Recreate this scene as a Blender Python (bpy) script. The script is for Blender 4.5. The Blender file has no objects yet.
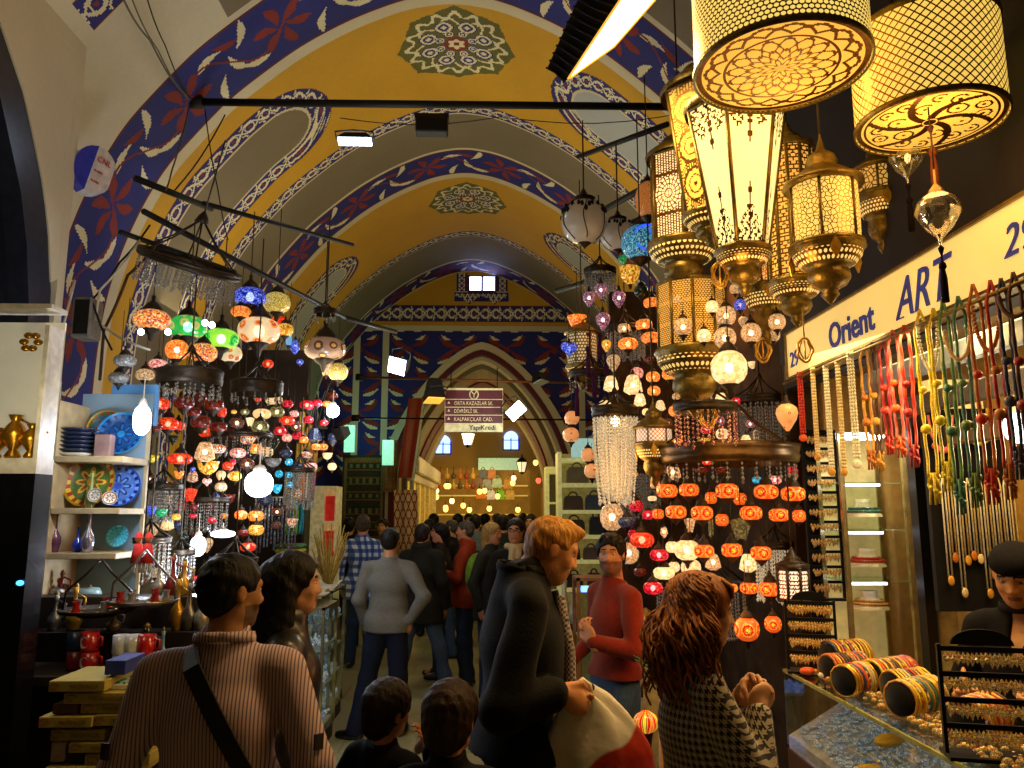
import bpy, math, random, numpy as np
from mathutils import Vector, Matrix, Euler
random.seed(7); rng = np.random.default_rng(7)
PI = math.pi
sc = bpy.context.scene
COL = sc.collection
# ------------------------------------------------------------------ camera
F = 780.0; CH = 1.9
_p = math.atan(126 / F); _a = math.atan(22 * math.cos(_p) / F)
_R = Vector((math.cos(_a), -math.sin(_a), 0))
_U = Vector((-math.sin(_a) * math.sin(_p), -math.cos(_a) * math.sin(_p), math.cos(_p)))
_W = Vector((math.sin(_a) * math.cos(_p), math.cos(_a) * math.cos(_p), math.sin(_p)))
cam = bpy.data.cameras.new('camera'); camo = bpy.data.objects.new('camera', cam); COL.objects.link(camo)
M = Matrix((_R, _U, -_W)).transposed().to_4x4(); M.translation = (0, 0, CH); camo.matrix_world = M
cam.sensor_width = 36; cam.lens = 36 * F / 1024; cam.clip_start = 0.05; cam.clip_end = 200
sc.camera = camo
def P(px, py, Y):
    d = _R * (px - 512) + _U * (384 - py) + _W * F
    s = Y / d.y
    return Vector((d.x * s, Y, CH + d.z * s))
def mpp(px, py, Y):   # metres per pixel there
    d = _R * (px - 512) + _U * (384 - py) + _W * F
    return Y / d.y
# ------------------------------------------------------------------ colour management
vs = sc.view_settings; vs.view_transform = 'Standard'; vs.look = 'None'; vs.gamma = 1; vs.use_curve_mapping = False
vs.exposure = 0.0
sc.cycles.use_denoising = True
sc.cycles.max_bounces = 6; sc.cycles.transparent_max_bounces = 12; sc.cycles.sample_clamp_indirect = 3.0
sc.cycles.caustics_reflective = False; sc.cycles.caustics_refractive = False
# ------------------------------------------------------------------ materials
def srgb(c):
    if isinstance(c, str):
        c = c.lstrip('#'); c = tuple(int(c[i:i + 2], 16) / 255 for i in (0, 2, 4))
    return tuple(((x + .055) / 1.055) ** 2.4 if x > .04045 else x / 12.92 for x in c) + (1,)
MATS = {}
class NT:
    def __init__(s, name):
        s.m = bpy.data.materials.new(name); s.m.use_nodes = True; s.t = s.m.node_tree; s.t.nodes.clear()
        s.out = s.n('ShaderNodeOutputMaterial')
    def n(s, ty, ins=None, **kw):
        nd = s.t.nodes.new(ty)
        for k, v in kw.items(): setattr(nd, k, v)
        for k, v in (ins or {}).items():
            if isinstance(v, bpy.types.NodeSocket): s.t.links.new(v, nd.inputs[k])
            else: nd.inputs[k].default_value = v
        return nd
    def coord(s, scale=1.0, kind='Object', sc3=None):
        tc = s.n('ShaderNodeTexCoord')
        mp = s.n('ShaderNodeMapping', {'Vector': tc.outputs[kind], 'Scale': sc3 or (scale,) * 3})
        return mp.outputs[0]
    def noise(s, scale, vec=None, detail=3, rough=.5):
        return s.n('ShaderNodeTexNoise', {'Vector': vec or s.coord(), 'Scale': scale, 'Detail': detail, 'Roughness': rough}).outputs[0]
    def ramp(s, fac, stops, interp='LINEAR'):
        r = s.n('ShaderNodeValToRGB', {'Fac': fac}); cr = r.color_ramp; cr.interpolation = interp
        while len(cr.elements) > 1: cr.elements.remove(cr.elements[-1])
        cr.elements[0].position = stops[0][0]; cr.elements[0].color = stops[0][1]
        for p_, c in stops[1:]:
            e = cr.elements.new(p_); e.color = c
        return r.outputs[0]
    def mix(s, fac, a, b):
        nd = s.n('ShaderNodeMix', data_type='RGBA')
        for i, v in ((0, fac), (6, a), (7, b)):
            if isinstance(v, bpy.types.NodeSocket): s.t.links.new(v, nd.inputs[i])
            else: nd.inputs[i].default_value = v
        return nd.outputs[2]
    def math(s, op, a, b=0.0):
        nd = s.n('ShaderNodeMath', operation=op)
        for i, v in ((0, a), (1, b)):
            if isinstance(v, bpy.types.NodeSocket): s.t.links.new(v, nd.inputs[i])
            else: nd.inputs[i].default_value = v
        return nd.outputs[0]
    def bsdf(s, base, rough=.6, metal=0, emi=None, es=0, spec=None, bump=None, bdist=.002, alpha=None, sheen=0, coat=0):
        ins = {'Base Color': base, 'Roughness': rough, 'Metallic': metal}
        if emi is not None: ins['Emission Color'] = emi; ins['Emission Strength'] = es
        if spec is not None: ins['Specular IOR Level'] = spec
        if alpha is not None: ins['Alpha'] = alpha
        if sheen: ins['Sheen Weight'] = sheen
        if coat: ins['Coat Weight'] = coat
        b = s.n('ShaderNodeBsdfPrincipled', ins)
        if bump is not None:
            bp = s.n('ShaderNodeBump', {'Height': bump, 'Strength': 1.0, 'Distance': bdist})
            s.t.links.new(bp.outputs[0], b.inputs['Normal'])
        return b.outputs[0]
    def done(s, surf, nosamp=False):
        s.t.links.new(surf, s.out.inputs[0])
        if nosamp: s.m.cycles.emission_sampling = 'NONE'
        return s.m
def mat(name, col, rough=.6, metal=0, var=.25, scale=18, bump=0, emi=0, emicol=None, sheen=0, coat=0, nosamp=True):
    """plain procedural surface: base colour broken up by noise"""
    if name in MATS: return MATS[name]
    t = NT(name); c = srgb(col)
    v = t.coord(); nz = t.noise(scale, v, 4)
    dark = tuple(x * (1 - var) for x in c[:3]) + (1,); lite = tuple(min(1, x * (1 + var)) for x in c[:3]) + (1,)
    base = t.ramp(nz, [(.3, dark), (.7, lite)])
    kw = {}
    if emi: kw = dict(emi=base if emicol is None else srgb(emicol), es=emi)
    if rough >= .75 and not metal: kw['spec'] = .15
    sh = t.bsdf(base, rough, metal, bump=(t.noise(scale * 4, v, 3) if bump else None), bdist=bump or .002, sheen=sheen, coat=coat, **kw)
    MATS[name] = t.done(sh, nosamp and emi > 0)
    return MATS[name]
def glass(name, col=(.9, .95, .95), alpha=.15, rough=.05):
    if name in MATS: return MATS[name]
    t = NT(name)
    tr = t.n('ShaderNodeBsdfTransparent', {'Color': tuple(col) + (1,)}).outputs[0]
    gl = t.n('ShaderNodeBsdfGlossy', {'Color': (1, 1, 1, 1), 'Roughness': rough}).outputs[0]
    nz = t.noise(2.0)
    f = t.math('MULTIPLY', t.math('ADD', nz, .5), alpha)
    MATS[name] = t.done(t.n('ShaderNodeMixShader', {0: f, 1: tr, 2: gl}).outputs[0]); return MATS[name]
# ------------------------------------------------------------------ mesh builder
class MB:
    def __init__(s): s.v = []; s.f = []; s.m = []; s.sm = []
    def add(s, verts, faces, mi=0, smooth=False):
        o = len(s.v); s.v.extend([tuple(v) for v in verts])
        for f in faces: s.f.append(tuple(i + o for i in f)); s.m.append(mi); s.sm.append(smooth)
        return s
    def box(s, x0, x1, y0, y1, z0, z1, mi=0, bev=0.0):
        if bev <= 0:
            v = [(x, y, z) for z in (z0, z1) for y in (y0, y1) for x in (x0, x1)]
            return s.add(v, [(0, 2, 3, 1), (4, 5, 7, 6), (0, 1, 5, 4), (2, 6, 7, 3), (0, 4, 6, 2), (1, 3, 7, 5)], mi)
        b = min(bev, (x1 - x0) / 2.01, (y1 - y0) / 2.01, (z1 - z0) / 2.01)
        def ring(z, i): return [(x0 + i, y0, z), (x1 - i, y0, z), (x1, y0 + i, z), (x1, y1 - i, z), (x1 - i, y1, z), (x0 + i, y1, z), (x0, y1 - i, z), (x0, y0 + i, z)]
        def ring2(z): return [(x0 + b, y0 + b, z), (x1 - b, y0 + b, z), (x1 - b, y0 + b, z), (x1 - b, y1 - b, z), (x1 - b, y1 - b, z), (x0 + b, y1 - b, z), (x0 + b, y1 - b, z), (x0 + b, y0 + b, z)]
        rs = [ring2(z0), ring(z0 + b, b), ring(z1 - b, b), ring2(z1)]
        v = [p for r in rs for p in r]; f = []
        for k in range(3):
            for i in range(8): j = (i + 1) % 8; f.append((k * 8 + i, k * 8 + j, k * 8 + 8 + j, k * 8 + 8 + i))
        f.append(tuple(range(7, -1, -1))); f.append(tuple(24 + i for i in range(8)))
        return s.add(v, f, mi)
    def lathe(s, prof, n=16, c=(0, 0, 0), mi=0, smooth=True, a0=0.0, a1=2 * PI, cap=False):
        full = abs(a1 - a0 - 2 * PI) < 1e-6; nn = n if full else n + 1
        v = []
        for r, z in prof:
            for i in range(nn):
                a = a0 + (a1 - a0) * i / n
                v.append((c[0] + r * math.cos(a), c[1] + r * math.sin(a), c[2] + z))
        f = []
        for k in range(len(prof) - 1):
            for i in range(n):
                j = (i + 1) % nn; f.append((k * nn + i, k * nn + j, (k + 1) * nn + j, (k + 1) * nn + i))
        if cap: f.append(tuple(range(nn - 1, -1, -1))); f.append(tuple((len(prof) - 1) * nn + i for i in range(nn)))
        return s.add(v, f, mi, smooth)
    def tube(s, pts, r, n=8, mi=0, smooth=True, closed=False):
        pts = [Vector(p) for p in pts]; v = []; m = len(pts)
        rr = r if isinstance(r, (list, tuple)) else [r] * m
        up = None
        for i, p in enumerate(pts):
            if closed: d = pts[(i + 1) % m] - pts[i - 1]
            else: d = pts[min(i + 1, m - 1)] - pts[max(i - 1, 0)]
            if d.length < 1e-9: d = Vector((0, 0, 1))
            d.normalize()
            if up is None: up = Vector((0, 0, 1)) if abs(d.z) < .9 else Vector((1, 0, 0))
            a = d.cross(up).normalized(); b = a.cross(d).normalized(); up = b
            for k in range(n):
                t = 2 * PI * k / n; v.append(p + a * math.cos(t) * rr[i] + b * math.sin(t) * rr[i])
        f = []
        for i in range(m if closed else m - 1):
            for k in range(n):
                l = (k + 1) % n; i2 = (i + 1) % m; f.append((i * n + k, i * n + l, i2 * n + l, i2 * n + k))
        if not closed: f.append(tuple(range(n - 1, -1, -1))); f.append(tuple((m - 1) * n + k for k in range(n)))
        return s.add(v, f, mi, smooth)
    def ell(s, c, rx, ry, rz, n=14, m=9, mi=0, rot=None):
        v = []; f = []
        for j in range(m + 1):
            t = PI * j / m
            for i in range(n):
                a = 2 * PI * i / n
                q = Vector((rx * math.sin(t) * math.cos(a), ry * math.sin(t) * math.sin(a), rz * math.cos(t)))
                if rot is not None: q = rot @ q
                v.append(q + Vector(c))
        for j in range(m):
            for i in range(n): k = (i + 1) % n; f.append((j * n + i, (j + 1) * n + i, (j + 1) * n + k, j * n + k))
        return s.add(v, f, mi, True)
    def prism(s, poly, z0, z1, mi=0, M=None, smooth=False):
        n = len(poly); v = [Vector((p[0], p[1], z0)) for p in poly] + [Vector((p[0], p[1], z1)) for p in poly]
        if M is not None: v = [M @ q for q in v]
        f = [tuple(range(n - 1, -1, -1)), tuple(range(n, 2 * n))]
        s.add(v, f, mi); o = len(s.v) - 2 * n
        for i in range(n): j = (i + 1) % n; s.f.append((o + i, o + j, o + n + j, o + n + i)); s.m.append(mi); s.sm.append(smooth)
        return s
    def grid(s, fn, nu, nv, mi=0, smooth=True, closed_u=False):
        v = [fn(i / (nu if closed_u else nu - 1), j / (nv - 1)) for j in range(nv) for i in range(nu)]
        f = []
        for j in range(nv - 1):
            for i in range(nu if closed_u else nu - 1):
                k = (i + 1) % nu; f.append((j * nu + i, j * nu + k, (j + 1) * nu + k, (j + 1) * nu + i))
        return s.add(v, f, mi, smooth)
    def xf(s, M):
        s.v = [tuple(M @ Vector(v)) for v in s.v]; return s
    def mesh(s, name, mats):
        me = bpy.data.meshes.new(name); me.from_pydata(s.v, [], s.f)
        for m in (mats if isinstance(mats, (list, tuple)) else [mats]): me.materials.append(m)
        if s.m:
            me.polygons.foreach_set('material_index', s.m); me.polygons.foreach_set('use_smooth', s.sm)
        me.update(); return me
def npmesh(name, V, Q, mats, mi=None, smooth=True):
    me = bpy.data.meshes.new(name)
    me.vertices.add(len(V)); me.vertices.foreach_set('co', np.asarray(V, np.float32).ravel())
    Q = np.asarray(Q, np.int32); nf = len(Q)
    me.loops.add(nf * 4); me.loops.foreach_set('vertex_index', Q.ravel())
    me.polygons.add(nf); me.polygons.foreach_set('loop_start', np.arange(0, nf * 4, 4, dtype=np.int32))
    for m in (mats if isinstance(mats, (list, tuple)) else [mats]): me.materials.append(m)
    if mi is not None: me.polygons.foreach_set('material_index', np.asarray(mi, np.int32).ravel())
    me.polygons.foreach_set('use_smooth', np.full(nf, smooth)); me.update(calc_edges=True); me.validate(); return me
def obj(name, mb, mats, parent=None, loc=None, rot=None):
    me = mb.mesh(name, mats) if isinstance(mb, MB) else mb
    o = bpy.data.objects.new(name, me); COL.objects.link(o)
    if parent is not None: o.parent = parent
    if loc is not None: o.location = loc
    if rot is not None: o.rotation_euler = rot
    return o
_labels = {}
def setl(o, label, cat, group=None, kind=None):
    if label is not None:
        if kind is None:
            if label in _labels: print('DUPLABEL', label)
            _labels[label] = 1
            n = len(label.split())
            if not 4 <= n <= 16: print('LABELLEN', n, label)
        o['label'] = label
    if cat: o['category'] = cat
    if group: o['group'] = group
    if kind: o['kind'] = kind
    return o
def thing(name, label, cat, loc=(0, 0, 0), rotz=0, group=None, rot=None):
    o = bpy.data.objects.new(name, None); COL.objects.link(o); o.location = loc
    o.rotation_euler = rot or (0, 0, rotz); o.empty_display_size = .1
    return setl(o, label, cat, group)
def struct(name, mb, mats, parent=None):
    o = obj(name, mb, mats, parent); o['kind'] = 'structure'; return o
def dup(root, loc, rot=None, label=None, group=None, scale=None, mats=None):
    r = root.copy(); COL.objects.link(r); r.location = loc
    if rot is not None: r.rotation_euler = rot
    if scale is not None: r.scale = (scale,) * 3 if not isinstance(scale, (tuple, list)) else scale
    if label: setl(r, label, r.get('category'))
    if group: r['group'] = group
    for ch in list(root.children):
        c = ch.copy(); COL.objects.link(c); c.parent = r
        for g in ch.children:
            d = g.copy(); COL.objects.link(d); d.parent = c
    return r
def text_mb(body, size, depth=.002, align='LEFT', bold=0.0, shear=0.0):
    """letters as a mesh lying in the XZ plane facing -Y, origin at the baseline start"""
    cu = bpy.data.curves.new('tmp', 'FONT'); cu.body = body; cu.size = size; cu.extrude = depth; cu.align_x = align; cu.offset = bold; cu.shear = shear
    cu.resolution_u = 3
    to = bpy.data.objects.new('tmp', cu); COL.objects.link(to)
    dg = bpy.context.evaluated_depsgraph_get(); me = bpy.data.meshes.new_from_object(to.evaluated_get(dg))
    mb = MB(); mb.add([(v.co.x, -v.co.z, v.co.y) for v in me.vertices], [tuple(p.vertices) for p in me.polygons])
    bpy.data.objects.remove(to); bpy.data.curves.remove(cu); bpy.data.meshes.remove(me)
    return mb
def area(name, loc, to, sx, sy, power, col, spread=PI):
    l = bpy.data.lights.new(name, 'AREA'); l.shape = 'RECTANGLE'; l.size = sx; l.size_y = sy; l.energy = power; l.color = srgb(col)[:3]; l.spread = spread
    o = bpy.data.objects.new(name, l); COL.objects.link(o); o.location = loc
    o.rotation_euler = (Vector(to) - Vector(loc)).to_track_quat('-Z', 'Y').to_euler(); return o
def point(name, loc, power, col, r=.05):
    l = bpy.data.lights.new(name, 'POINT'); l.energy = power; l.color = srgb(col)[:3]; l.shadow_soft_size = r
    o = bpy.data.objects.new(name, l); COL.objects.link(o); o.location = loc; return o
# ------------------------------------------------------------------ world
w = bpy.data.worlds.new('world'); sc.world = w; w.use_nodes = True
w.node_tree.nodes['Background'].inputs[0].default_value = (.10, .085, .06, 1); w.node_tree.nodes['Background'].inputs[1].default_value = .35
# ------------------------------------------------------------------ vault profile
XC = -.35
PD = [0, .42, .9, 1.35, 1.88, 2.14, 2.4, 2.57, 2.71, 2.82, 2.86, 2.86]; PZ = [6.45, 6.38, 6.17, 5.89, 5.43, 5.12, 4.78, 4.44, 4.06, 3.6, 3.0, 2.0]
_d = np.linspace(0, 1, 400)
_t = np.linspace(0, len(PD) - 1, 800)
_pd = np.interp(_t, range(len(PD)), PD); _pz = np.interp(_t, range(len(PZ)), PZ)
_k = np.ones(61) / 61
def _smooth(a):
    ap = np.concatenate([np.full(30, 0) + (a[0] if a is _pz else 0), a, np.full(30, a[-1])])
    return ap
# smooth by convolving mirrored data
_pd2 = np.concatenate([-_pd[60:0:-1], _pd, np.full(60, _pd[-1])]); _pz2 = np.concatenate([_pz[60:0:-1], _pz, _pz[-1] - np.linspace(.001, .11, 60)])
_sd = np.convolve(_pd2, np.ones(61) / 61, 'same')[60:-60]; _sz = np.convolve(_pz2, np.ones(61) / 61, 'same')[60:-60]; _sd[0] = 0
_arc = np.concatenate([[0], np.cumsum(np.hypot(np.diff(_sd), np.diff(_sz)))]); ARC = float(_arc[-1])
def vault(s, dr=0.0):
    """s = signed arc length from the crown -> x, z"""
    a = np.abs(s); d = np.interp(a, _arc, _sd); z = np.interp(a, _arc, _sz)
    return XC + np.sign(s) * d, z
def arc_of(dx): return float(np.interp(abs(dx), _sd, _arc))
CY, CG, CCR, CB, CR, CW, CO, CGOLD, CRL = range(9)   # yellow, grey, cream, blue, red, white, olive, ochre, dark red line
def plaster(name, col, var=.12, rough=.75):
    t = NT(name); c = srgb(col); v = t.coord(kind='Object')
    n1 = t.noise(1.1, v, 5, .6); n2 = t.noise(30, v, 3)
    f = t.math('ADD', t.math('MULTIPLY', n1, .75), t.math('MULTIPLY', n2, .25))
    base = t.ramp(f, [(.3, tuple(x * (1 - var) for x in c[:3]) + (1,)), (.7, tuple(min(1, x * (1 + var)) for x in c[:3]) + (1,))])
    return t.done(t.bsdf(base, rough, bump=n1, bdist=.01))
PAINT = [plaster('plaster_yellow', '#c4941c'), plaster('plaster_grey', '#75694f'), plaster('plaster_cream', '#cabf9e', .1), plaster('paint_blue', '#181e6c', .3), plaster('paint_red', '#7c2118', .3),
         plaster('paint_white', '#d9cfa4', .15), plaster('paint_olive', '#5c5a22', .2), plaster('paint_ochre', '#b0811c', .2), plaster('paint_maroon', '#5a1420', .2), plaster('plaster_slate', '#a3a7a4', .1)]
CS = 9
def lens(x, y, cx, cy, ang, L, wd):
    c, s_ = np.cos(ang), np.sin(ang); u = (x - cx) * c + (y - cy) * s_; v = -(x - cx) * s_ + (y - cy) * c
    t = u / L
    return (np.abs(t) < 1) & (np.abs(v + .25 * L * t * t) < wd * (1 - t * t) * (1 + .5 * t))
def scroll(u, v, per):
    """white floral scroll on blue, u along, v in -1..1 across"""
    k = np.full(u.shape, CB)
    ph = 2 * PI * u / per
    wl = np.abs(v - .55 * np.sin(ph)) < .13
    wl |= np.abs(v + .55 * np.sin(ph)) < .11
    um = (u / per * 2) % 1 - .5
    rr = np.hypot(um * 1.6, v)
    wl |= (rr > .36) & (rr < .46)
    wl |= np.abs(np.hypot(um * 1.6 - .8, np.abs(v) - .8) - .35) < .07
    k[wl] = CW
    k[rr < .17] = CR
    k[np.abs(v) > .9] = CRL
    return k
def leafband(s, v, per=1.0):
    """blue band with cream leaves and red blossoms; s along in metres, v across in metres from the centre"""
    k = np.full(s.shape, CB)
    n = np.floor(s / per); q = s - n * per
    for qq in (q, q - per, q + per):
        for a2 in range(6):
            ang = a2 * PI / 3 + .3; k[lens(qq, v, .5 * per + .15 * math.cos(ang), .15 * math.sin(ang), ang, .13, .045)] = CR
        k[np.hypot(qq - .5 * per, v) < .035] = CB
        k[(np.abs(v - .17 * np.sin(2 * PI * qq / per)) < .013)] = CR
        for (cx, cy, ang) in ((.17, .2, .35), (.17, -.2, -1.1), (.83, .2, 1.9), (.83, -.2, 3.0), (.02, .05, 1.2)):
            k[lens(qq, v, cx * per, cy, ang, .15, .036)] = CW
        k[lens(qq, v, .0, -.2, .4, .12, .035)] = CR
    return k
def recess(s, Y, yc, hw, tip):
    """bordered strip with a round end running down the vault; returns (inside border, inside field, u, v)"""
    a = np.abs(s) - tip
    yy = (Y - yc)
    d = np.where(a < hw, np.hypot(a - hw, yy), np.abs(yy))
    return d
def rose(x, y, R):
    """carpet-like round medallion"""
    r = np.hypot(x, y); th = np.arctan2(x, y)
    edge = R * (.9 + .07 * np.abs(np.cos(4 * th)) ** .6 + .06 * np.maximum(0, np.cos(8 * th)) ** 6)
    k = np.full(x.shape, -1)
    ins = r < edge; k[ins] = CO
    t = r / R
    w1 = np.abs(t - (.78 + .08 * np.cos(16 * th))) < .045
    w2 = np.abs(t - (.62 + .1 * np.sin(8 * th))) < .03
    k[ins & (w1 | w2)] = CW
    k[ins & (t < .72) & (t > .2) & ~w2 & (np.cos(8 * th + .4) > -.2)] = CO
    for i in range(8):
        a = PI / 8 + i * PI / 4
        for (rad, sz, tw) in ((.5, .16, 1), (.3, .09, -1)):
            dx = x - R * rad * math.sin(a); dy = y - R * rad * math.cos(a); q = np.hypot(dx, dy) / R
            m_ = q < sz; k[ins & m_] = CB
            k[ins & (np.abs(q - sz * .72) < sz * .14)] = CW; k[ins & (q < sz * .3)] = CW
    k[ins & (t < .2)] = CR; k[ins & (t < .13 + .02 * np.cos(6 * th))] = CW; k[ins & (t < .05)] = CR
    k[ins & (r > edge - .012)] = CO
    return k
def paint_bay(s, Y, y0, rc, ymed, yb, yg, ylast):
    """one yellow bay: [y0..yb] yellow, border to yb+.2, grey to yg, then blue leaf band to ylast"""
    k = np.full(s.shape, CY)
    m = (Y < y0 + .08); k[m] = CCR
    if ymed:
        r_ = rose(s, Y - ymed, .58); mm = (r_ >= 0); k[mm] = r_[mm]
    if rc:
        yc, hw, tl, tr = rc; tip = np.where(s < 0, tl, tr); d = recess(s, Y, yc, hw, tip)
        inb = d < hw; a = np.maximum(np.abs(s) - tip, 0)
        v = (d - (hw - .12)) / .12
        u = np.abs(s) + np.where(np.abs(s) - tip < hw, np.arctan2(Y - yc, np.abs(s) - tip - hw) * .3, 0)
        sc_ = scroll(u, np.clip(v, -1, 1), .42); k[inb] = sc_[inb]
        k[(d < hw - .235)] = CCR
        k[(d < hw - .265)] = CG if yc < 9 else CS
        if yc < 9:
            k[(d < hw - .265) & (s > 0)] = CS
        # side frame low down the wall
    m = (Y > yb) & (Y <= yb + .2)
    sc_ = scroll(s, (Y - yb - .1) / .1, .36); k[m] = sc_[m]
    k[(Y > yb + .2) & (Y <= yg)] = CG
    k[(Y > yb + .2) & (Y <= yb + .23)] = CCR
    return k
def band(k, s, Y, a, b):
    m = (Y > a) & (Y <= b); k[m] = CCR
    m = (Y > a + .06) & (Y <= b - .06); k[m] = CRL
    c = (a + b) / 2; lb = leafband(s, Y - c, 1.02)
    m = (Y > a + .09) & (Y <= b - .09); k[m] = lb[m]
    return k
def sheet(name, ys, ss, fn):
    S, Y = np.meshgrid(ss, ys); x, z = vault(S)
    V = np.stack([x, Y, z], -1).reshape(-1, 3); nu = len(ss); nv = len(ys)
    i = np.arange(nu - 1)[None, :] + np.arange(nv - 1)[:, None] * nu; i = i.ravel()
    Q = np.stack([i, i + nu, i + nu + 1, i + 1], 1)
    sc_, yc = np.meshgrid((ss[1:] + ss[:-1]) / 2, (ys[1:] + ys[:-1]) / 2)
    me = npmesh(name, V, Q, PAINT, fn(sc_, yc).ravel())
    o = obj(name, me, None); o['kind'] = 'structure'; return o
# thick roof behind the painted skin is not needed from inside; the skin gets a solid back
def bay0(s, Y):
    k = np.full(s.shape, CCR)
    m = Y > 4.72; k[m] = CG
    x, z = vault(s)
    k[m & (s < -1.9) & (Y < 5.52)] = CCR
    m = (Y > 4.45) & (Y < 4.72); sc_ = scroll(s, (Y - 4.585) / .135, .42); mm = m & (s > -2.75); k[mm] = sc_[mm]
    k[(Y > 2.0) & (Y < 4.45) & (s > -2.2)] = CY
    return band(k, s, Y, 5.5, 6.38)
def bay1(s, Y): k = paint_bay(s, Y, 6.38, (7.3, .6, arc_of(1.27), arc_of(.95)), 7.07, 8.22, 9.3, 0); return band(k, s, Y, 9.3, 10.12)
def bay2(s, Y): k = paint_bay(s, Y, 10.12, (11.35, .52, arc_of(1.65), arc_of(1.15)), 10.95, 12.3, 13.75, 0); return band(k, s, Y, 13.75, 14.5)
def rngs(a, b, st): return np.linspace(a, b, int(round((b - a) / st)) + 1)
sheet('ceiling', rngs(-3, 4.4, .06), rngs(-ARC, ARC, .05), bay0)
sheet('ceiling', rngs(4.4, 6.38, .013), rngs(-ARC, ARC, .014), bay0)
sheet('ceiling', rngs(6.38, 10.12, .013), rngs(-ARC, ARC, .013), bay1)
sheet('ceiling', rngs(10.12, 14.5, .019), rngs(-ARC, ARC, .019), bay2)
# ------------------------------------------------------------------ end wall with its pointed arch
def arch_z(x, xc, hw, zs, za):
    d = np.clip(np.abs(x - xc) / hw, 0, 1); return zs + (za - zs) * (1 - d ** 1.5) ** .66
AX, AHW, AZS, AZA = -.17, 1.78, 2.55, 4.98
def endwall(x, z):
    k = np.full(x.shape, CY)
    # tiles below 5.27
    per = .92; q = (x + .17) / per; row = .62; r_ = (5.2 - z) / row
    fx = (q - np.floor(q)) - .5; fz = (r_ - np.floor(r_)) - .5
    kk = np.full(x.shape, CB)
    off = (np.floor(r_) % 2) * .5
    fx = (q + off - np.floor(q + off)) - .5
    X_, Z_ = fx * per, fz * row
    for sg in (1, -1):
        for a2 in (.55, -.55): kk[lens(X_, Z_, sg * .22, sg * .0 + .13 * np.sign(a2) * 1.0, sg * a2, .2, .05)] = CR
    kk[(np.hypot(X_, Z_)) < .07] = CR
    for sg in (1, -1):
        kk[lens(X_ * sg, Z_, .22, .22, .42, .17, .034)] = CW
        kk[lens(X_ * sg, Z_, .22, -.22, -.42 + .84 * 0, .10, .026)] = CW
    m = z < 5.27; k[m] = kk[m]
    m = (z >= 5.27) & (z < 5.36); k[m] = CCR
    m = (z > 5.44) & (z < 5.76) & (np.abs(x + .3) < 1.95); sc_ = scroll(x, (z - 5.6) / .16, .42); k[m] = sc_[m]
    m = (z > 5.84) & (z < 6.02) & (np.abs(x + .17) < .52); k[m] = CB
    m = (np.abs(x + .17) < .5) & (z > 5.78 + .16 * np.abs(np.cos((x + .17) * 6.3))) & (z < 6.0); sc_ = scroll(x, (z - 5.9) / .14, .2); k[m] = sc_[m]
    m = (np.abs(x + .17) < .5) & (z >= 6.02) & (z < 6.05); k[m] = CCR
    m = (np.abs(np.abs(x + .17) - .39) < .1) & (z >= 6.05) & (z < 6.4); sc_ = scroll(z, (np.abs(x + .17) - .39) / .1, .2); k[m] = sc_[m]
    # cream pilaster lines on the left
    for c_ in (-1.98, -2.52, 1.72): k[(np.abs(x - c_) < .06) & (z < 5.27)] = CCR
    return k
xs = rngs(-3.4, 2.7, .02); zs_ = rngs(0, 6.5, .02); Xg, Zg = np.meshgrid(xs, zs_)
V = np.stack([Xg, np.full(Xg.shape, 14.5), Zg], -1).reshape(-1, 3)
nu = len(xs); i = (np.arange(nu - 1)[None, :] + np.arange(len(zs_) - 1)[:, None] * nu)
xc_, zc_ = np.meshgrid((xs[1:] + xs[:-1]) / 2, (zs_[1:] + zs_[:-1]) / 2)
keep = ~((np.abs(xc_ - AX) < AHW) & (zc_ < arch_z(xc_, AX, AHW, AZS, AZA))) & ~((np.abs(xc_ + .17) < .27) & (zc_ > 6.04) & (zc_ < 6.36))
ii = i[keep]; Q = np.stack([ii, ii + 1, ii + nu + 1, ii + nu], 1)
o = obj('wall_end', npmesh('wall_end', V, Q, PAINT, endwall(xc_, zc_)[keep], False), None); o['kind'] = 'structure'
# arch mouldings: stepped bands round the opening, going through to the street beyond
def arch_pts(hw, zs, za, n=40, xc=AX):
    pts = [(xc - hw, 0.0)]
    for k in range(n + 1):
        t = -math.cos(PI * k / n); x = xc + hw * t; pts.append((x, float(arch_z(np.array(x), xc, hw, zs, za))))
    pts.append((xc + hw, 0.0)); return pts
def arch_band(name, outer, inner, y0, y1, mats, mi=0):
    mb = MB(); n = len(outer)
    v = [(p[0], y0, p[1]) for p in outer] + [(p[0], y0, p[1]) for p in inner] + [(p[0], y1, p[1]) for p in inner] + [(p[0], y1, p[1]) for p in outer]
    f = []; mm = []
    for k in range(n - 1):
        f += [(k, k + 1, n + k + 1, n + k), (n + k, n + k + 1, 2 * n + k + 1, 2 * n + k), (3 * n + k, 3 * n + k + 1, k + 1, k)]
    mb.add(v, f, mi); return struct(name, mb, mats)
A = lambda d: arch_pts(AHW - d, AZS, AZA - d)
arch_band('trim_1', A(-.05), A(.09), 14.40, 14.7, PAINT[CCR])
arch_band('trim_2', A(.09), A(.19), 14.46, 14.9, PAINT[CRL])
arch_band('trim_3', A(.19), A(.27), 14.6, 15.1, PAINT[CCR])
arch_band('trim_4', A(.22), A(.36), 15.0, 16.6, PAINT[CG])
arch_band('trim_5', A(.30), A(.40), 16.4, 17.2, PAINT[CRL])
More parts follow.
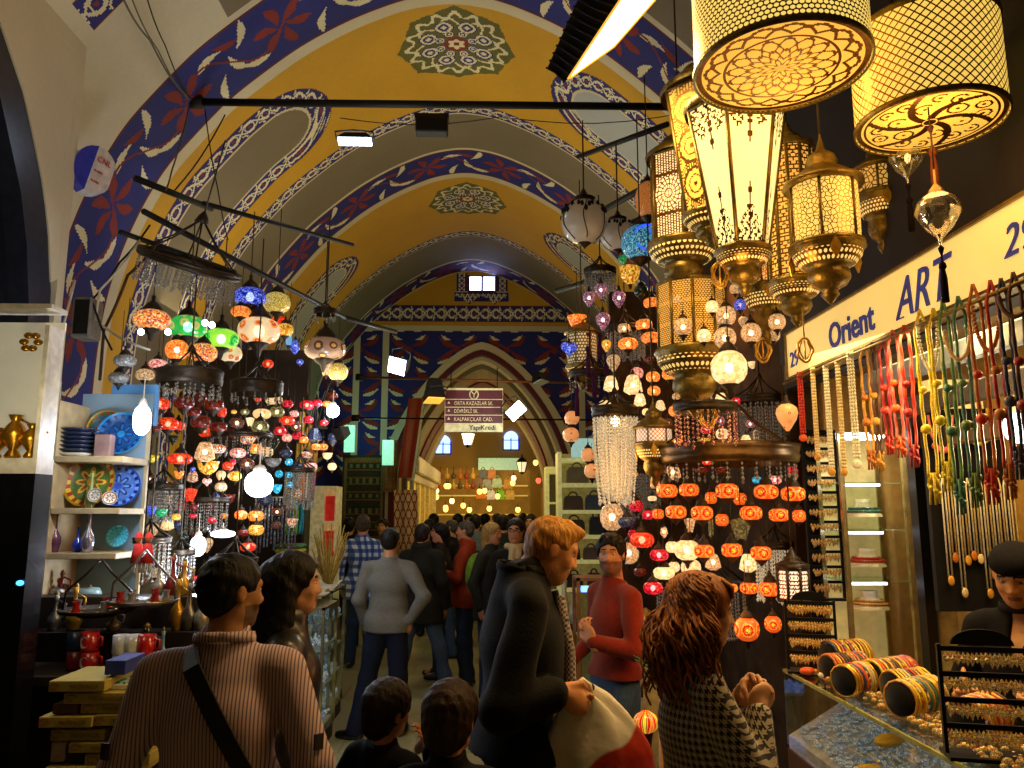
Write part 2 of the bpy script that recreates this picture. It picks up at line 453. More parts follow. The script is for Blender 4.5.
# far barrel: cream vault with darker ribs, then the far wall with its two arched blue windows
def barrel(name, y0, y1, hw, zs, za, m, xc=AX):
    mb = MB(); p = arch_pts(hw, zs, za, 40, xc); n = len(p)
    mb.add([(a, y0, b) for a, b in p] + [(a, y1, b) for a, b in p], [(k, k + 1, n + k + 1, n + k) for k in range(n - 1)], 0, True); return struct(name, mb, m)
barrel('ceiling', 17.2, 21, AHW + .1, 2.6, 5.2, PAINT[CCR])
arch_band('trim_6', arch_pts(AHW + .3, 2.7, 5.6), arch_pts(AHW - .02, 2.6, 5.25), 20.9, 21.4, PAINT[CRL])
arch_band('trim_7', arch_pts(AHW + .1, 2.7, 5.35), arch_pts(AHW - .12, 2.6, 5.1), 21.4, 22.2, PAINT[CCR])
barrel('ceiling', 22.2, 30, AHW + .5, 2.7, 6.3, PAINT[CCR])
mb = MB(); mb.box(-3.4, 3.2, 30, 30.2, 0, 7); struct('wall_far', mb, plaster('far_wall', '#a58a48'))
win = mat('window_daylight_blue', '#5f7dff', emi=5, emicol='#6f8cff', var=.1, nosamp=False)
wfr = mat('window_frame_blue', '#2c3c9a', .5)
def arched_window(name, cx, y, z0, z1, hw, arched=True, bars=2):
    mb = MB(); zs2 = z1 - hw if arched else z1
    poly = [(-hw, z0), (hw, z0), (hw, zs2)] + ([(hw * math.cos(t), zs2 + hw * math.sin(t)) for t in np.linspace(.2, PI - .2, 9)] if arched else []) + [(-hw, zs2)]
    Mx = Matrix(((1, 0, 0, cx), (0, 0, 1, y), (0, 1, 0, 0), (0, 0, 0, 1)))
    mb.prism(poly, 0, .03, M=Mx); o = struct(name, mb, win)
    fb = MB()
    for k in range(1, bars): x = cx - hw + 2 * hw * k / bars; fb.box(x - .02, x + .02, y - .05, y, z0, zs2)
    fb.box(cx - hw, cx + hw, y - .05, y, (z0 + z1) / 2 - .015, (z0 + z1) / 2 + .015)
    for e in ((cx - hw - .05, cx - hw), (cx + hw, cx + hw + .05)): fb.box(e[0], e[1], y - .06, y + .02, z0, zs2)
    fb.box(cx - hw - .05, cx + hw + .05, y - .06, y + .02, z0 - .05, z0)
    obj('window_frame', fb, wfr, o); return o
wl = P(443, 448, 29.9); wr = P(511, 444, 29.9)
for k_, q in enumerate((wl, wr)): arched_window('window_%d' % (k_ + 2), q.x, 29.93, q.z - .2, q.z + .5, .27)
mb = MB(); mb.box(-.17 - .27, -.17 + .27, 14.6, 14.62, 6.04, 6.36)
o = struct('window_1', mb, mat('window_daylight_white', '#a9b4ff', emi=9, emicol='#b4beff', var=.05, nosamp=False))
fb = MB(); fb.box(-.17 - .02, -.17 + .02, 14.5, 14.58, 6.04, 6.36)
for s_ in (-1, 1): fb.box(-.17 + s_ * .27 - .03, -.17 + s_ * .27 + .03, 14.48, 14.6, 6.04, 6.36)
fb.box(-.44, .1, 14.46, 14.6, 6.01, 6.05); obj('window_frame', fb, mat('window_frame_red', '#4a1c4a', .5), o)
# ------------------------------------------------------------------ floor
t = NT('stone_floor'); v = t.coord(kind='Object')
bk = t.n('ShaderNodeTexBrick', {'Vector': v, 'Color1': srgb('#a9a070'), 'Color2': srgb('#8f8a60'), 'Mortar': srgb('#6c6546'), 'Scale': 1.0, 'Mortar Size': .008, 'Brick Width': .6, 'Row Height': .6})
nz = t.noise(2.5, v, 5, .6); nz2 = t.noise(40, v, 3)
cc = t.mix(t.math('MULTIPLY', nz, .55), bk.outputs[0], srgb('#7d7a58'))
FLOOR = t.done(t.bsdf(cc, t.math('ADD', t.math('MULTIPLY', nz, .25), .22), bump=nz2, bdist=.0006))
mb = MB(); mb.box(-6, 6, -3, 31, -.1, 0); struct('floor', mb, FLOOR)
# side walls
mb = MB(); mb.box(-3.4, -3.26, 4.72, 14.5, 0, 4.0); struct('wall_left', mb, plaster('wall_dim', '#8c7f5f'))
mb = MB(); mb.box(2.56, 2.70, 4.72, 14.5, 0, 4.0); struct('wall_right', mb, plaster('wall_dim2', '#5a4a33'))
for s_, nm in ((-1, 'wall_left'), (1, 'wall_right')):
    mb = MB()
    x = AX + s_ * (AHW + .3)
    mb.box(min(x, x + s_ * .2), max(x, x + s_ * .2), 15, 30, 0, 2.7); struct(nm, mb, MATS.get('x') or plaster('shop_wall', '#a58d52'))
mb = MB(); mb.box(-3.5, 3.3, -3.2, -3.0, 0, 6.6); struct('wall_back', mb, plaster('wall_back', '#6a5a40'))
# near left pier: cream wall with a portal framed by a dark arch, seen almost edge on
XL = -2.66
PY = [.3, 1.2, 2.2, 3.0, 3.5, 3.92, 4.05, 4.2, 4.35, 4.48, 4.58, 4.65, 4.69, 4.70]; PZ_ = [3.3, 4.1, 4.72, 4.78, 4.7, 4.52, 4.39, 4.24, 4.0, 3.78, 3.51, 3.2, 2.6, 0]
def az(y): return float(np.interp(y, PY, PZ_))
mb = MB(); yy = list(np.linspace(.3, 4.7, 70)); v = []
for y in yy:
    z = max(az(y), .01) if y < 4.69 else 3.3
    v += [(XL, y, z), (XL, y, 5.6), (XL - .5, y, z), (XL - .5, y, 5.6)]
f = []
for k in range(len(yy) - 1): a = 4 * k; f += [(a, a + 1, a + 5, a + 4), (a, a + 4, a + 6, a + 2)]
mb.add(v, f, 0, False); mb.box(XL - .56, XL, 4.701, 4.78, 0, 5.6); struct('wall_left', mb, PAINT[CCR])
dk = mat('portal_black', '#15171f', .35, .3, .2); dk2 = mat('portal_grey', '#343844', .3, .4, .2)
def portal(d0, d1, x0, x1, m):
    def off(d): return [(y - d * (1 if y > 2 else -.5), z - d * .5) for y, z in [(4.70, 0), (4.69, 2.6), (4.65, 3.2), (4.58, 3.51), (4.48, 3.78), (4.35, 4.0), (4.2, 4.24), (4.05, 4.39), (3.92, 4.52), (3.5, 4.7), (3, 4.78), (2.6, 4.76), (1.6, 4.4)]]
    a, b = off(d0), off(d1); n = len(a); mb = MB()
    v = [(x0, p[0], p[1]) for p in a] + [(x0, p[0], p[1]) for p in b] + [(x1, p[0], p[1]) for p in b]
    mb.add(v, [(k, k + 1, n + k + 1, n + k) for k in range(n - 1)] + [(n + k, n + k + 1, 2 * n + k + 1, 2 * n + k) for k in range(n - 1)])
    return struct('trim_8', mb, m)
portal(-.01, .2, XL - .01, XL - .3, dk2); portal(.2, .25, XL + .02, XL - .3, dk2); portal(.25, .6, XL - .1, XL - .4, dk)
mb = MB(); mb.box(XL - .6, XL - .42, .3, 4.6, 0, 5.3); struct('wall_left', mb, dk)
# ------------------------------------------------------------------ lamp materials
BRASS = mat('brass_antique', '#806a2e', .34, .65, .35, 25, .002); BRASSL = mat('brass_bright', '#d9a63a', .28, .65, .25, 25, .002)
DARKM = mat('dark_bronze', '#33281a', .4, .6, .4, 25, .002); IRON = mat('black_iron', '#12100d', .55, .4, .3, 20)
CHAIN = mat('chain_dark', '#3a2c16', .4, .5, .3, 60); SILV = mat('dull_silver', '#8d8a84', .3, .9, .3, 30, .001)
def bulbm(name, col, s): return mat(name, col, .4, emi=s, emicol=col, var=.02)
BW = bulbm('bulb_warm', '#ffd9a0', 14); BP = bulbm('bulb_pinkish', '#ffc9c4', 14); BWH = bulbm('bulb_daylight', '#cfe0ff', 16)
def mosaic(name, cols, s=1.5, scale=60, trans=.0, dark=.35, feature=True, rough=.25):
    """coloured glass tesserae in dark grout, glow put into their colour, on lamps and jewellery alike"""
    if name in MATS: return MATS[name]
    t = NT(name); v = t.coord()
    vo = t.n('ShaderNodeTexVoronoi', {'Vector': v, 'Scale': scale}); ve = t.n('ShaderNodeTexVoronoi', {'Vector': v, 'Scale': scale}, feature='DISTANCE_TO_EDGE')
    sep = t.n('ShaderNodeSeparateColor', {0: vo.outputs['Color']})
    n_ = len(cols); base = t.ramp(sep.outputs[0], [(i / n_, srgb(c)) for i, c in enumerate(cols)], 'CONSTANT')
    edge = t.ramp(ve.outputs[0], [(0, (dark,) * 3 + (1,)), (.08, (1, 1, 1, 1))])
    base = t.n('ShaderNodeMix', {0: 1.0}, data_type='RGBA', blend_type='MULTIPLY'); 
    t.t.links.new(t.ramp(sep.outputs[0], [(i / n_, srgb(c)) for i, c in enumerate(cols)], 'CONSTANT'), base.inputs[6]); t.t.links.new(edge, base.inputs[7]); base = base.outputs[2]
    sh = t.bsdf(base, rough, emi=base, es=s, coat=.3)
    if trans:
        tr = t.n('ShaderNodeBsdfTransparent', {'Color': t.mix(.5, base, (1, 1, 1, 1))}).outputs[0]
        sh = t.n('ShaderNodeMixShader', {0: trans, 1: sh, 2: tr}).outputs[0]
    MATS[name] = t.done(sh, True); return MATS[name]
def rosette(name, field, spots, s=1.5, sx=7.0, dots=True, trans=.12, pet=None, seed=0.0):
    """glass globe with round flower rosettes over a speckled field"""
    if name in MATS: return MATS[name]
    t = NT(name); v = t.coord(1); v2 = t.n('ShaderNodeVectorMath', {0: v, 1: (seed, seed * .7, seed * .3)}, operation='ADD').outputs[0]
    vo = t.n('ShaderNodeTexVoronoi', {'Vector': v2, 'Scale': sx, 'Randomness': .35}); d = vo.outputs['Distance']
    sep = t.n('ShaderNodeSeparateColor', {0: vo.outputs['Color']})
    fcol = t.ramp(t.n('ShaderNodeTexVoronoi', {'Vector': v, 'Scale': sx * 14}).outputs['Distance'], [(.1, srgb(field[0])), (.55, srgb(field[1]))])
    st = [(0, srgb(spots[0])), (.1, srgb(spots[1])), (.2, srgb(spots[2])), (.3, srgb(spots[1])), (.36, srgb(spots[3 % len(spots)]))]
    rc = t.ramp(d, st, 'CONSTANT'); m_ = t.ramp(d, [(.40, (1, 1, 1, 1)), (.41, (0, 0, 0, 1))])
    base = t.mix(m_, fcol, rc)
    sh = t.bsdf(base, .25, emi=base, es=s, coat=.3)
    if trans:
        tr = t.n('ShaderNodeBsdfTransparent', {'Color': t.mix(.4, base, (1, 1, 1, 1))}).outputs[0]
        sh = t.n('ShaderNodeMixShader', {0: trans, 1: sh, 2: tr}).outputs[0]
    MATS[name] = t.done(sh, True); return MATS[name]
def pierced(name, metal, glow, s=2.0, scale=60, w=.12, kind='hex', uv=False, asp=1.0):
    """metal sheet with cut holes over a lit cloth; pattern on UV-like cylindrical coordinates stored per vertex"""
    if name in MATS: return MATS[name]
    t = NT(name)
    a = t.n('ShaderNodeUVMap').outputs[0]; v = t.n('ShaderNodeMapping', {'Vector': a, 'Scale': (scale, scale * asp, 1)}).outputs[0]
    if kind == 'vor':
        e = t.n('ShaderNodeTexVoronoi', {'Vector': v, 'Scale': 1.0}, feature='DISTANCE_TO_EDGE', voronoi_dimensions='2D').outputs[0]
        hole = t.ramp(e, [(w * .8, (0, 0, 0, 1)), (w, (1, 1, 1, 1))])
    else:
        x = t.n('ShaderNodeSeparateXYZ', {0: v})
        if kind == 'dia':
            u1 = t.math('ADD', x.outputs[0], x.outputs[1]); u2 = t.math('SUBTRACT', x.outputs[0], x.outputs[1])
            f1 = t.math('ABSOLUTE', t.math('SUBTRACT', t.math('FRACT', u1), .5)); f2 = t.math('ABSOLUTE', t.math('SUBTRACT', t.math('FRACT', u2), .5))
            mx = t.math('MAXIMUM', f1, f2); hole = t.ramp(mx, [(.5 - w, (1, 1, 1, 1)), (.5 - w * .8, (0, 0, 0, 1))])
        else:
            row = t.math('FLOOR', x.outputs[1]); off = t.math('MULTIPLY', t.math('FRACT', t.math('MULTIPLY', row, .5)), 1.0)
            fx = t.math('SUBTRACT', t.math('FRACT', t.math('ADD', x.outputs[0], off)), .5); fy = t.math('SUBTRACT', t.math('FRACT', x.outputs[1]), .5)
            r2 = t.math('ADD', t.math('MULTIPLY', fx, fx), t.math('MULTIPLY', fy, fy)); r_ = t.math('SQRT', r2)
            hole = t.ramp(r_, [(.5 - w, (1, 1, 1, 1)), (.5 - w * .7, (0, 0, 0, 1))])
    mb_ = t.bsdf(srgb(metal), .3, .85)
    em = t.bsdf(srgb(glow), .6, emi=srgb(glow), es=s)
    sh = t.n('ShaderNodeMixShader', {0: hole, 1: mb_, 2: em}).outputs[0]
    MATS[name] = t.done(sh, True); return MATS[name]
def set_uv(me, fn):
    uv = me.uv_layers.new(name='UVMap')
    for p in me.polygons:
        us = [fn(me.vertices[me.loops[li].vertex_index].co) for li in p.loop_indices]
        mu = max(u[0] for u in us)
        for li, u in zip(p.loop_indices, us): uv.data[li].uv = (u[0] + (1 if mu - u[0] > .5 else 0), u[1])
def cyl_uv(H=1.0, R=1.0): return lambda co: ((math.atan2(co.y, co.x) / (2 * PI)) % 1.0, co.z / (2 * PI * R))
# ------------------------------------------------------------------ lamp kinds; every one hangs with its origin at the middle of its glass
def ellprof(r, h, n=9, cut=.32, p=2.0):
    out = []
    for k in range(n + 1):
        t = -1 + 2 * k / n; t = max(-1 + 1e-3, min(1 - 1e-3, t)); tt = math.sin(t * PI / 2)
        out.append((max(cut * r, r * (1 - abs(tt) ** p) ** (1 / p)), tt * h / 2))
    return out
_lt = {}
def lamp_template(kind, matr, bulb=None, asp=.62, cap=None):
    """unit size lamp (glass width 1 m) built once, then copied and scaled"""
    key = (kind, matr.name, bulb.name if bulb else '', asp)
    if key in _lt: return _lt[key]
    cap = cap or DARKM; parts = []
    n = 14
    if kind == 'globe':
        parts.append(('globe', MB().lathe(ellprof(.5, asp, 8, .2, 2.3), n), matr))
        parts.append(('cap', MB().lathe([(.0, asp / 2 + .42), (.06, asp / 2 + .4), (.05, asp / 2 + .26), (.17, asp / 2 + .16), (.27, asp / 2 + .02), (.26, asp / 2 - .03)], 10), cap))
        parts.append(('finial', MB().lathe([(.25, -asp / 2 + .03), (.24, -asp / 2 - .02), (.1, -asp / 2 - .12), (.05, -asp / 2 - .28), (.0, -asp / 2 - .32)], 10), cap))
    elif kind == 'jar':   # barrel lamp with glass chimney over it
        parts.append(('globe', MB().lathe(ellprof(.5, asp, 8, .62, 3.4), n), matr))
        parts.append(('cap', MB().lathe([(.0, asp / 2 + .55), (.07, asp / 2 + .5), (.1, asp / 2 + .34), (.24, asp / 2 + .2), (.3, asp / 2), (.3, asp / 2 - .02)], 10), cap))
        parts.append(('finial', MB().lathe([(.32, -asp / 2), (.28, -asp / 2 - .06), (.12, -asp / 2 - .2), (.05, -asp / 2 - .3), (.0, -asp / 2 - .32)], 10), cap))
    elif kind == 'bowl':   # open cup on a stem
        parts.append(('globe', MB().lathe([(.1, -asp / 2), (.3, -asp * .3), (.42, 0), (.5, asp / 2), (.47, asp / 2), (.38, 0), (.1, -asp * .42)], n), matr))
        parts.append(('finial', MB().lathe([(.12, -asp / 2), (.05, -asp / 2 - .2), (.0, -asp / 2 - .24)], 8), cap))
    elif kind == 'tear':
        parts.append(('globe', MB().lathe([(.06, -.75), (.2, -.55), (.42, -.2), (.5, .08), (.46, .3), (.3, .45), (.2, .5)], n), matr))
        parts.append(('cap', MB().lathe([(0, .95), (.08, .9), (.1, .7), (.22, .55), (.22, .48)], 10), cap))
        parts.append(('finial', MB().lathe([(.07, -.74), (.05, -.85), (0, -.95)], 8), cap))
    elif kind == 'tulip':   # faceted star/clear shade
        parts.append(('globe', MB().lathe([(.2, -.5), (.5, -.32), (.42, .1), (.3, .42), (.2, .5)], 8, smooth=False), matr))
        parts.append(('cap', MB().lathe([(0, .8), (.06, .75), (.1, .6), (.22, .5)], 8), cap))
        parts.append(('finial', MB().lathe([(.18, -.5), (.06, -.62), (0, -.7)], 8), cap))
    elif kind == 'heart':
        hb = MB()
        for sx in (-1, 1): hb.ell((sx * .22, 0, .1), .3, .2, .32, 10, 7, rot=Matrix.Rotation(sx * .5, 3, 'Y'))
        hb.lathe([(.0, -.5), (.12, -.38), (.3, -.1), (.3, .02)], 10)
        parts.append(('globe', hb, matr)); parts.append(('cap', MB().lathe([(0, .7), (.05, .65), (.12, .42), (.2, .3)], 8), cap))
        parts.append(('finial', MB().lathe([(.06, -.46), (0, -.6)], 6), cap))
    elif kind == 'fan':   # shell shaped glass
        fb = MB(); fb.grid(lambda u, v: Vector(((u - .5) * (1.0 - .6 * v) * 1.0 + .0, .14 * math.sin(u * PI), .5 - v * .9 + .12 * math.cos((u - .5) * PI))), 13, 7)
        fb.grid(lambda u, v: Vector(((u - .5) * (1.0 - .6 * v) * 1.0 + .0, -.14 * math.sin(u * PI), .5 - v * .9 + .12 * math.cos((u - .5) * PI))), 13, 7)
        parts.append(('globe', fb, matr)); parts.append(('cap', MB().lathe([(0, .9), (.05, .85), (.1, .6)], 8), cap))
        parts.append(('finial', MB().lathe([(.12, -.38), (.05, -.55), (0, -.6)], 8), cap))
    else: raise KeyError(kind)
    if bulb: parts.append(('bulb', MB().ell((0, 0, 0), .13, .13, .15, 8, 6), bulb))
    parts.append(('chain', MB().tube([(0, 0, asp / 2 + .3), (0, 0, 2.6)], .018, 5), CHAIN))
    mbs = [(nm, m_.mesh(nm, mm)) for nm, m_, mm in parts]
    _lt[key] = mbs; return mbs
LAMPS = []   # (pixel x, pixel y, name, root)
def hang(px, py, wpx, Y, kind, matr, colour, desc, bulb=None, asp=.62, group=None, cap=None, chain=1.0, name='hanging_lamp', small=False):
    mbs = lamp_template(kind, matr, bulb, asp, cap); k = wpx * mpp(px, py, Y)
    r = bpy.data.objects.new(name, None); COL.objects.link(r); r.location = P(px, py, Y); r.scale = (k, k, k); r.rotation_euler = (0, 0, random.uniform(0, 6))
    r['category'] = 'hanging lamp'; r['group'] = group
    for nm, me in mbs:
        o = bpy.data.objects.new(nm, me); COL.objects.link(o); o.parent = r
        if nm == 'chain': o.scale = (1, 1, chain)
    LAMPS.append((px, py, wpx, colour, desc, r, group)); return r
# ------------------------------------------------------------------ large pierced lanterns of the shop on the right
GLOW = mat('cloth_lit_warm', '#f4c458', .8, emi=.72, emicol='#f6c050', var=.04); GLOWH = mat('cloth_lit_bright', '#ffeeb0', .8, emi=1.1, emicol='#ffe490', var=.03)
GLOWD = mat('cloth_lit_dim', '#e2a94a', .8, emi=.6, emicol='#ffbe58', var=.08)
BRZ = mat('bronze_cutwork', '#6a4714', .35, .8, .3, 40)
def paint_faces(name, fn_pos, us, vs, fn_col, mats, smooth=True):
    U_, V_ = np.meshgrid(us, vs); pts = np.stack(fn_pos(U_, V_), -1).reshape(-1, 3); nu = len(us)
    i = (np.arange(nu - 1)[None, :] + np.arange(len(vs) - 1)[:, None] * nu).ravel()
    uc, vc = np.meshgrid((us[1:] + us[:-1]) / 2, (vs[1:] + vs[:-1]) / 2)
    return npmesh(name, pts, np.stack([i, i + 1, i + nu + 1, i + nu], 1), mats, fn_col(uc, vc).ravel(), smooth)
def lace16(th, r):
    k = np.zeros(r.shape, int)
    def on(m): k[m] = 1
    on(np.abs(r - .97) < .04); on(np.abs(r - (.83 + .055 * np.abs(np.sin(8 * th)))) < .024); on(np.abs(r - (.72 + .1 * np.abs(np.cos(8 * th)))) < .026)
    on(np.abs(r - .66) < .02)
    for R0, a, n_, w_ in ((.5, .12, 8, .022), (.5, -.12, 8, .022), (.3, .1, 8, .022), (.3, -.1, 8, .02), (.14, .06, 8, .02)): on(np.abs(r - (R0 + a * np.sin(n_ * th))) < w_)
    on((np.abs(np.sin(8 * th)) < .09 / np.maximum(r, .1) * .35) & (r < .66) & ((r * 9).astype(int) % 2 == 0))
    return k
def vine(th, r):
    k = np.zeros(r.shape, int); x, y = r * np.cos(th), r * np.sin(th)
    k[np.abs(r - .97) < .035] = 1; k[np.abs(r - .88) < .01] = 1
    for n_ in range(6):
        a = th - n_ * PI / 3
        k[(np.abs(np.sin((a - 1.1 * r) / 2)) * r < .028) & (r < .86) & (r > .1)] = 1
        for rr_, aa, sz in ((.45, .42, .13), (.68, .1, .11), (.72, .75, .1)):
            dx = x - rr_ * math.cos(n_ * PI / 3 + aa + .5); dy = y - rr_ * math.sin(n_ * PI / 3 + aa + .5); q = np.hypot(dx, dy)
            k[(np.abs(q - sz) < .018) & (dx * math.cos(aa + n_) > -.04)] = 1; k[q < .03] = 1
    k[r < .09] = 1; return k
def drum_lamp(px, py, wpx, Y, hm, side, disc, label, tassel=False):
    k = mpp(px, py, Y); R = wpx * k / 2; c = P(px, py, Y)
    root = thing('drum_lantern', label, 'lantern', c)
    us = np.linspace(0, 1, 97); vs_ = np.linspace(0, 1, 9)
    me = paint_faces('shade', lambda u, v: (R * np.cos(u * 2 * PI), R * np.sin(u * 2 * PI), v * hm), us, vs_, lambda u, v: np.zeros(u.shape, int), [side]); set_uv(me, cyl_uv(hm, R)); obj('shade', me, None, root)
    me = paint_faces('bottom_diffuser', lambda th, r: (R * .985 * r * np.cos(th), R * .985 * r * np.sin(th), 0 * r + .006), np.linspace(0, 2 * PI, 241), np.linspace(0.001, 1, 60), disc, [GLOW, BRZ]); obj('bottom_diffuser', me, None, root)
    mb = MB()
    for z in (0, hm): mb = MB(); mb.lathe([(R * 1.0, z - .008), (R * 1.025, z - .004), (R * 1.025, z + .012), (R, z + .016), (R * .985, z)], 48); obj('rim', mb, BRASS, root)
    pass
    mb = MB()
    for a in range(3): mb.tube([(R * .95 * math.cos(a * 2.09), R * .95 * math.sin(a * 2.09), hm), (0, 0, hm + .35)], .004, 5)
    mb.tube([(0, 0, hm + .35), (0, 0, 2.4)], .006, 5); obj('chain', mb, CHAIN, root)
    if tassel: tassel_on(root, (0, 0, 0), .27)
    return root
def tassel_on(root, at, L, m=None, r=.014):
    m = m or mat('tassel_dark', '#5c2b12', .9, 0, .3, 80)
    x, y, z = at
    obj('tassel', MB().lathe([(0, 0), (r * .8, -.012), (r * .4, -.03), (.003, -.035), (.003, -L * .3), (r * .8, -L * .33), (r, -L * .4), (r * .55, -L * .44), (r * .9, -L * .6), (r * .95, -L), (0, -L)], 10, at), m, root)
HEXD = pierced('pierced_hexagon_bright', '#a8761e', '#ffd668', 1.0, 96, .1, 'row', asp=1.15)
DIAM = pierced('pierced_diamond_bright', '#b8842a', '#ffce5c', .95, 46, .12, 'dia')
drum_lamp(781, 70, 168, 2.3, .39, HEXD, lace16, 'largest round drum lantern with honeycomb holes and a sixteen point lace base')
drum_lamp(930, 124, 137, 2.45, .33, DIAM, vine, 'round drum lantern with diamond mesh side, vine scroll base and dangling tassel', True)
GLOWP = mat('cloth_lit_pale', '#ffdfb0', .8, emi=.8, emicol='#ffd49a', var=.05)
BRZD = mat('bronze_dull', '#4f3816', .35, .6, .3, 30)
# --- faceted lanterns
def fil(u, v):   # glowing panel with filigree in the top and bottom corners
    k = np.zeros(u.shape, int); x = (u - .5) * 2
    k[(np.abs(x) > .93)] = 1
    for v0, sg in ((1, -1), (0, 1)):
        q = (v - v0) * sg; X = x
        h = (.20 if v0 else .24)
        m = (q < h * (1.15 - .9 * np.abs(x) ** 1.2 * (1 if not v0 else -.1) - (0 if not v0 else .5 * np.cos(x * 3.1) ** 2)))
        pat = (np.abs(np.sin(X * 7 + np.sin(q * 60) * 1.1)) < .38) | (np.abs(np.sin(q * 75 + np.cos(X * 9))) < .3)
        k[m & pat] = 1
        k[(q < .012)] = 1
        for i in range(2):
            rr = np.hypot(X * .42, (q - h * (.9 + .55 * i)) * 1.5); k[(np.abs(rr - .05 + .02 * i) < .014)] = 1
        k[(np.abs(X) < .05) & (q < h * 1.7)] = 1
    return k
def holes(u, v):   # dotted lattice with a rose disc
    k = np.ones(u.shape, int); x = (u - .5) * 2
    k[(np.hypot(((u * 11) % 1) - .5, (((v * 34) + .5 * (np.floor(u * 11) % 2)) % 1) - .5) < .36) & (np.abs(x) < .86)] = 0
    for vc in (.5,):
        r = np.hypot(x, (v - vc) * 4.6); th = np.arctan2(x, (v - vc) * 4.6)
        m = r < .86; k[m] = 1
        k[m & (np.abs(np.sin(9 * th + 3 * r)) > .45) & (np.abs(np.sin(r * 13)) > .35)] = 0
    k[(np.abs(np.abs(v - .5) - .23) < .018)] = 1; k[(np.abs(v - .5) > .48)] = 1
    return k
def lattice(u, v):
    k = np.ones(u.shape, int); a = u * 7; b = v * 34
    off = .5 * (np.floor(b) % 2); fx = ((a + off) % 1) - .5; fy = (b % 1) - .5
    k[(np.maximum(np.abs(fy) * 1.15, np.abs(fx) * .9 + np.abs(fy) * .55) < .42)] = 0
    k[np.abs(u - .5) > .485] = 1; return k
def medal(u, v):
    k = np.ones(u.shape, int); x = (u - .5) * 2
    k[(np.abs(np.sin(u * 38)) > .5) & (np.abs(np.sin(v * 110 + 2 * np.sin(u * 20))) > .45)] = 0
    for vc in (.2, .5, .8):
        r = np.hypot(x, (v - vc) * 6.5); k[r < .8] = 0; k[np.abs(r - .8) < .07] = 1; k[np.abs(r - .45) < .04] = 1; k[r < .12] = 1
    return k
def bowl_mb(R, h, n=24):   # stepped pierced brass bowl under a lantern with its finial
    return MB().lathe([(R * 1.08, 0), (R * 1.12, -h * .05), (R * 1.0, -h * .12), (R * .97, -h * .2), (R * .72, -h * .34), (R * .55, -h * .38), (R * .6, -h * .45), (R * .62, -h * .55), (R * .5, -h * .66), (R * .3, -h * .72), (R * .22, -h * .76), (R * .27, -h * .82), (R * .16, -h * .9), (R * .05, -h * .97), (0, -h)], n)
def faceted(px, ytop, ybot, wt, wb, Y, nside, fn, label, glow=None, frame=None, rot=0.0, base=True, hbase=None, capd=True, name='faceted_lantern', pxb=None, nu=26, nv=80, res=1, metalm=None):
    glow = glow or GLOWH; frame = frame or BRASS; metalm = metalm or BRZ
    a = P(px, ytop, Y); b = P(px if pxb is None else pxb, ybot, Y); k = mpp(px, (ytop + ybot) / 2, Y)
    Rt, Rb = wt * k / 2 / .96, wb * k / 2 / .96; H = a.z - b.z
    root = thing(name, label, 'lantern', b, rot)
    body = MB(); 
    for i in range(nside):
        t0, t1 = 2 * PI * i / nside, 2 * PI * (i + 1) / nside
        def pos(u, v, t0=t0, t1=t1):
            R = Rb + (Rt - Rb) * v
            return (R * (math.cos(t0) * (1 - u) + math.cos(t1) * u), R * (math.sin(t0) * (1 - u) + math.sin(t1) * u), v * H)
        me = paint_faces('panel', pos, np.linspace(0, 1, nu), np.linspace(0, 1, nv), fn, [glow, metalm], False); obj('panel', me, None, root)
    fr = MB()
    for i in range(nside):
        t0 = 2 * PI * i / nside; c0, s0 = math.cos(t0), math.sin(t0)
        fr.tube([(Rb * c0, Rb * s0, 0), (Rt * c0, Rt * s0, H)], .008, 6)
    for R, z in ((Rb, 0), (Rt, H)):
        fr.tube([(R * math.cos(2 * PI * i / nside), R * math.sin(2 * PI * i / nside), z) for i in range(nside)], .010, 6, closed=True)
    obj('frame', fr, frame, root)
    if base:
        h = (hbase or Rb * 2.2)
        obj('bowl', bowl_mb(Rb, h), frame, root)
        pb = MB().lathe([(Rb * .985, -h * .13), (Rb * .965, -h * .19)], 48); pb.lathe([(Rb * .93, -h * .22), (Rb * .74, -h * .335)], 48)
        m2 = pb.mesh('pierced_band', [PBAND]); set_uv(m2, cyl_uv(1, Rb)); o = obj('pierced_band', m2, None, root); o.scale = (1.05, 1.05, 1)
    if capd:
        obj('crown', MB().lathe([(Rt * 1.05, H), (Rt * 1.08, H + .02), (Rt * .8, H + Rt * .35), (Rt * .5, H + Rt * .5), (Rt * .55, H + Rt * .62), (Rt * .3, H + Rt * .8), (Rt * .12, H + Rt * 1.2), (0, H + Rt * 1.4)], 24), frame, root)
        obj('chain', MB().tube([(0, 0, H + Rt * 1.35), (0, 0, H + Rt * 1.4 + 1.0)], .005, 5), CHAIN, root)
    return root
PBAND = pierced('pierced_band', '#8a6420', '#ffd87a', .8, 40, .2, 'row')
faceted(743, 112, 250, 94, 48, 2.85, 6, fil, 'brightest tapered six sided lantern with plain frosted panels and filigree corners', GLOWH, hbase=.19)
faceted(683, 160, 244, 62, 62, 3.8, 6, holes, 'straight six sided bronze lantern with round rose cutwork in every panel', GLOWP, BRASS, .35, hbase=.28, nu=56, nv=150)
faceted(712, 96, 215, 84, 52, 3.3, 6, medal, 'tapered brass lantern with round medallion cutwork, behind the frosted one', GLOWD, BRASS, .2, hbase=.16)
faceted(693, 286, 350, 66, 66, 3.9, 10, lattice, 'wide lattice cylinder lantern lit warm behind the cluster of clear globes', GLOWD, BRASS, .1, base=True, hbase=.36, capd=False, nu=30, nv=100)
faceted(795, 152, 282, 46, 46, 3.15, 12, lattice, 'tall narrow lattice cylinder lantern just behind the domed brass lantern', GLOWD, BRASS, .1, hbase=.2, nu=10, nv=90)
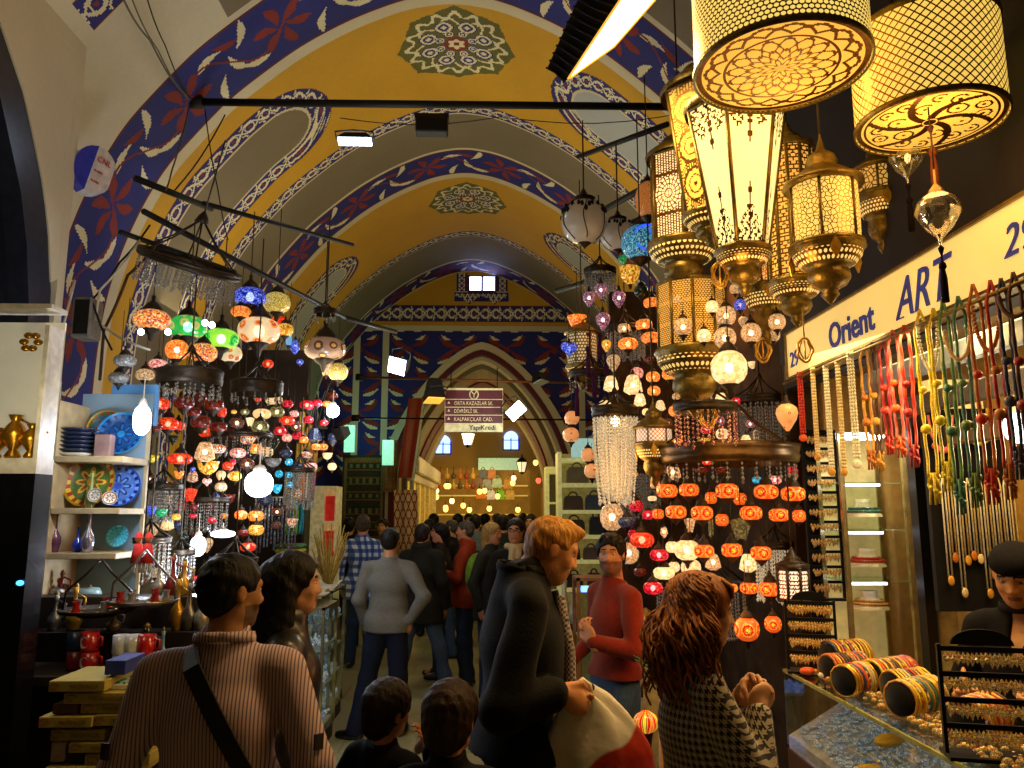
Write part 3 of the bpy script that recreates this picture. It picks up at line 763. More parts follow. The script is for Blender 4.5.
faceted(794, 568, 600, 30, 30, 4.3, 8, lattice, 'small white lattice table lantern behind the first jewellery rack', mat('cloth_lit_white', '#ffe6cf', .8, emi=.9, emicol='#ffe0c8', var=.03), DARKM, .1, base=False, capd=True, nu=12, nv=26)
def dome_lantern(px, ytop, ybot, wpx, Y, label, side, domem=BRASS, hb=.22):
    a = P(px, ytop, Y); b = P(px, ybot, Y); k = mpp(px, ybot, Y); R = wpx * k / 2; H = a.z - b.z
    root = thing('domed_lantern', label, 'lantern', b)
    me = MB().lathe([(R * .97, 0), (R * .99, H * .5), (R * .97, H)], 40).mesh('shade', [side]); set_uv(me, cyl_uv(1, R)); obj('shade', me, None, root)
    fr = MB()
    for z, w_ in ((0, 1.1), (H, 1.18)): fr.lathe([(R * .95, z - .012), (R * w_, z - .006), (R * w_, z + .008), (R * .95, z + .014)], 32)
    for i in range(6): fr.tube([(R * math.cos(i * PI / 3), R * math.sin(i * PI / 3), 0), (R * math.cos(i * PI / 3), R * math.sin(i * PI / 3), H)], .006, 5)
    obj('frame', fr, BRASS, root)
    obj('dome', MB().lathe([(R * 1.1, H), (R * .85, H + R * .3), (R * .5, H + R * .55), (R * .42, H + R * .62), (R * .48, H + R * .75), (R * .4, H + R * .95), (R * .15, H + R * 1.15), (R * .06, H + R * 1.5), (0, H + R * 1.8)], 28), domem, root)
    obj('bowl', bowl_mb(R, hb), BRASS, root)
    pb = MB().lathe([(R * 1.0, -hb * .14), (R * .97, -hb * .2), (R * .77, -hb * .33)], 40); me = pb.mesh('pierced_band', [PBAND]); set_uv(me, cyl_uv(1, R)); obj('pierced_band', me, None, root)
    obj('chain', MB().tube([(0, 0, H + R * 1.7), (0, 0, H + R + 1.2)], .005, 5), CHAIN, root)
    for i in range(3):
        pd = MB(); Mx = Matrix.Translation((R * 1.13 * math.cos(i * 2.1 + .3), R * 1.13 * math.sin(i * 2.1 + .3), -.03)) @ Matrix.Rotation(i * 2.1 + .3 + PI / 2, 4, 'Z') @ Matrix.Rotation(PI / 2, 4, 'X')
        pd.prism([(0, .03), (.015, 0), (.018, -.02), (.008, -.04), (0, -.055), (-.008, -.04), (-.018, -.02), (-.015, 0)], -.002, .002, M=Mx); obj('pendant', pd, BRASSL, root)
    return root
VOR = pierced('pierced_leaf_lattice', '#9a6e22', '#ffd468', .85, 46, .1, 'vor')
dome_lantern(827, 186, 247, 66, 2.7, 'domed brass lantern with leaf shaped holes, hanging left of the tasselled drum', VOR)
dome_lantern(766, 262, 288, 44, 3.7, 'squat domed brass lantern glowing orange below the bright tapered one', pierced('pierced_vor_orange', '#7c4a18', '#ffae5c', .9, 46, .12, 'vor'), hb=.3)
dome_lantern(654, 428, 444, 36, 4.6, 'small brass lantern with a pale diamond mesh drum beside the crystal chandelier', pierced('pierced_diamond_pink', '#a5824c', '#ffd9bd', .8, 26, .14, 'dia'), hb=.26)
dome_lantern(582, 333, 366, 30, 6.2, 'pale pierced dome lantern with a dark ring, left end of the right lamps', pierced('pierced_dome_pale', '#6e5a36', '#d9c48c', .45, 30, .14, 'row'), hb=.2)
dome_lantern(880, 170, 196, 44, 3.4, 'small dim brass lantern tucked behind the tasselled drum', pierced('pierced_dim', '#7a5520', '#e8b558', .5, 30, .14, 'vor'), hb=.3)
# filigree drop pendants
def drop(px, py, h, Y, label):
    k = mpp(px, py, Y); H = h * k; r = thing('filigree_pendant', label, 'pendant', P(px, py, Y), 0, 'filigree pendants')
    pts = [(math.cos(t) * .34 * (1 + .12 * math.cos(5 * t)), math.sin(t) * .5 * (1 + .12 * abs(math.sin(t)) ** 4)) for t in np.linspace(0, 2 * PI, 24, False)]
    mb = MB(); Mx = Matrix.Rotation(PI / 2, 4, 'X')
    mb.tube([Mx @ Vector((x * H, y * H, 0)) for x, y in pts], .06 * H, 5, closed=True)
    for sx in (-1, 1):
        mb.tube([Mx @ Vector((sx * H * (.04 + .2 * math.sin(t * 3)), H * (t - .5) * .9, 0)) for t in np.linspace(.05, .95, 9)], .035 * H, 5)
    mb.tube([Mx @ Vector((0, y * H, 0)) for y in (-.45, .45)], .04 * H, 5)
    obj('filigree', mb, BRASSL, r); obj('chain', MB().tube([(0, 0, H * .5), (0, 0, H * 2.0)], .003, 4), BRASS, r)
drop(720, 275, 24, 2.85, 'bright gold filigree drop below the tapered frosted lantern')
drop(763, 350, 22, 3.7, 'dull gold filigree drop below the squat domed lantern'); drop(805, 350, 22, 2.7, 'gold filigree drop in front of the shop sign left end')
drop(708, 415, 24, 3.9, 'dull filigree drop under the wide lattice lantern')
# clear blown glass drops with tassels right of the big drum
GL = glass('clear_glass', (.96, .93, .85), .35, .12)
def glassdrop(px, py, wpx, Y, label, dark=True):
    k = wpx * mpp(px, py, Y); r = thing('glass_drop_lamp', label, 'hanging lamp', P(px, py, Y), 0, 'clear glass drops'); 
    obj('glass', MB().lathe([(.02 * k, -.75 * k), (.06 * k, -.55 * k), (.3 * k, -.3 * k), (.5 * k, .05 * k), (.42 * k, .35 * k), (.2 * k, .5 * k)], 20), GL, r)
    obj('cap', MB().lathe([(.2 * k, .48 * k), (.15 * k, .6 * k), (.03 * k, .75 * k), (.02 * k, 1.1 * k), (0, 1.1 * k)], 14), BRASS, r)
    tassel_on(r, (0, 0, -.7 * k), .19 if dark else .1, mat('tassel_black', '#140f0e', .9, 0, .3, 80), .012)
    obj('chain', MB().tube([(0, 0, 1.0 * k), (0, 0, 1.1 * k + .8)], .003, 4), CHAIN, r)
glassdrop(906, 160, 34, 2.7, 'clear glass drop lamp with long black tassel, under the tasselled drum'); glassdrop(938, 215, 44, 2.35, 'lowest clear glass drop lamp, hanging in front of the shop sign')
glassdrop(964, 158, 34, 2.9, 'clear glass drop lamp with black tassel right of the dangling brown tassel')
def bigglobe(px, py, wpx, Y, asp, m, label, cap=DARKM):
    k = wpx * mpp(px, py, Y); r = thing('globe_lantern', label, 'hanging lamp', P(px, py, Y), .5)
    obj('globe', MB().lathe([(a * k, b * k) for a, b in ellprof(.5, asp, 12, .22, 2.1)], 28), m, r)
    obj('crown', MB().lathe([(0, (asp / 2 + .3) * k), (.05 * k, (asp / 2 + .22) * k), (.12 * k, (asp / 2 + .08) * k), (.2 * k, (asp / 2) * k), (.26 * k, (asp / 2 + .03) * k), (.18 * k, (asp / 2 - .03) * k)], 16), cap, r)
    obj('finial', MB().lathe([(.15 * k, -(asp / 2 - .015) * k), (.1 * k, -(asp / 2 + .02) * k), (.04 * k, -(asp / 2 + .07) * k), (0, -(asp / 2 + .12) * k)], 16), cap, r)
    mb = MB()
    for i in range(6):
        a = i * PI / 3
        mb.tube([(k * .512 * math.sin(t) * math.cos(a + .12 * math.sin(3 * t)), k * .512 * math.sin(t) * math.sin(a + .12 * math.sin(3 * t)), k * asp / 2 * 1.02 * math.cos(t)) for t in np.linspace(.5, 2.6, 12)], .012 * k, 5)
        for j in range(5):
            t = 1.1 + .18 * math.sin(j * 1.9 + i); aa = a + (j - 2) * .17
            p0 = Vector((k * .52 * math.sin(t) * math.cos(aa), k * .52 * math.sin(t) * math.sin(aa), k * asp / 2 * math.cos(t))); mb.ell(p0, .05 * k, .03 * k, .07 * k, 6, 4)
    obj('wrought_flowers', mb, IRON, r)
    obj('chain', MB().tube([(0, 0, (asp / 2 + .25) * k), (0, 0, (asp / 2) * k + .6)], .006, 5), CHAIN, r)
    return r
OPAL = mat('opal_glass', '#c4bca8', .25, 0, .06, 4, coat=.4, emi=.04)
bigglobe(584, 222, 46, 5.2, 1.0, OPAL, 'white opal globe lantern wrapped in black iron flowers, unlit'); bigglobe(618, 235, 36, 5.5, .9, OPAL, 'smaller unlit opal globe with black iron flowers, behind its twin')
bigglobe(1004, 75, 66, 3.2, 1.0, OPAL, 'unlit opal globe at the far top right with iron flowers'); bigglobe(1012, 160, 90, 3.4, 1.0, OPAL, 'large pale globe above the sign beside the tasselled drum')
bigglobe(885, 146, 54, 3.6, .9, mat('crackle_glass', '#a88a5c', .2, 0, .3, 30, .003, coat=.4, emi=.06), 'crackle glass globe half hidden behind the tasselled drum')
# big wall facing rosette globes
R_ORP = rosette('rosette_orange_patterned', ('#b0602a', '#d8873e'), ('#6b2a10', '#f0a850', '#8a3a14', '#e0904a'), .35, 30)
R_BLU = mosaic('mosaic_turquoise', ['#1d4f8a', '#2f8fc0', '#59c4dd', '#1a2f80', '#8fe0ee'], .45, 170)
def shade_lamp(px, py, w, h, Y, m, label):
    k = mpp(px, py, Y); r = thing('mosaic_globe_lamp', label, 'hanging lamp', P(px, py, Y), .3)
    obj('globe', MB().lathe([(a * w * k, b * h * k) for a, b in ellprof(.5, 1, 12, .3, 2.1)], 26), m, r)
    obj('cap', MB().lathe([(.18 * w * k, .48 * h * k), (.3 * w * k, .5 * h * k), (.15 * w * k, .58 * h * k), (.04 * w * k, .7 * h * k), (0, .9 * h * k)], 14), DARKM, r)
    obj('finial', MB().lathe([(.3 * w * k, -.47 * h * k), (.2 * w * k, -.55 * h * k), (0, -.7 * h * k)], 14), DARKM, r)
    obj('chain', MB().tube([(0, 0, .8 * h * k), (0, 0, .8 * h * k + .7)], .005, 4), CHAIN, r); return r
shade_lamp(648, 200, 26, 38, 5.0, R_ORP, 'brown patterned upright globe lamp left of the rose cutwork lantern')
o_ = shade_lamp(640, 243, 38, 36, 4.9, R_BLU, 'turquoise mosaic globe lamp with a glowing blue centre ring')
rb = MB(); k_ = 38 * mpp(640, 243, 4.9)
rb.lathe([(.30 * k_, 0), (.33 * k_, .03 * k_), (.36 * k_, 0)], 20); rb.lathe([(0, .05 * k_), (.12 * k_, .02 * k_), (.22 * k_, 0)], 20); rb.xf(Matrix.Translation((.12 * k_, -.42 * k_, .02 * k_)) @ Matrix.Rotation(PI / 2, 4, 'X'))
q = obj('centre_ring', rb, mat('glass_blue_glow', '#2a4cff', .3, emi=1.2, emicol='#2f5cff'), o_); q.rotation_euler = (0, 0, -.3)
# crystal chandeliers and ring chandeliers
CRY = mosaic('crystal_beads', ['#e8d8b0', '#8c7a58', '#fff6dc', '#5a4a34', '#c9b48a'], .55, 900, dark=.2)
CRYD = mosaic('crystal_beads_dim', ['#8a8474', '#403c36', '#c9c2b0', '#2a2722', '#6f675a'], .16, 900, dark=.2)
def ring_chandelier(px, py, wpx, Y, label, drops=24, dl=.12, band=.05, m=BRASS, crystals=True, tiers=1, tilt=(0, 0), crym=None, arms=True, strand_out=1.0, lit=False):
    k = mpp(px, py, Y); R = wpx * k / 2; r = thing('ring_chandelier', label, 'chandelier', P(px, py, Y), rot=(tilt[0], tilt[1], 0))
    mb = MB()
    mb.lathe([(R * .96, -band / 2), (R, -band * .4), (R * 1.02, -band * .1), (R * 1.0, 0), (R * 1.02, band * .2), (R * 1.03, band * .45), (R * .96, band / 2), (R * .93, 0), (R * .96, -band / 2)], 40)
    obj('ring', mb, m, r)
    if arms:
        for i in range(6):
            a = i * PI / 3; obj('arm', MB().tube([(R * .97 * math.cos(a), R * .97 * math.sin(a), band / 2), (R * .5 * math.cos(a), R * .5 * math.sin(a), R * .45), (0, 0, R * .95)], .006, 5), m, r)
        obj('crown', MB().lathe([(0, R * .85), (R * .14, R * .88), (R * .1, R * 1.0), (0, R * 1.15)], 12), m, r)
        obj('chain', MB().tube([(0, 0, R * 1.1), (0, 0, R * 1.1 + .5)], .006, 5), CHAIN, r)
    if crystals:
        cb = MB(); rd = random.Random(int(px))
        for t in range(tiers):
            rr = R * (.95 - .2 * t) * strand_out
            for i in range(drops):
                a = 2 * PI * (i + .5 * t) / drops; L = dl * rd.uniform(.85, 1.1)
                nb = max(3, int(L / .022))
                for j in range(nb):
                    z = -band / 2 - L * (j + .5) / nb; s_ = .0075 if j < nb - 1 else .011
                    rc = rr * (1 - .25 * (j / nb) ** 2 * (1 if lit else 0))
                    x, y = rc * math.cos(a), rc * math.sin(a)
                    cb.add([(x, y, z + s_ * 1.5), (x + s_, y, z), (x, y + s_, z), (x - s_, y, z), (x, y - s_, z), (x, y, z - s_ * 1.5)], [(0, 1, 2), (0, 2, 3), (0, 3, 4), (0, 4, 1), (5, 2, 1), (5, 3, 2), (5, 4, 3), (5, 1, 4)])
        o = obj('crystal_strands', cb, crym or CRY, r); o['kind'] = 'stuff'
    if lit: obj('bulb', MB().ell((0, 0, -.06), .03, .03, .035, 10, 8), BW, r)
    return r
ring_chandelier(615, 412, 46, 5.0, 'crystal chandelier with long bead curtains and a bright bulb inside', 26, .52, .07, DARKM, tiers=3, lit=True)
ring_chandelier(728, 455, 134, 4.5, 'widest dark bronze ring chandelier, above the rows of orange eye lamps', 30, .10, .11, BRZD, tiers=1, crym=CRYD)
ring_chandelier(705, 408, 62, 3.95, 'smaller bronze ring chandelier with coloured glass above the widest ring', 18, .16, .05, DARKM, tiers=1, crym=mosaic('glass_tubes_red_violet', ['#b02818', '#3a1c38', '#e8c87a', '#571828', '#8c2a4a'], .5, 300))
ring_chandelier(590, 375, 42, 6.0, 'dark ring chandelier with hanging purple tassels, left end of the right lamps', 10, .1, .06, DARKM, crym=CRYD)
ring_chandelier(190, 264, 98, 5.2, 'large tilted bronze ring chandelier with dull crystals, at the top of the left lamps', 34, .16, .06, DARKM, tiers=3, tilt=(.25, .32), crym=CRYD, arms=True)
ring_chandelier(190, 378, 62, 5.0, 'dark embossed ring chandelier over the small red lamps on the left', 16, .08, .1, DARKM, tiers=2, crym=CRYD)
ring_chandelier(257, 388, 50, 5.8, 'bronze ring chandelier with a red light on top, middle of the left lamps', 14, .06, .1, DARKM, tiers=1, crym=CRYD)
ring_chandelier(325, 312, 22, 6.2, 'little dark bronze crown ring hanging over the spiral patterned globe', 8, .05, .05, DARKM, crym=CRYD)
for i, (x, y, L) in enumerate([(588, 352, .34), (600, 340, .3), (606, 362, .36), (594, 378, .3), (577, 396, .3), (641, 380, .2)]):
    r = thing('hanging_tassel', 'purple silk tassel hanging %s the dark ring on the right stalls' % ['left under', 'high over', 'right under', 'just inside', 'outermost from', 'apart from'][i], 'tassel', P(x, y, 5.7), 0, 'purple tassels')
    tassel_on(r, (0, 0, .15), L, mat('tassel_purple', '#3c1640', .9, 0, .3, 80), .018)

for (x, y, w_, Y, dl, ti, lab) in [(205, 500, 46, 6.0, .22, 3, 'dim crystal ring under the ribbed amber bowl'), (163, 487, 38, 5.4, .2, 3, 'dark glass hung ring beside the yellow cup lamp'), (300, 470, 30, 6.9, .3, 2, 'narrow ring with long glass strands by the cyan lamps'),
    (150, 540, 40, 4.95, .22, 2, 'small ring of dull glass drops above the silver tray'), (235, 560, 44, 5.9, .2, 3, 'low crystal ring behind the hair of the striped shirt man'), (180, 552, 30, 5.2, .2, 2, 'tiny ring of clear drops left of the low daylight bulb'), (242, 436, 60, 6.5, .16, 2, 'wide dim ring behind the flowered red lamps')]:
    ring_chandelier(x, y, w_, Y, lab, 18, dl, .04, DARKM, tiers=ti, crym=CRYD)
for (x, y, w_, Y, dl, ti, lab, cm) in [(640, 470, 40, 5.6, .3, 3, 'dim crystal ring right of the long crystal chandelier', CRYD), (700, 585, 90, 5.2, .3, 3, 'low wide crystal ring behind the orange eye lamps', CRYD), (625, 330, 40, 5.8, .2, 3, 'dark crystal ring behind the orange ribbed lamps', CRYD), (775, 545, 40, 4.9, .3, 2, 'crystal ring beside the earring tower', CRY), (600, 272, 32, 5.9, .12, 3, 'dark openwork ring above the violet drop lamps', CRYD), (760, 400, 50, 4.9, .3, 2, 'dim crystal ring beyond the sign left end', CRYD)]:
    ring_chandelier(x, y, w_, Y, lab, 22, dl, .05, DARKM, tiers=ti, crym=cm)
# ------------------------------------------------------------------ the two masses of small lamps
RED = mosaic('mosaic_red', ['#e03a18', '#b8200f', '#ff5a28', '#d42a20'], .75, 14, .12); DRED = mosaic('mosaic_dark_red', ['#6b1710', '#8c2414', '#561310', '#7c2c1c'], .16, 14, .0)
CRIM = mosaic('mosaic_crimson', ['#d0102a', '#a80c1c', '#ff3048', '#8c0c20'], .75, 12, .15); ORG = mosaic('mosaic_orange', ['#f07a28', '#ffa040', '#e05a18', '#ffc060'], .85, 16, .12)
CRM = rosette('rosette_cream', ('#d9b478', '#f0d8a0'), ('#c06a3a', '#f2dcae', '#b8864a', '#e6c890'), .7, 3.2); OLV = mosaic('glass_olive', ['#7d7a48', '#9c9460', '#5e5c34'], .35, 10, .25)
MUL = mosaic('mosaic_multicolour', ['#c02818', '#e8a838', '#3a5a8a', '#e8d8b8', '#2c6a3a', '#d84818', '#f2e2c2'], .75, 16, .12); PNK = mosaic('mosaic_pink', ['#e88a7a', '#f4b8a4', '#c85a58', '#f8d8c8'], .75, 13, .15)
GRY = mosaic('glass_grey', ['#7c7a74', '#918f88', '#6a6862'], .12, 10, .0); AMB = mosaic('glass_amber', ['#d89018', '#f0b838', '#a86410', '#ffd868'], .7, 14, .1)
CLR = mosaic('glass_clear_speckled', ['#5c5048', '#3a302a', '#8a6a58', '#a84830'], .22, 16, .35); FRO = mosaic('glass_frosted_warm', ['#f0d8a0', '#ffe8b8', '#d8b880'], .85, 8, .2, dark=.7)
CRK = mosaic('glass_crackle', ['#d8b080', '#f0cc98', '#b08858', '#ffe0b0'], .55, 12, .35, dark=.5); BLU = mosaic('mosaic_blue', ['#1c2cc0', '#3a58e8', '#101a78', '#88a0ff'], .65, 22, .1)
NAVY = mosaic('mosaic_navy', ['#1a2440', '#2c3a60', '#4a5a80'], .12, 14); CYA = mosaic('mosaic_cyan', ['#18a0c8', '#50d8f0', '#0c6a98'], .9, 12, .2); YEL = mosaic('glass_yellow', ['#e8c820', '#f8e050', '#b89818'], .45, 10)
t = NT('mosaic_orange_eyes'); v = t.coord(1); x = t.n('ShaderNodeSeparateXYZ', {0: v}); an = t.math('ARCTAN2', x.outputs[1], x.outputs[0])
aa = t.math('MULTIPLY', t.math('SUBTRACT', t.math('FRACT', t.math('MULTIPLY', an, 5 / 6.2832)), .5), .6); d_ = t.math('SQRT', t.math('ADD', t.math('MULTIPLY', aa, aa), t.math('MULTIPLY', x.outputs[2], x.outputs[2])))
jag = t.math('MULTIPLY', t.n('ShaderNodeTexVoronoi', {'Vector': v, 'Scale': 14}).outputs['Distance'], .10); rc = t.ramp(t.math('ADD', d_, jag), [(0, srgb('#1c4048')), (.055, srgb('#f8cc38')), (.12, srgb('#3a1c10')), (.145, srgb('#f8a830')), (.175, srgb('#c81808')), (.26, srgb('#f09038')), (.33, srgb('#e05818'))], 'CONSTANT')
EYE = t.done(t.bsdf(rc, .25, emi=rc, es=.75, coat=.3), True); MATS['mosaic_orange_eyes'] = EYE
SPOTG = rosette('rosette_green_spots', ('#189838', '#28c050'), ('#c0b868', '#a8b860', '#d8c888', '#c0c070'), .6, 3.4, seed=.2); LIME = rosette('rosette_lime_stars', ('#88d030', '#a8e848'), ('#20a040', '#38d060', '#108030', '#28b048'), .6, 2.3, seed=.5)
CRD = rosette('rosette_cream_dots', ('#c8b080', '#e8d8b0'), ('#c85a28', '#e89048', '#b03818', '#d88848'), .65, 3.3, seed=.9); SPIR = rosette('rosette_brown_spirals', ('#8a6a58', '#a88468'), ('#d8903a', '#5a3828', '#e0a850', '#6a4838'), .3, 3.0, seed=.1)
YSPK = mosaic('mosaic_yellow_speckle', ['#e8d068', '#c8a838', '#f0e090', '#b89030'], .55, 30); OSPK = mosaic('mosaic_orange_speckle', ['#f88030', '#ffb050', '#e05820', '#ffd080', '#7a3a58'], .8, 26)
GRN = mosaic('mosaic_green', ['#188848', '#30b868', '#0c5a30'], .4, 16); GND = mosaic('glass_dark_green', ['#0e2a1c', '#163a28'], .05, 14); PUR = mosaic('glass_violet', ['#8a5878', '#b88098', '#5c3458', '#d8a8b0'], .45, 12, .35)
SK = rosette('gourd_orange_pattern', ('#d88848', '#f0a868'), ('#7a3818', '#f4b878', '#9a5428', '#e89a58'), .5, 3.2, trans=0)
GLS = 'lamps of the left stall'; GRS = 'lamps of the right stall'
def YL(x): return 4.75 + max(0, x - 120) / 215 * 2.6
Lst = [
 (152,320,36,'globe',OSPK,'orange speckled','wide mosaic lamp',BWH,.58), (188,327,37,'globe',SPOTG,'green','wide lamp with tan spots',BWH,.62), (221,339,35,'globe',LIME,'lime green','wide lamp with star flowers',BWH,.6),
 (177,350,23,'globe',ORG,'pale orange','rosette lamp',BWH,.9), (203,353,28,'globe',OSPK,'orange and white','speckled lamp',BWH,.7), (231,354,22,'globe',CRD,'beige speckled','lamp',None,.8),
 (250,297,32,'globe',BLU,'royal blue','wide mosaic lamp',BWH,.6), (277,303,27,'globe',YSPK,'yellow speckled','round lamp',None,.8), (259,331,42,'globe',CRD,'cream','big oval lamp with orange dots',BW,.66), (241,312,20,'globe',ORG,'deep orange','lamp',None,.6),
 (279,322,16,'globe',RED,'red','lamp',None,.8), (285,330,17,'globe',AMB,'amber','lamp',None,.8), (289,338,20,'fan',mat('glass_sky','#7cc0e8',.2,emi=.5),'sky blue','crescent shell lamp',None,.8), (295,347,16,'heart',BLU,'cobalt blue','drop lamp',BWH,.8),
 (325,349,42,'globe',SPIR,'brown','wide lamp with spiral circles',None,.56), (338,372,20,'globe',YSPK,'cream','round lamp',None,.9), (326,370,16,'fan',CRK,'cream','shell lamp',None,.8), (300,362,7,'globe',BLU,'tiny blue','lamp',BWH,.8),
 (125,361,22,'globe',GRY,'unlit grey','lamp',None,.6), (119,378,20,'globe',GRY,'unlit pale grey','lamp',None,.62), (145,375,18,'globe',CRK,'pale beige','lamp',None,.7), (158,364,18,'globe',PNK,'dull pink','lamp',None,.55),
 (159,404,20,'jar',RED,'bright red','jar lamp',BW,.6), (168,424,20,'jar',RED,'bright red','jar lamp',BW,.6), (178,426,13,'jar',RED,'red','jar lamp',None,.7), (184,403,20,'jar',DRED,'dark red','jar lamp',None,.6), (214,405,19,'jar',DRED,'dark red','jar lamp',None,.6),
 (194,412,14,'jar',DRED,'dark red','jar lamp',None,.6), (222,412,9,'jar',RED,'red','jar lamp',None,1.1), (201,422,20,'jar',DRED,'dark red','jar lamp',None,.6), (219,427,16,'jar',DRED,'dark red','jar lamp',None,.6), (205,431,12,'tulip',RED,'glowing red','lamp',BW,.8), (155,427,14,'jar',DRED,'dim red','jar lamp',None,.6),
 (180,459,24,'globe',RED,'flat bright red','wide lamp',BW,.5), (205,452,20,'tulip',CRK,'clear','tulip lamp',BW,.8), (217,449,17,'globe',MUL,'many coloured','mosaic lamp',None,.6), (208,468,22,'bowl',AMB,'ribbed amber','bowl lamp',BW,.6), (152,459,14,'bowl',YEL,'yellow','cup lamp',None,.5),
 (179,475,10,'bowl',ORG,'orange','cup lamp',BW,.8), (193,469,5,'globe',BLU,'tiny blue','lamp',BWH,.8), (207,482,9,'heart',PNK,'pink','heart lamp',None,.8), (190,497,14,'fan',RED,'red','leaf shaped lamp',None,.8), (194,508,10,'bowl',DRED,'dark red','cup lamp',None,.8),
 (193,516,8,'globe',CRIM,'crimson','lamp',None,.6), (212,520,8,'globe',CRIM,'pinkish red','lamp',BW,.8), (224,516,8,'globe',ORG,'orange','lamp',None,.7), (161,513,13,'bowl',GRN,'green','cup lamp',None,.6), (176,517,9,'globe',AMB,'amber','lamp',None,.8), (151,511,10,'bowl',BLU,'blue','cup lamp',None,.9),
 (238,389,12,'globe',RED,'red','small lamp',BW,.7), (246,384,7,'globe',RED,'tiny red','lamp',BW,.8), (268,364,11,'globe',RED,'red','small lamp',BW,.8), (258,397,7,'jar',RED,'red','jar lamp',None,1.4), (274,400,17,'globe',CRM,'cream','flowered lamp',None,.65), (288,404,11,'globe',CRIM,'crimson','lamp',None,.7),
 (307,405,15,'globe',CRIM,'crimson','lamp',BW,.65), (317,403,11,'globe',CRIM,'crimson','lamp',None,.65), (327,404,9,'globe',ORG,'orange','small lamp',BW,.7), (262,414,18,'globe',CRM,'cream','flowered lamp',BW,.6), (277,412,15,'globe',OLV,'olive','lamp',BW,.75), (245,412,9,'globe',OLV,'olive','small lamp',BW,.7), (234,412,6,'globe',AMB,'tiny amber','lamp',BW,.7),
 (237,423,15,'globe',CLR,'clear red speckled','lamp',BW,.75), (260,427,18,'globe',OLV,'olive','lamp',BW,.7), (250,423,9,'fan',CRM,'cream','shell lamp',None,.8), (287,421,16,'globe',RED,'bright red','lamp',BW,.6), (294,414,10,'globe',PNK,'pink','lamp',None,.7), (280,431,13,'globe',CRIM,'crimson flowered','lamp',BW,.7), (308,420,11,'globe',CRIM,'crimson','lamp',None,.7),
 (296,427,11,'globe',CLR,'clear','lamp',BW,.8), (298,436,13,'globe',CRIM,'crimson','lamp',None,.6), (287,438,10,'globe',PNK,'pink','lamp',BW,.8), (304,440,9,'globe',ORG,'orange','lamp',BW,.8), (324,423,9,'globe',CRIM,'red','small lamp',BW,.7), (249,439,17,'globe',MUL,'many coloured','mosaic lamp',BW,.7), (256,449,13,'globe',ORG,'orange','lamp',BW,.8),
 (266,452,15,'globe',CRM,'cream','rosette lamp',None,.7), (238,453,16,'globe',PNK,'pink','lamp',BW,.65), (247,464,15,'globe',CLR,'clear red speckled','lamp',BW,.8), (273,463,17,'bowl',GRY,'unlit grey','bowl lamp',None,.5), (286,453,13,'globe',NAVY,'dark navy','lamp',None,.6), (306,455,13,'globe',MUL,'red and yellow','mosaic lamp',None,.55),
 (316,447,10,'globe',ORG,'orange','eye lamp',None,.7), (323,447,10,'globe',EYE,'orange eyed','lamp',None,.7), (311,467,13,'globe',PNK,'pink eyed','lamp',None,.7), (232,462,8,'globe',CRIM,'crimson','small lamp',None,.8), (228,466,11,'globe',RED,'red','small lamp',None,.8), (221,487,12,'globe',CRK,'clear','lamp',BWH,.8), (235,476,13,'globe',AMB,'amber speckled','lamp',BW,.8),
 (289,462,8,'globe',CYA,'cyan','small lamp',BWH,.9), (289,475,7,'globe',CYA,'cyan','small lamp',BWH,.9), (290,485,7,'globe',CYA,'cyan','small lamp',BWH,.9), (277,489,10,'bowl',CYA,'bright cyan','cup lamp',BWH,.9), (279,474,8,'globe',CYA,'cyan','small lamp',None,.9),
 (241,515,13,'globe',ORG,'orange red','lamp',BW,.75), (256,516,16,'globe',ORG,'orange','lamp',BW,.7), (256,530,16,'globe',AMB,'amber','lamp',BW,.7), (243,533,11,'globe',DRED,'dark red','lamp',None,.7), (248,547,16,'globe',RED,'glowing orange red','lamp',BW,.6), (232,476,9,'globe',CRM,'cream','small lamp',None,.7),
 (166,560,12,'bowl',DRED,'dark red','cup lamp',None,.6), (209,568,14,'globe',GRN,'pale green','lamp',None,.8), (190,580,14,'bowl',CRIM,'crimson','bowl',None,.5), (177,552,9,'globe',AMB,'amber','lamp',None,.6)]
for (x, y, w_, kd, m, c, d, b, asp) in Lst: hang(x, y, w_, YL(x) + random.uniform(-.12, .12), kd, m, c, d, b, asp, GLS, chain=random.uniform(.8, 1.5))
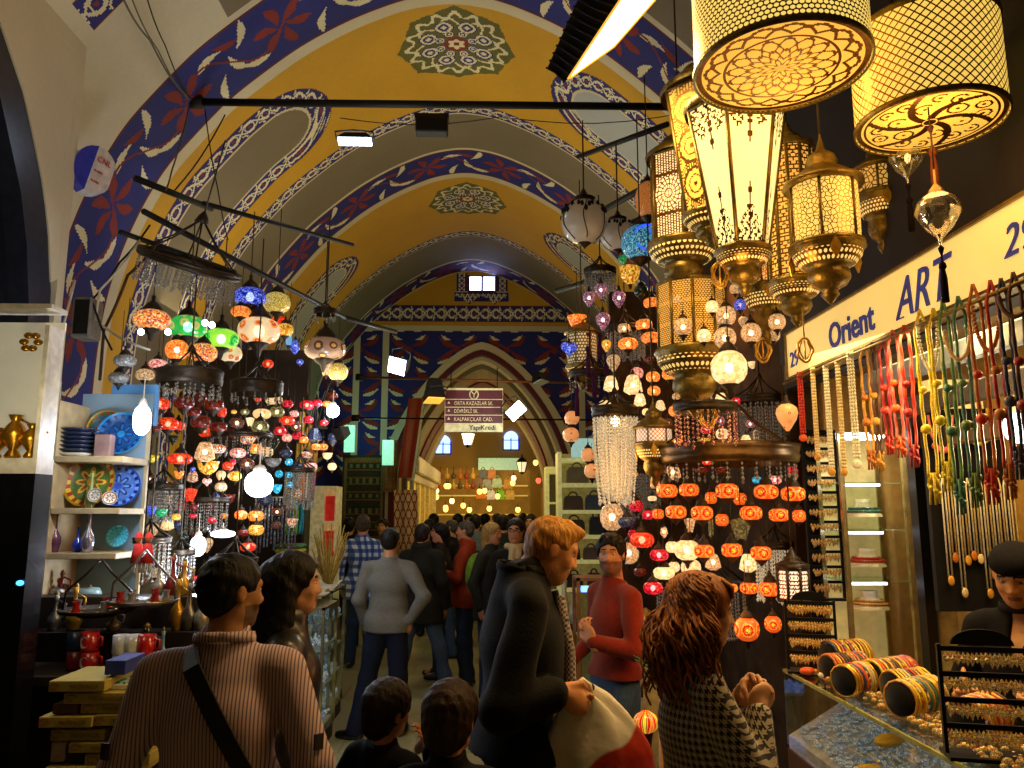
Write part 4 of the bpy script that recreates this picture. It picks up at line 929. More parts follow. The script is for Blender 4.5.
Rst = [
 (630,276,22,'bowl',AMB,'amber','crown shaped lamp',BW,.8,5.0), (623,259,13,'heart',GRN,'green','drop lamp',None,.8,5.1), (641,291,14,'globe',GND,'dark green','lamp',None,.9,5.2),
 (601,290,13,'tear',PUR,'violet','clear drop lamp',BP,1,5.6), (589,298,13,'tear',PUR,'violet','clear drop lamp',BP,1,5.5), (619,298,14,'tear',PUR,'violet','clear drop lamp',BP,1,5.5), (603,320,15,'tear',PUR,'violet','clear drop lamp',BP,1,5.4),
 (652,303,18,'globe',ORG,'orange','ribbed lamp',None,.6,5.2), (644,325,17,'jar',ORG,'orange','jar lamp',BW,.6,5.2), (628,344,20,'globe',ORG,'orange','lamp',BW,.65,5.3), (651,338,20,'globe',ORG,'orange','ribbed lamp',None,.6,5.1), (650,360,9,'globe',DRED,'dark orange','small lamp',None,.7,5.2),
 (637,373,13,'globe',PNK,'pale orange','lamp',None,.9,5.2), (653,377,14,'globe',ORG,'orange','lamp',BW,.8,5.0), (669,374,14,'globe',ORG,'bright orange','lamp',BW,.9,5.0), (654,391,13,'globe',ORG,'orange','ribbed lamp',BW,.8,5.0), (569,349,17,'heart',BLU,'violet blue','heart lamp',BWH,.8,5.9), (577,322,20,'bowl',ORG,'orange','dome lamp',None,.6,6.2),
 (611,384,16,'tulip',FRO,'bright warm','tulip lamp',BW,.9,5.2), (633,385,20,'tulip',FRO,'bright warm','tulip lamp',BW,.9,5.1), (676,411,15,'globe',ORG,'orange','lamp',BW,.8,4.8), (686,409,11,'globe',AMB,'amber','lamp',None,.8,4.9), (676,441,14,'globe',ORG,'orange','flat lamp',BW,.4,5.0),
 (572,418,15,'globe',SK,'pale orange','carved gourd lamp',None,.95,7.0), (571,435,16,'globe',SK,'pale orange','carved gourd lamp',None,.95,7.0), (588,455,14,'globe',SK,'pale orange','carved gourd lamp',None,1.0,6.8), (592,471,16,'globe',SK,'pale orange','carved gourd lamp',None,.95,6.8),
 (683,327,18,'globe',CRK,'clear crackled','globe lamp',BW,1,3.75), (704,336,14,'globe',FRO,'small frosted','globe lamp',BW,1,3.7), (726,316,20,'globe',CRK,'clear','globe lamp',BW,1,3.6), (725,338,22,'globe',CRK,'clear crackled','globe lamp',BW,1,3.6), (751,333,20,'globe',CRK,'clear','globe lamp',BW,1,3.6), (777,322,17,'globe',CRK,'clear','globe lamp',BW,1,3.6),
 (712,307,13,'globe',FRO,'small frosted','globe lamp',BW,1,3.7), (680,301,18,'globe',CRK,'clear speckled','globe lamp',BW,1,3.8), (712,288,15,'globe',CRK,'clear','globe lamp',BW,1,3.8), (735,289,11,'globe',CRK,'clear','small globe lamp',None,1,3.8), (740,305,12,'globe',BLU,'blue','small globe lamp',BP,1,3.7), (773,335,14,'globe',CRK,'clear','globe lamp',None,1,3.7), (699,318,20,'globe',CRK,'clear','globe lamp',BW,1,3.85), (690,288,12,'globe',CRK,'clear','small globe lamp',BW,1,3.8),
 (729,368,36,'globe',FRO,'large frosted','globe lamp',BW,.98,3.5), (736,401,9,'globe',CRIM,'pink','small lamp',BP,.8,4.2), (721,400,14,'tulip',FRO,'bright','tulip lamp',BW,.9,4.3), (706,428,12,'tulip',CRIM,'red','lamp',BP,.9,4.6), (720,421,10,'globe',PUR,'violet','lamp',BP,.9,4.6), (746,441,12,'tulip',FRO,'bright','small lamp',BW,.9,4.5), (750,424,10,'globe',PUR,'violet','lamp',BW,.9,4.6),
 (667,491,21,'jar',EYE,'orange eyed','jar lamp',BW,.62,4.5), (689,490,20,'jar',EYE,'orange eyed','jar lamp',None,.62,4.6), (727,491,23,'jar',EYE,'orange eyed','jar lamp',BW,.62,4.4), (711,498,12,'jar',EYE,'orange eyed','jar lamp',None,.95,4.9), (740,499,13,'jar',EYE,'orange eyed','jar lamp',None,.9,4.9), (766,492,24,'jar',EYE,'orange eyed','jar lamp',None,.58,4.4), (793,494,24,'jar',EYE,'orange eyed','jar lamp',None,.58,4.4),
 (658,514,12,'jar',EYE,'orange eyed','jar lamp',None,.8,4.8), (676,512,21,'jar',EYE,'orange eyed','jar lamp',BW,.6,4.5), (702,513,22,'jar',EYE,'orange eyed','jar lamp',BW,.62,4.4), (722,520,13,'jar',EYE,'orange eyed','jar lamp',None,.9,4.8), (751,513,22,'jar',EYE,'orange eyed','jar lamp',BW,.6,4.4), (779,515,20,'jar',EYE,'orange eyed','jar lamp',BW,.62,4.4), (799,516,13,'jar',EYE,'orange eyed','jar lamp',None,.9,4.5),
 (704,551,20,'jar',EYE,'orange eyed','jar lamp',BW,.62,4.4), (732,550,21,'jar',EYE,'orange eyed','jar lamp',None,.62,4.4), (761,553,21,'jar',EYE,'orange eyed','jar lamp',BW,.62,4.4), (749,588,18,'jar',EYE,'orange eyed','jar lamp',None,.6,4.5), (770,589,22,'jar',EYE,'orange eyed','jar lamp',BW,.6,4.4), (747,629,25,'globe',EYE,'orange eyed','round lamp',BW,.95,4.2), (773,624,17,'globe',EYE,'orange eyed','round lamp',None,1,4.3),
 (636,506,15,'globe',CRIM,'crimson','lamp',None,.8,5.1), (648,515,12,'globe',CRIM,'crimson','lamp',BP,.8,5.0), (642,540,25,'globe',RED,'bright red','lamp',BW,.65,4.9), (633,534,11,'globe',CRIM,'crimson','lamp',None,.8,5.1), (627,522,18,'globe',NAVY,'dark navy','lamp',BP,.65,5.0), (612,517,24,'globe',CRK,'clear','large lamp',BW,1.15,5.2),
 (659,555,19,'globe',CRIM,'crimson','lamp',BP,.65,4.7), (629,553,20,'globe',CRK,'clear','lamp',BW,1.1,5.3), (664,573,22,'globe',FRO,'cream','flat lamp',BW,.6,4.7), (687,550,26,'globe',FRO,'cream','large lamp',BW,.8,4.7), (691,568,20,'globe',FRO,'cream','lamp',None,.9,4.8), (653,588,20,'globe',CRIM,'bright crimson','lamp',BP,.65,4.6), (685,587,12,'bowl',FRO,'cream','cup lamp',BW,1,4.7),
 (674,567,12,'globe',FRO,'small cream','lamp',None,.9,4.9), (672,547,13,'globe',FRO,'small cream','lamp',BW,.9,4.9), (713,562,16,'tulip',CRK,'clear leaf patterned','lamp',BW,1,4.7), (748,563,18,'tulip',FRO,'bright frosted','lamp',BW,1,4.6), (664,532,13,'heart',CRK,'clear','heart lamp',BW,1,4.8), (711,530,18,'fan',OLV,'pale green','leaf lamp',None,1,4.8), (741,532,22,'fan',OLV,'pale green','leaf lamp',None,1,4.8), (690,527,14,'fan',CRK,'pale','leaf lamp',None,1,4.9),
 (655,483,11,'tulip',CRK,'clear','tube lamp',BW,1,5.0), (673,472,16,'tulip',CRK,'clear pink','tube lamp',BW,1,4.9), (707,462,10,'globe',RED,'red','small lamp',BW,.7,4.7), (722,470,14,'globe',DRED,'dark red','lamp',None,.5,4.8), (702,470,14,'globe',DRED,'dark red','lamp',None,.5,4.8), (775,480,13,'globe',PNK,'pink','small lamp',BP,.7,4.7), (757,480,10,'globe',CYA,'pale blue','small lamp',None,.7,4.7), (792,471,12,'globe',CRIM,'magenta','small lamp',None,.8,4.7),
 (640,400,13,'tulip',FRO,'clear','tulip lamp',BW,1,4.9), (646,412,8,'globe',FRO,'small bright','lamp',BW,.9,4.9), (787,415,22,'tear',SK,'tall patterned orange','vase lamp',BW,1,4.0), (690,395,10,'globe',AMB,'amber','small lamp',None,.9,4.3), (731,588,14,'globe',ORG,'orange','lamp',None,.7,4.6), (702,588,12,'globe',AMB,'amber','lamp',None,.7,4.7)]
for (x, y, w_, kd, m, c, d, b, asp, Y) in Rst: hang(x, y, w_, Y, kd, m, c, d, b, asp, GRS, chain=random.uniform(.6, 1.2), cap=None)
# dim unlit lamps filling the gaps behind
rd = random.Random(11); taken = [(l[0], l[1], l[2]) for l in LAMPS]
def fill(n, x0, x1, y0, y1, Yf, mats, group, ok=lambda x, y: True, w0=9, w1=16):
    c = 0; tries = 0
    while c < n and tries < 4000:
        tries += 1; x, y = rd.uniform(x0, x1), rd.uniform(y0, y1); w_ = rd.uniform(w0, w1)
        if not ok(x, y) or any(math.hypot(x - a, y - b) < (w_ + d) * .46 for a, b, d in taken): continue
        m, cn, b = rd.choice(mats); kd = rd.choice(['globe', 'jar', 'tear', 'tulip', 'bowl'])
        hang(x, y, w_, Yf(x), kd, m, cn, {'globe': 'round lamp', 'jar': 'jar lamp', 'tear': 'drop lamp', 'tulip': 'tulip lamp', 'bowl': 'cup lamp'}[kd], b, rd.uniform(.55, .9), group, chain=rd.uniform(.8, 1.6)); taken.append((x, y, w_)); c += 1
fill(52, 136, 335, 395, 600, lambda x: YL(x) + .35, [(CLR, 'smoky', BW), (CRK, 'beige', None), (DRED, 'dim red', None), (CLR, 'smoky', None), (MUL, 'speckled', None), (NAVY, 'dark', None), (CRM, 'cream', BW), (GND, 'dark green', None)], GLS, lambda x, y: (x < 300 or y < 470) and (y < 530 or x < 215))
fill(46, 600, 795, 300, 600, lambda x: 5.35, [(CLR, 'smoky', BW), (ORG, 'orange', None), (AMB, 'amber', BW), (CRK, 'clear', BW), (FRO, 'cream', None), (DRED, 'dark red', None), (CRK, 'pale', None)], GRS, lambda x, y: y < 530 or x > 640)
# labels: colour, kind and the nearest thing one can find
LM = {GLS: [(142, 420, 'the big daylight bulb'), (198, 545, 'the low floodlight'), (259, 485, 'the large white lamp'), (333, 412, 'the white spotlight'), (188, 327, 'the green spotted lamp'), (259, 331, 'the big cream dotted lamp'), (325, 349, 'the spiral patterned lamp'), (190, 378, 'the dark embossed ring'), (208, 468, 'the ribbed amber bowl')],
      GRS: [(615, 440, 'the crystal chandelier'), (728, 455, 'the widest ring'), (729, 368, 'the large frosted globe'), (642, 540, 'the brightest red lamp'), (654, 435, 'the small mesh drum'), (640, 243, 'the turquoise globe'), (747, 629, 'the lowest eye lamp'), (693, 320, 'the wide lattice lantern'), (590, 375, 'the tasselled ring'), (687, 550, 'the large cream lamp')]}
ORD = ['closest', 'second closest', 'third closest', 'fourth closest', 'fifth closest', 'sixth closest', 'seventh closest', 'eighth closest', 'ninth closest', 'tenth closest', 'eleventh closest', 'twelfth closest']
tmp = {}
for (x, y, w_, c, d, r, g) in LAMPS:
    best = min((l for l in LM[g] if math.hypot(l[0] - x, l[1] - y) > 2), key=lambda l: math.hypot(l[0] - x, l[1] - y))
    dx, dy = x - best[0], y - best[1]
    dr = ('below' if dy > 0 else 'above') if abs(dy) >= abs(dx) else ('right of' if dx > 0 else 'left of')
    tmp.setdefault((c, d, dr, best[2]), []).append((math.hypot(dx, dy), r))
for (c, d, dr, lm), rs in tmp.items():
    rs.sort(key=lambda a: a[0])
    for i, (_, r) in enumerate(rs):
        setl(r, ('%s glass %s %s %s' % (c, d, dr, lm)) if len(rs) == 1 else ('%s glass %s, %s %s %s' % (c, d, ORD[i], dr, lm)), None)
# ------------------------------------------------------------------ overhead fixtures
def rod(name, a, b, r, m, label, cat='beam', group=None, n=8, extra=None):
    t = thing(name, label, cat, (a + b) / 2, 0, group); c = (a + b) / 2
    obj('bar', MB().tube([a - c, b - c], r, n), m, t)
    if extra: extra(t, a - c, b - c)
    return t
def clamps(t, a, b):
    for k in (0, 1): 
        e = a if k == 0 else b; d = (b - a).normalized() * (.12 if k == 0 else -.12)
        obj('end_clamp', MB().tube([e, e + d], .055, 8), IRON, t)
rod('iron_tie_rod', P(188, 102, 6.0), P(694, 107, 6.0), .032, IRON, 'long dark iron tie rod spanning the vault under the nearest blue arch', 'beam', None, 8, clamps)
rod('iron_tie_rod', P(356, 377, 11.8), P(604, 384, 11.8), .02, mat('rod_orange', '#6a4020', .6), 'thin horizontal rod crossing the street just above the hanging street sign', 'beam', None, 8, clamps)
rod('iron_tie_rod', P(352, 418, 12.6), P(600, 420, 12.6), .014, IRON, 'lowest thin rod crossing the street behind the hanging street sign', 'beam', None, 8, clamps)
for i, (a, b, Ya, Yb, r, wh) in enumerate([((135, 178), (212, 209), 5.2, 5.8, .03, 'uppermost short beam at the left vault foot'), ((203, 203), (353, 245), 5.4, 6.6, .022, 'long sloping beam ending free under the yellow vault'), ((143, 211), (345, 318), 5.0, 7.2, .026, 'long beam carrying the lamps down to the white spotlight'),
    ((120, 232), (235, 272), 4.9, 6.0, .022, 'beam over the tilted crystal ring'), ((345, 318), (396, 332), 7.2, 8.2, .03, 'beam end holding the white spotlight'), ((578, 157), (668, 124), 6.4, 5.6, .028, 'free ended beam under the tie rod on the right'),
    ((556, 291), (604, 277), 7.0, 6.0, .03, 'short beam low on the right vault foot'), ((600, 212), (672, 172), 5.9, 5.0, .03, 'beam above the opal globes'), ((610, 232), (675, 205), 5.9, 5.0, .03, 'lower beam behind the opal globes')]):
    rod('iron_bracket', P(a[0], a[1], Ya), P(b[0], b[1], Yb), r * .8, IRON, 'dark iron bracket, ' + wh, 'bracket', 'iron brackets', 6)
# cables at the upper left
def cable(pts, r, label, m=None, name='cable'):
    q = [P(*p) for p in pts]; out = []
    for k in range(len(q) - 1):
        for j in range(6):
            t = j / 6; s_ = q[k].lerp(q[k + 1], t); s_.z -= .05 * math.sin(PI * t) * (q[k] - q[k + 1]).length; out.append(s_)
    out.append(q[-1]); c = out[0].copy(); mb = MB().tube([p - c for p in out], r, 5)
    o = obj(name, mb, m or mat('cable_grey', '#5a5244', .7)); o.location = c; setl(o, label, 'cable', 'overhead cables'); return o
cable([(115, -20, 4.2), (150, 40, 5), (190, 100, 5.95)], .007, 'slack grey cable from the top of the picture to the tie rod end')
cable([(125, -20, 4.2), (158, 50, 5), (190, 98, 5.95)], .005, 'second grey cable running beside the slack one to the tie rod')
cable([(142, -20, 4.4), (165, 45, 5.1), (192, 100, 5.95)], .005, 'taut dark cable nearest the patterned corner of the vault', IRON)
cable([(190, 104, 5.95), (172, 170, 5.5), (166, 190, 5.3)], .006, 'cable dropping from the tie rod end to the left brackets')
cable([(205, 110, 5.95), (218, 190, 5.9), (228, 240, 5.9)], .005, 'thin dark wire falling across the grey vault field', IRON)
cable([(225, 115, 5.95), (175, 190, 5.4)], .006, 'diagonal stay from the tie rod to the bracket below', IRON)
cable([(75, 280, 4.8), (62, 330, 4.8), (60, 400, 4.7)], .008, 'white conduit wire down the cream wall corner', mat('conduit_white', '#b8b09a', .6))
cable([(140, 240, 5.0), (100, 290, 4.9), (95, 320, 4.9), (150, 350, 4.8)], .008, 'pale tangled cable looping over the left shop corner', mat('conduit_white', '#b8b09a', .6))
cable([(160, 240, 5.1), (128, 275, 5.0), (104, 330, 4.9), (100, 380, 4.8)], .01, 'brown tangled cable hanging at the vault foot', mat('cable_brown', '#4a3420', .8))
cable([(150, 225, 5.1), (120, 262, 5.0), (92, 300, 4.9), (112, 350, 4.8)], .007, 'black tangled cable hanging beside the brown one', IRON)
cable([(340, 118, 6.0), (500, 117, 6.0), (690, 112, 6.0)], .004, 'thin wire strung just below the long tie rod', IRON)
# floodlights
LWH = mat('flood_white', '#eef6ff', .4, emi=9, emicol='#dcebff', var=.01, nosamp=False); LWARM = mat('flood_warm', '#fff4d0', .4, emi=7, emicol='#fff0c4', var=.01, nosamp=False)
def flood(px, py, wpx, hpx, Y, label, m, tilt, yaw, roll=0, arms=True):
    k = mpp(px, py, Y); W_, H_ = wpx * k, hpx * k; r = thing('floodlight', label, 'floodlight', P(px, py, Y), rot=(tilt, roll, yaw))
    b = MB(); b.add([(-W_ / 2, -.0, -H_ / 2), (W_ / 2, 0, -H_ / 2), (W_ / 2, 0, H_ / 2), (-W_ / 2, 0, H_ / 2), (-W_ * .3, H_ * .8, -H_ * .3), (W_ * .3, H_ * .8, -H_ * .3), (W_ * .3, H_ * .8, H_ * .3), (-W_ * .3, H_ * .8, H_ * .3)], [(0, 4, 5, 1), (1, 5, 6, 2), (2, 6, 7, 3), (3, 7, 4, 0), (4, 7, 6, 5)])
    obj('housing', b, IRON, r)
    obj('glass_front', MB().box(-W_ * .46, W_ * .46, -.012, .0, -H_ * .44, H_ * .44), m, r)
    if arms:
        f = MB()
        for s_ in (-1, 1): f.tube([(s_ * W_ * .52, H_ * .3, 0), (s_ * W_ * .52, H_ * .3, H_ * .8), (0, H_ * .3, H_ * 1.0)], .008, 5)
        obj('bracket', f, IRON, r)
    return r
flood(355, 141, 36, 11, 5.95, 'small white floodlight hung from the tie rod by two wires', LWH, 1.2, 0)
flood(397, 366, 20, 18, 8.2, 'white spotlight on the left beam pointing into the street', LWH, .35, -.3, .3)
flood(516, 411, 20, 14, 8.6, 'bright white floodlight right of the hanging street sign', LWH, .15, .1, -.75)
flood(434, 400, 18, 26, 8.8, 'dark floodlight left of the street sign glowing orange at its lower edge', mat('flood_orange', '#ffb050', .4, emi=1.5, emicol='#ff9a30'), 1.45, .3)
flood(541, 382, 18, 12, 9.5, 'unlit floodlight seen from the side, hung from the right hand rod', mat('flood_off', '#b8b8a8', .3), 1.2, 1.0)
flood(338, 434, 16, 14, 7.6, 'dark spotlight box right of the blinding white spotlight on the left', IRON, .4, -.8, arms=False)
r = thing('junction_box', 'black box clamped to the middle of the tie rod', 'box', P(432, 126, 5.97)); k = mpp(432, 126, 5.97)
obj('box_shell', MB().box(-16 * k, 16 * k, -.06, .06, -9 * k, 6 * k, bev=.01), IRON, r); obj('strap', MB().box(-17 * k, 17 * k, -.045, .045, 6 * k, 11 * k), DARKM, r)
# the big warm floodlight in the top of the picture
A_, B_, C_, D_ = P(568, 78, 3.2), P(613, 46, 3.15), P(676, -26, 2.75), P(630, -16, 2.85)
c = (A_ + B_ + C_ + D_) / 4; r = thing('floodlight', 'huge warm floodlight with ribbed black housing, lit face slanting down, nearest the camera', 'floodlight', c)
up = Vector((-.16, .04, .12)); q = [v_ - c for v_ in (A_, B_, C_, D_)]
hb = MB(); tops = [v_ + up * s_ for v_, s_ in zip(q, (.55, .9, .9, .9))]; hb.add([*[v_ * 1.06 for v_ in q], *tops], [(0, 4, 5, 1), (1, 5, 6, 2), (2, 6, 7, 3), (3, 7, 4, 0), (4, 7, 6, 5)]); obj('housing', hb, IRON, r)
for i in range(14):
    t_ = i / 13; a = tops[0].lerp(tops[3], t_); b = q[0].lerp(q[3], t_); o_ = (a - b) * .02
    obj('cooling_fin', MB().tube([b * 1.07, b.lerp(a, .5) + Vector((-.012, 0, 0)), a * 1.02], .006, 4), IRON, r)
nrm = (q[1] - q[0]).cross(q[3] - q[0]).normalized(); nrm = nrm if nrm.z < 0 else -nrm
obj('glass_front', MB().add([v_ * .96 + nrm * .004 for v_ in q] + [v_ * .96 + nrm * .001 for v_ in q], [(0, 1, 2, 3), (4, 7, 6, 5), (0, 4, 5, 1), (1, 5, 6, 2), (2, 6, 7, 3), (3, 7, 4, 0)]), LWARM, r)
fr = MB(); fr.tube([v_ * 1.0 + nrm * .004 for v_ in q], .006, 5, closed=True); obj('lit_rim', fr, mat('rim_amber', '#ffb030', .4, emi=1.2, emicol='#ffae38'), r)
# big compact bulbs of the left shop
def cfl(px, py, wpx, hpx, Y, label, e=14):
    k = mpp(px, py, Y); r = thing('energy_saving_bulb', label, 'bulb', P(px, py, Y)); m = mat('bulb_tube_%d' % e, '#f2f8ff', .4, emi=e, emicol='#d8eaff', var=.01)
    obj('glass', MB().lathe([(a * wpx * k, b * hpx * k) for a, b in ellprof(.5, 1, 8, .25, 2.4)], 14), m, r)
    obj('socket', MB().lathe([(.2 * wpx * k, .48 * hpx * k), (.25 * wpx * k, .55 * hpx * k), (.16 * wpx * k, .7 * hpx * k), (.03 * wpx * k, .75 * hpx * k), (.02 * wpx * k, 1.6 * hpx * k)], 12), mat('socket_white', '#c9bfa8', .5), r); return r
cfl(142, 420, 17, 30, 4.55, 'blinding daylight bulb hanging over the blue plates'); cfl(198, 546, 15, 20, 5.3, 'low daylight bulb among the dim lamps beside the striped shirt')
cfl(259, 484, 28, 26, 6.2, 'large round white bulb above the hanging bead strands', 9); cfl(333, 411, 13, 13, 7.3, 'small blinding white spotlight bulb at the right edge of the left lamps', 16); cfl(223, 534, 24, 7, 5.5, 'flat white light next to the low daylight bulb', 5)
cfl(1020, 428, 30, 30, 3.1, 'blinding warm white globe bulb inside the jewellery shop', 8)
for i, (x, y) in enumerate([(141, 332), (168, 332), (205, 323), (212, 325)]): cfl(x, y, 6, 6, 4.7, 'tiny white spot bulb ' + ['under the left end of the orange lamp', 'under the right end of the orange lamp', 'above the green lamps', 'just right of its twin above the green lamps'][i], 14)
# small street lantern
def streetlantern(px, py, w_, Y, label, e):
    k = w_ * mpp(px, py, Y); r = thing('street_lantern', label, 'lantern', P(px, py, Y), .4)
    obj('glass', MB().lathe([(.28 * k, -.5 * k), (.5 * k, .3 * k)], 6, smooth=False, cap=True), mat('lantern_glass%d' % e, '#fff0c0', .3, emi=e * .1, emicol='#ffe9b0'), r)
    f = MB()
    for i in range(6): a = i * PI / 3; f.tube([(.29 * k * math.cos(a), .29 * k * math.sin(a), -.5 * k), (.51 * k * math.cos(a), .51 * k * math.sin(a), .3 * k)], .03 * k, 4)
    f.lathe([(.55 * k, .3 * k), (.3 * k, .6 * k), (.1 * k, .7 * k), (.04 * k, 1.0 * k), (0, 1.0 * k)], 6); f.lathe([(.3 * k, -.5 * k), (.1 * k, -.65 * k), (0, -.7 * k)], 6)
    obj('frame', f, IRON, r); return r
streetlantern(468, 438, 14, 12.0, 'small glowing street lantern just below the hanging sign', 45); streetlantern(522, 466, 12, 16, 'orange street lantern deep in the street, right of the far crowd', 10)
# ------------------------------------------------------------------ hanging street sign
a, b = P(445, 388, 9.0), P(503, 432, 9.0); Wd, Hd = b.x - a.x, a.z - b.z
r = thing('street_sign', 'hanging maroon street sign with three lines of street names and cream borders', 'sign', (a.x, 9.0, b.z))
MAR = mat('sign_maroon', '#5a1224', .5); CRS = mat('sign_cream', '#d8d09c', .5, emi=.12, emicol='#d8d09c')
obj('board', MB().box(0, Wd, 0, .05, 0, Hd), CRS, r)
rows = [(Hd * .20, Hd * .37), (Hd * .39, Hd * .55), (Hd * .57, Hd * .73), (Hd * .75, Hd * .95)]
for z0, z1 in rows: obj('panel', MB().box(.006, Wd - .006, -.006, 0, z0, z1), MAR, r)
for i, tx in enumerate(['KALPAKÇILAR CAD.', 'DİVRİKLİ SK.', 'ORTA KAZAZLAR SK.']):
    z0, z1 = rows[i]; o = obj('lettering', text_mb(tx, (z1 - z0) * .72, .002), CRS, r, (Wd * .16, -.009, z0 + (z1 - z0) * .26)); o.scale = (.8, 1, 1)
    arr = MB(); zc = (z0 + z1) / 2; s_ = (z1 - z0) * .3; arr.prism([(Wd * .07 - s_ * .6, zc - s_ * .2), (Wd * .07 + s_ * .6, zc - s_ * .2), (Wd * .07, zc + s_)], -.01, -.006, M=Matrix(((1, 0, 0, 0), (0, 0, 1, 0), (0, 1, 0, 0), (0, 0, 0, 1)))); obj('arrow', arr, CRS, r)
o = obj('lettering', text_mb('YapıKredi', Hd * .15, .002, bold=.001), mat('sign_navy', '#1a2450', .5), r, (Wd * .42, -.004, Hd * .05)); 
em = MB(); zc = Hd * .85; em.tube([(Wd * .5 + .05 * math.cos(t), -.01, zc + .055 * math.sin(t)) for t in np.linspace(0, 2 * PI, 16, False)], .006, 4, closed=True)
for dx in (-.028, .028): em.tube([(Wd * .5 + dx, -.01, zc + .035), (Wd * .5, -.01, zc), (Wd * .5, -.01, zc - .035)], .006, 4)
obj('emblem', em, CRS, r)
obj('hanger', MB().tube([(Wd * .1, .02, Hd), (Wd * .1, .02, Hd + .25)], .006, 4), IRON, r); obj('hanger', MB().tube([(Wd * .9, .02, Hd), (Wd * .9, .02, Hd + .25)], .006, 4), IRON, r)
# ------------------------------------------------------------------ alarm bell box on the cream wall
c = P(80, 171, 4.9); c.x = XL + .04; k = mpp(80, 171, 4.9)
r = thing('alarm_box', 'oval blue and white alarm box with red letters high on the cream wall', 'alarm box', c, rot=(0, .22, .95)); r.scale = (.85, 1, 1)
def ovalm(x0, x1): 
    m_ = MB(); pts = [(.16 * math.cos(t), .165 * math.sin(t)) for t in np.linspace(0, 2 * PI, 24, False)]; m_.prism([(max(x0, min(x1, x)), z) for x, z in pts], -.05, .05, M=Matrix(((1, 0, 0, 0), (0, 0, 1, 0), (0, 1, 0, 0), (0, 0, 0, 1)))); return m_
obj('white_cover', ovalm(-.03, .13), mat('alarm_white', '#d9d4d0', .3, coat=.4), r); obj('blue_lens', ovalm(-.16, -.03), mat('alarm_blue', '#1a2f9c', .2, coat=.6, emi=.1), r)
for i, (tx, s_) in enumerate([('CNL', .055), ('ALARM', .022), ('ALARM', .022)]): obj('lettering', text_mb(tx, s_, .002), mat('alarm_red', '#c01c1c', .5), r, (-.015, -.053, .06 - .075 * i))
# wall box
c = P(70, 318, 4.95); r = thing('wall_speaker', 'small dark box with pale sides fixed to the cream wall corner', 'box', (XL + .07, 4.95, c.z)); obj('shell', MB().box(-.06, .06, -.08, .08, -.14, .12, bev=.01), mat('box_grey', '#6a6458', .6), r); obj('front_grille', MB().box(-.04, .05, -.085, -.08, -.12, .1), IRON, r)
# ------------------------------------------------------------------ left: lit vitrine at the picture edge
YV = 3.6; a, b = P(-48, 303, YV), P(37, 458, YV); xr = b.x; xl = a.x
r = thing('display_cabinet', 'white lit display cabinet with golden ornaments, cut by the left picture edge', 'cabinet', (xl, YV, b.z))
Wc, Hc = xr - xl, a.z - b.z
obj('back_panel', MB().box(0, Wc, .13, .14, 0, Hc - .06), mat('panel_lit', '#e9e2c4', .5, emi=.28, emicol='#efe6c6', var=.05), r)
obj('frame', MB().box(0, Wc, 0, .14, -.07, 0).box(Wc - .02, Wc, 0, .14, 0, Hc * .86).box(0, Wc, .0, .14, Hc * .97, Hc), mat('cabinet_white', '#c9c2ac', .5), r)
obj('glass_front', MB().box(0, Wc - .02, .0, .004, 0, Hc * .97), glass('vitrine_glass', (1, 1, 1), .12), r)
GOLD = mat('gold_trinkets', '#d89a28', .25, .8, .3, 30); 
for i, (x, hh, wd) in enumerate([(.33, .16, .05), (.25, .2, .06), (.17, .14, .05), (.09, .17, .055)]):
    t_ = thing('golden_vase', 'small golden vase in the lit cabinet, ' + ['closest to the cream wall', 'tallest, next to the rightmost', 'squat one in the middle', 'half cut by the picture edge'][i], 'vase', (xl + Wc - .40 + x, YV + .065, b.z + .003), 0, 'golden vases')
    obj('body', MB().lathe([(wd * .5, 0), (wd * .6, .01), (wd * .3, hh * .2), (wd, hh * .5), (wd * .6, hh * .75), (wd * .3, hh * .85), (wd * .55, hh)], 14, cap=False), GOLD, t_)
    obj('handle', MB().tube([(wd * .9, 0, hh * .5), (wd * 1.4, 0, hh * .75), (wd * .4, 0, hh * .9)], .006, 5), GOLD, t_)
t_ = thing('gilt_ornament', 'gilt flower ornament stuck on the lit cabinet panel', 'ornament', P(31, 342, YV + .05), .2); mb = MB()
for i in range(6): mb.ell((.03 * math.cos(i), 0, .035 * math.sin(i * 1.05)), .022, .012, .016, 8, 5)
obj('petals', mb, GOLD, t_)
mb = MB().box(xl, xr + .0, YV, YV + .14, 0, b.z - .07); o = obj('cabinet_base', mb, mat('cabinet_black', '#0e0f14', .25, .1, coat=.3)); setl(o, 'tall black glossy base under the lit cabinet at the left edge', 'cabinet')
o = obj('indicator_bulb', MB().ell((0, 0, 0), .018, .01, .012, 10, 6), mat('led_blue', '#3aa0ff', .3, emi=3, emicol='#4aa8ff')); o.location = P(20, 583, YV - .012); setl(o, 'small oval blue light on the black cabinet base', 'light')
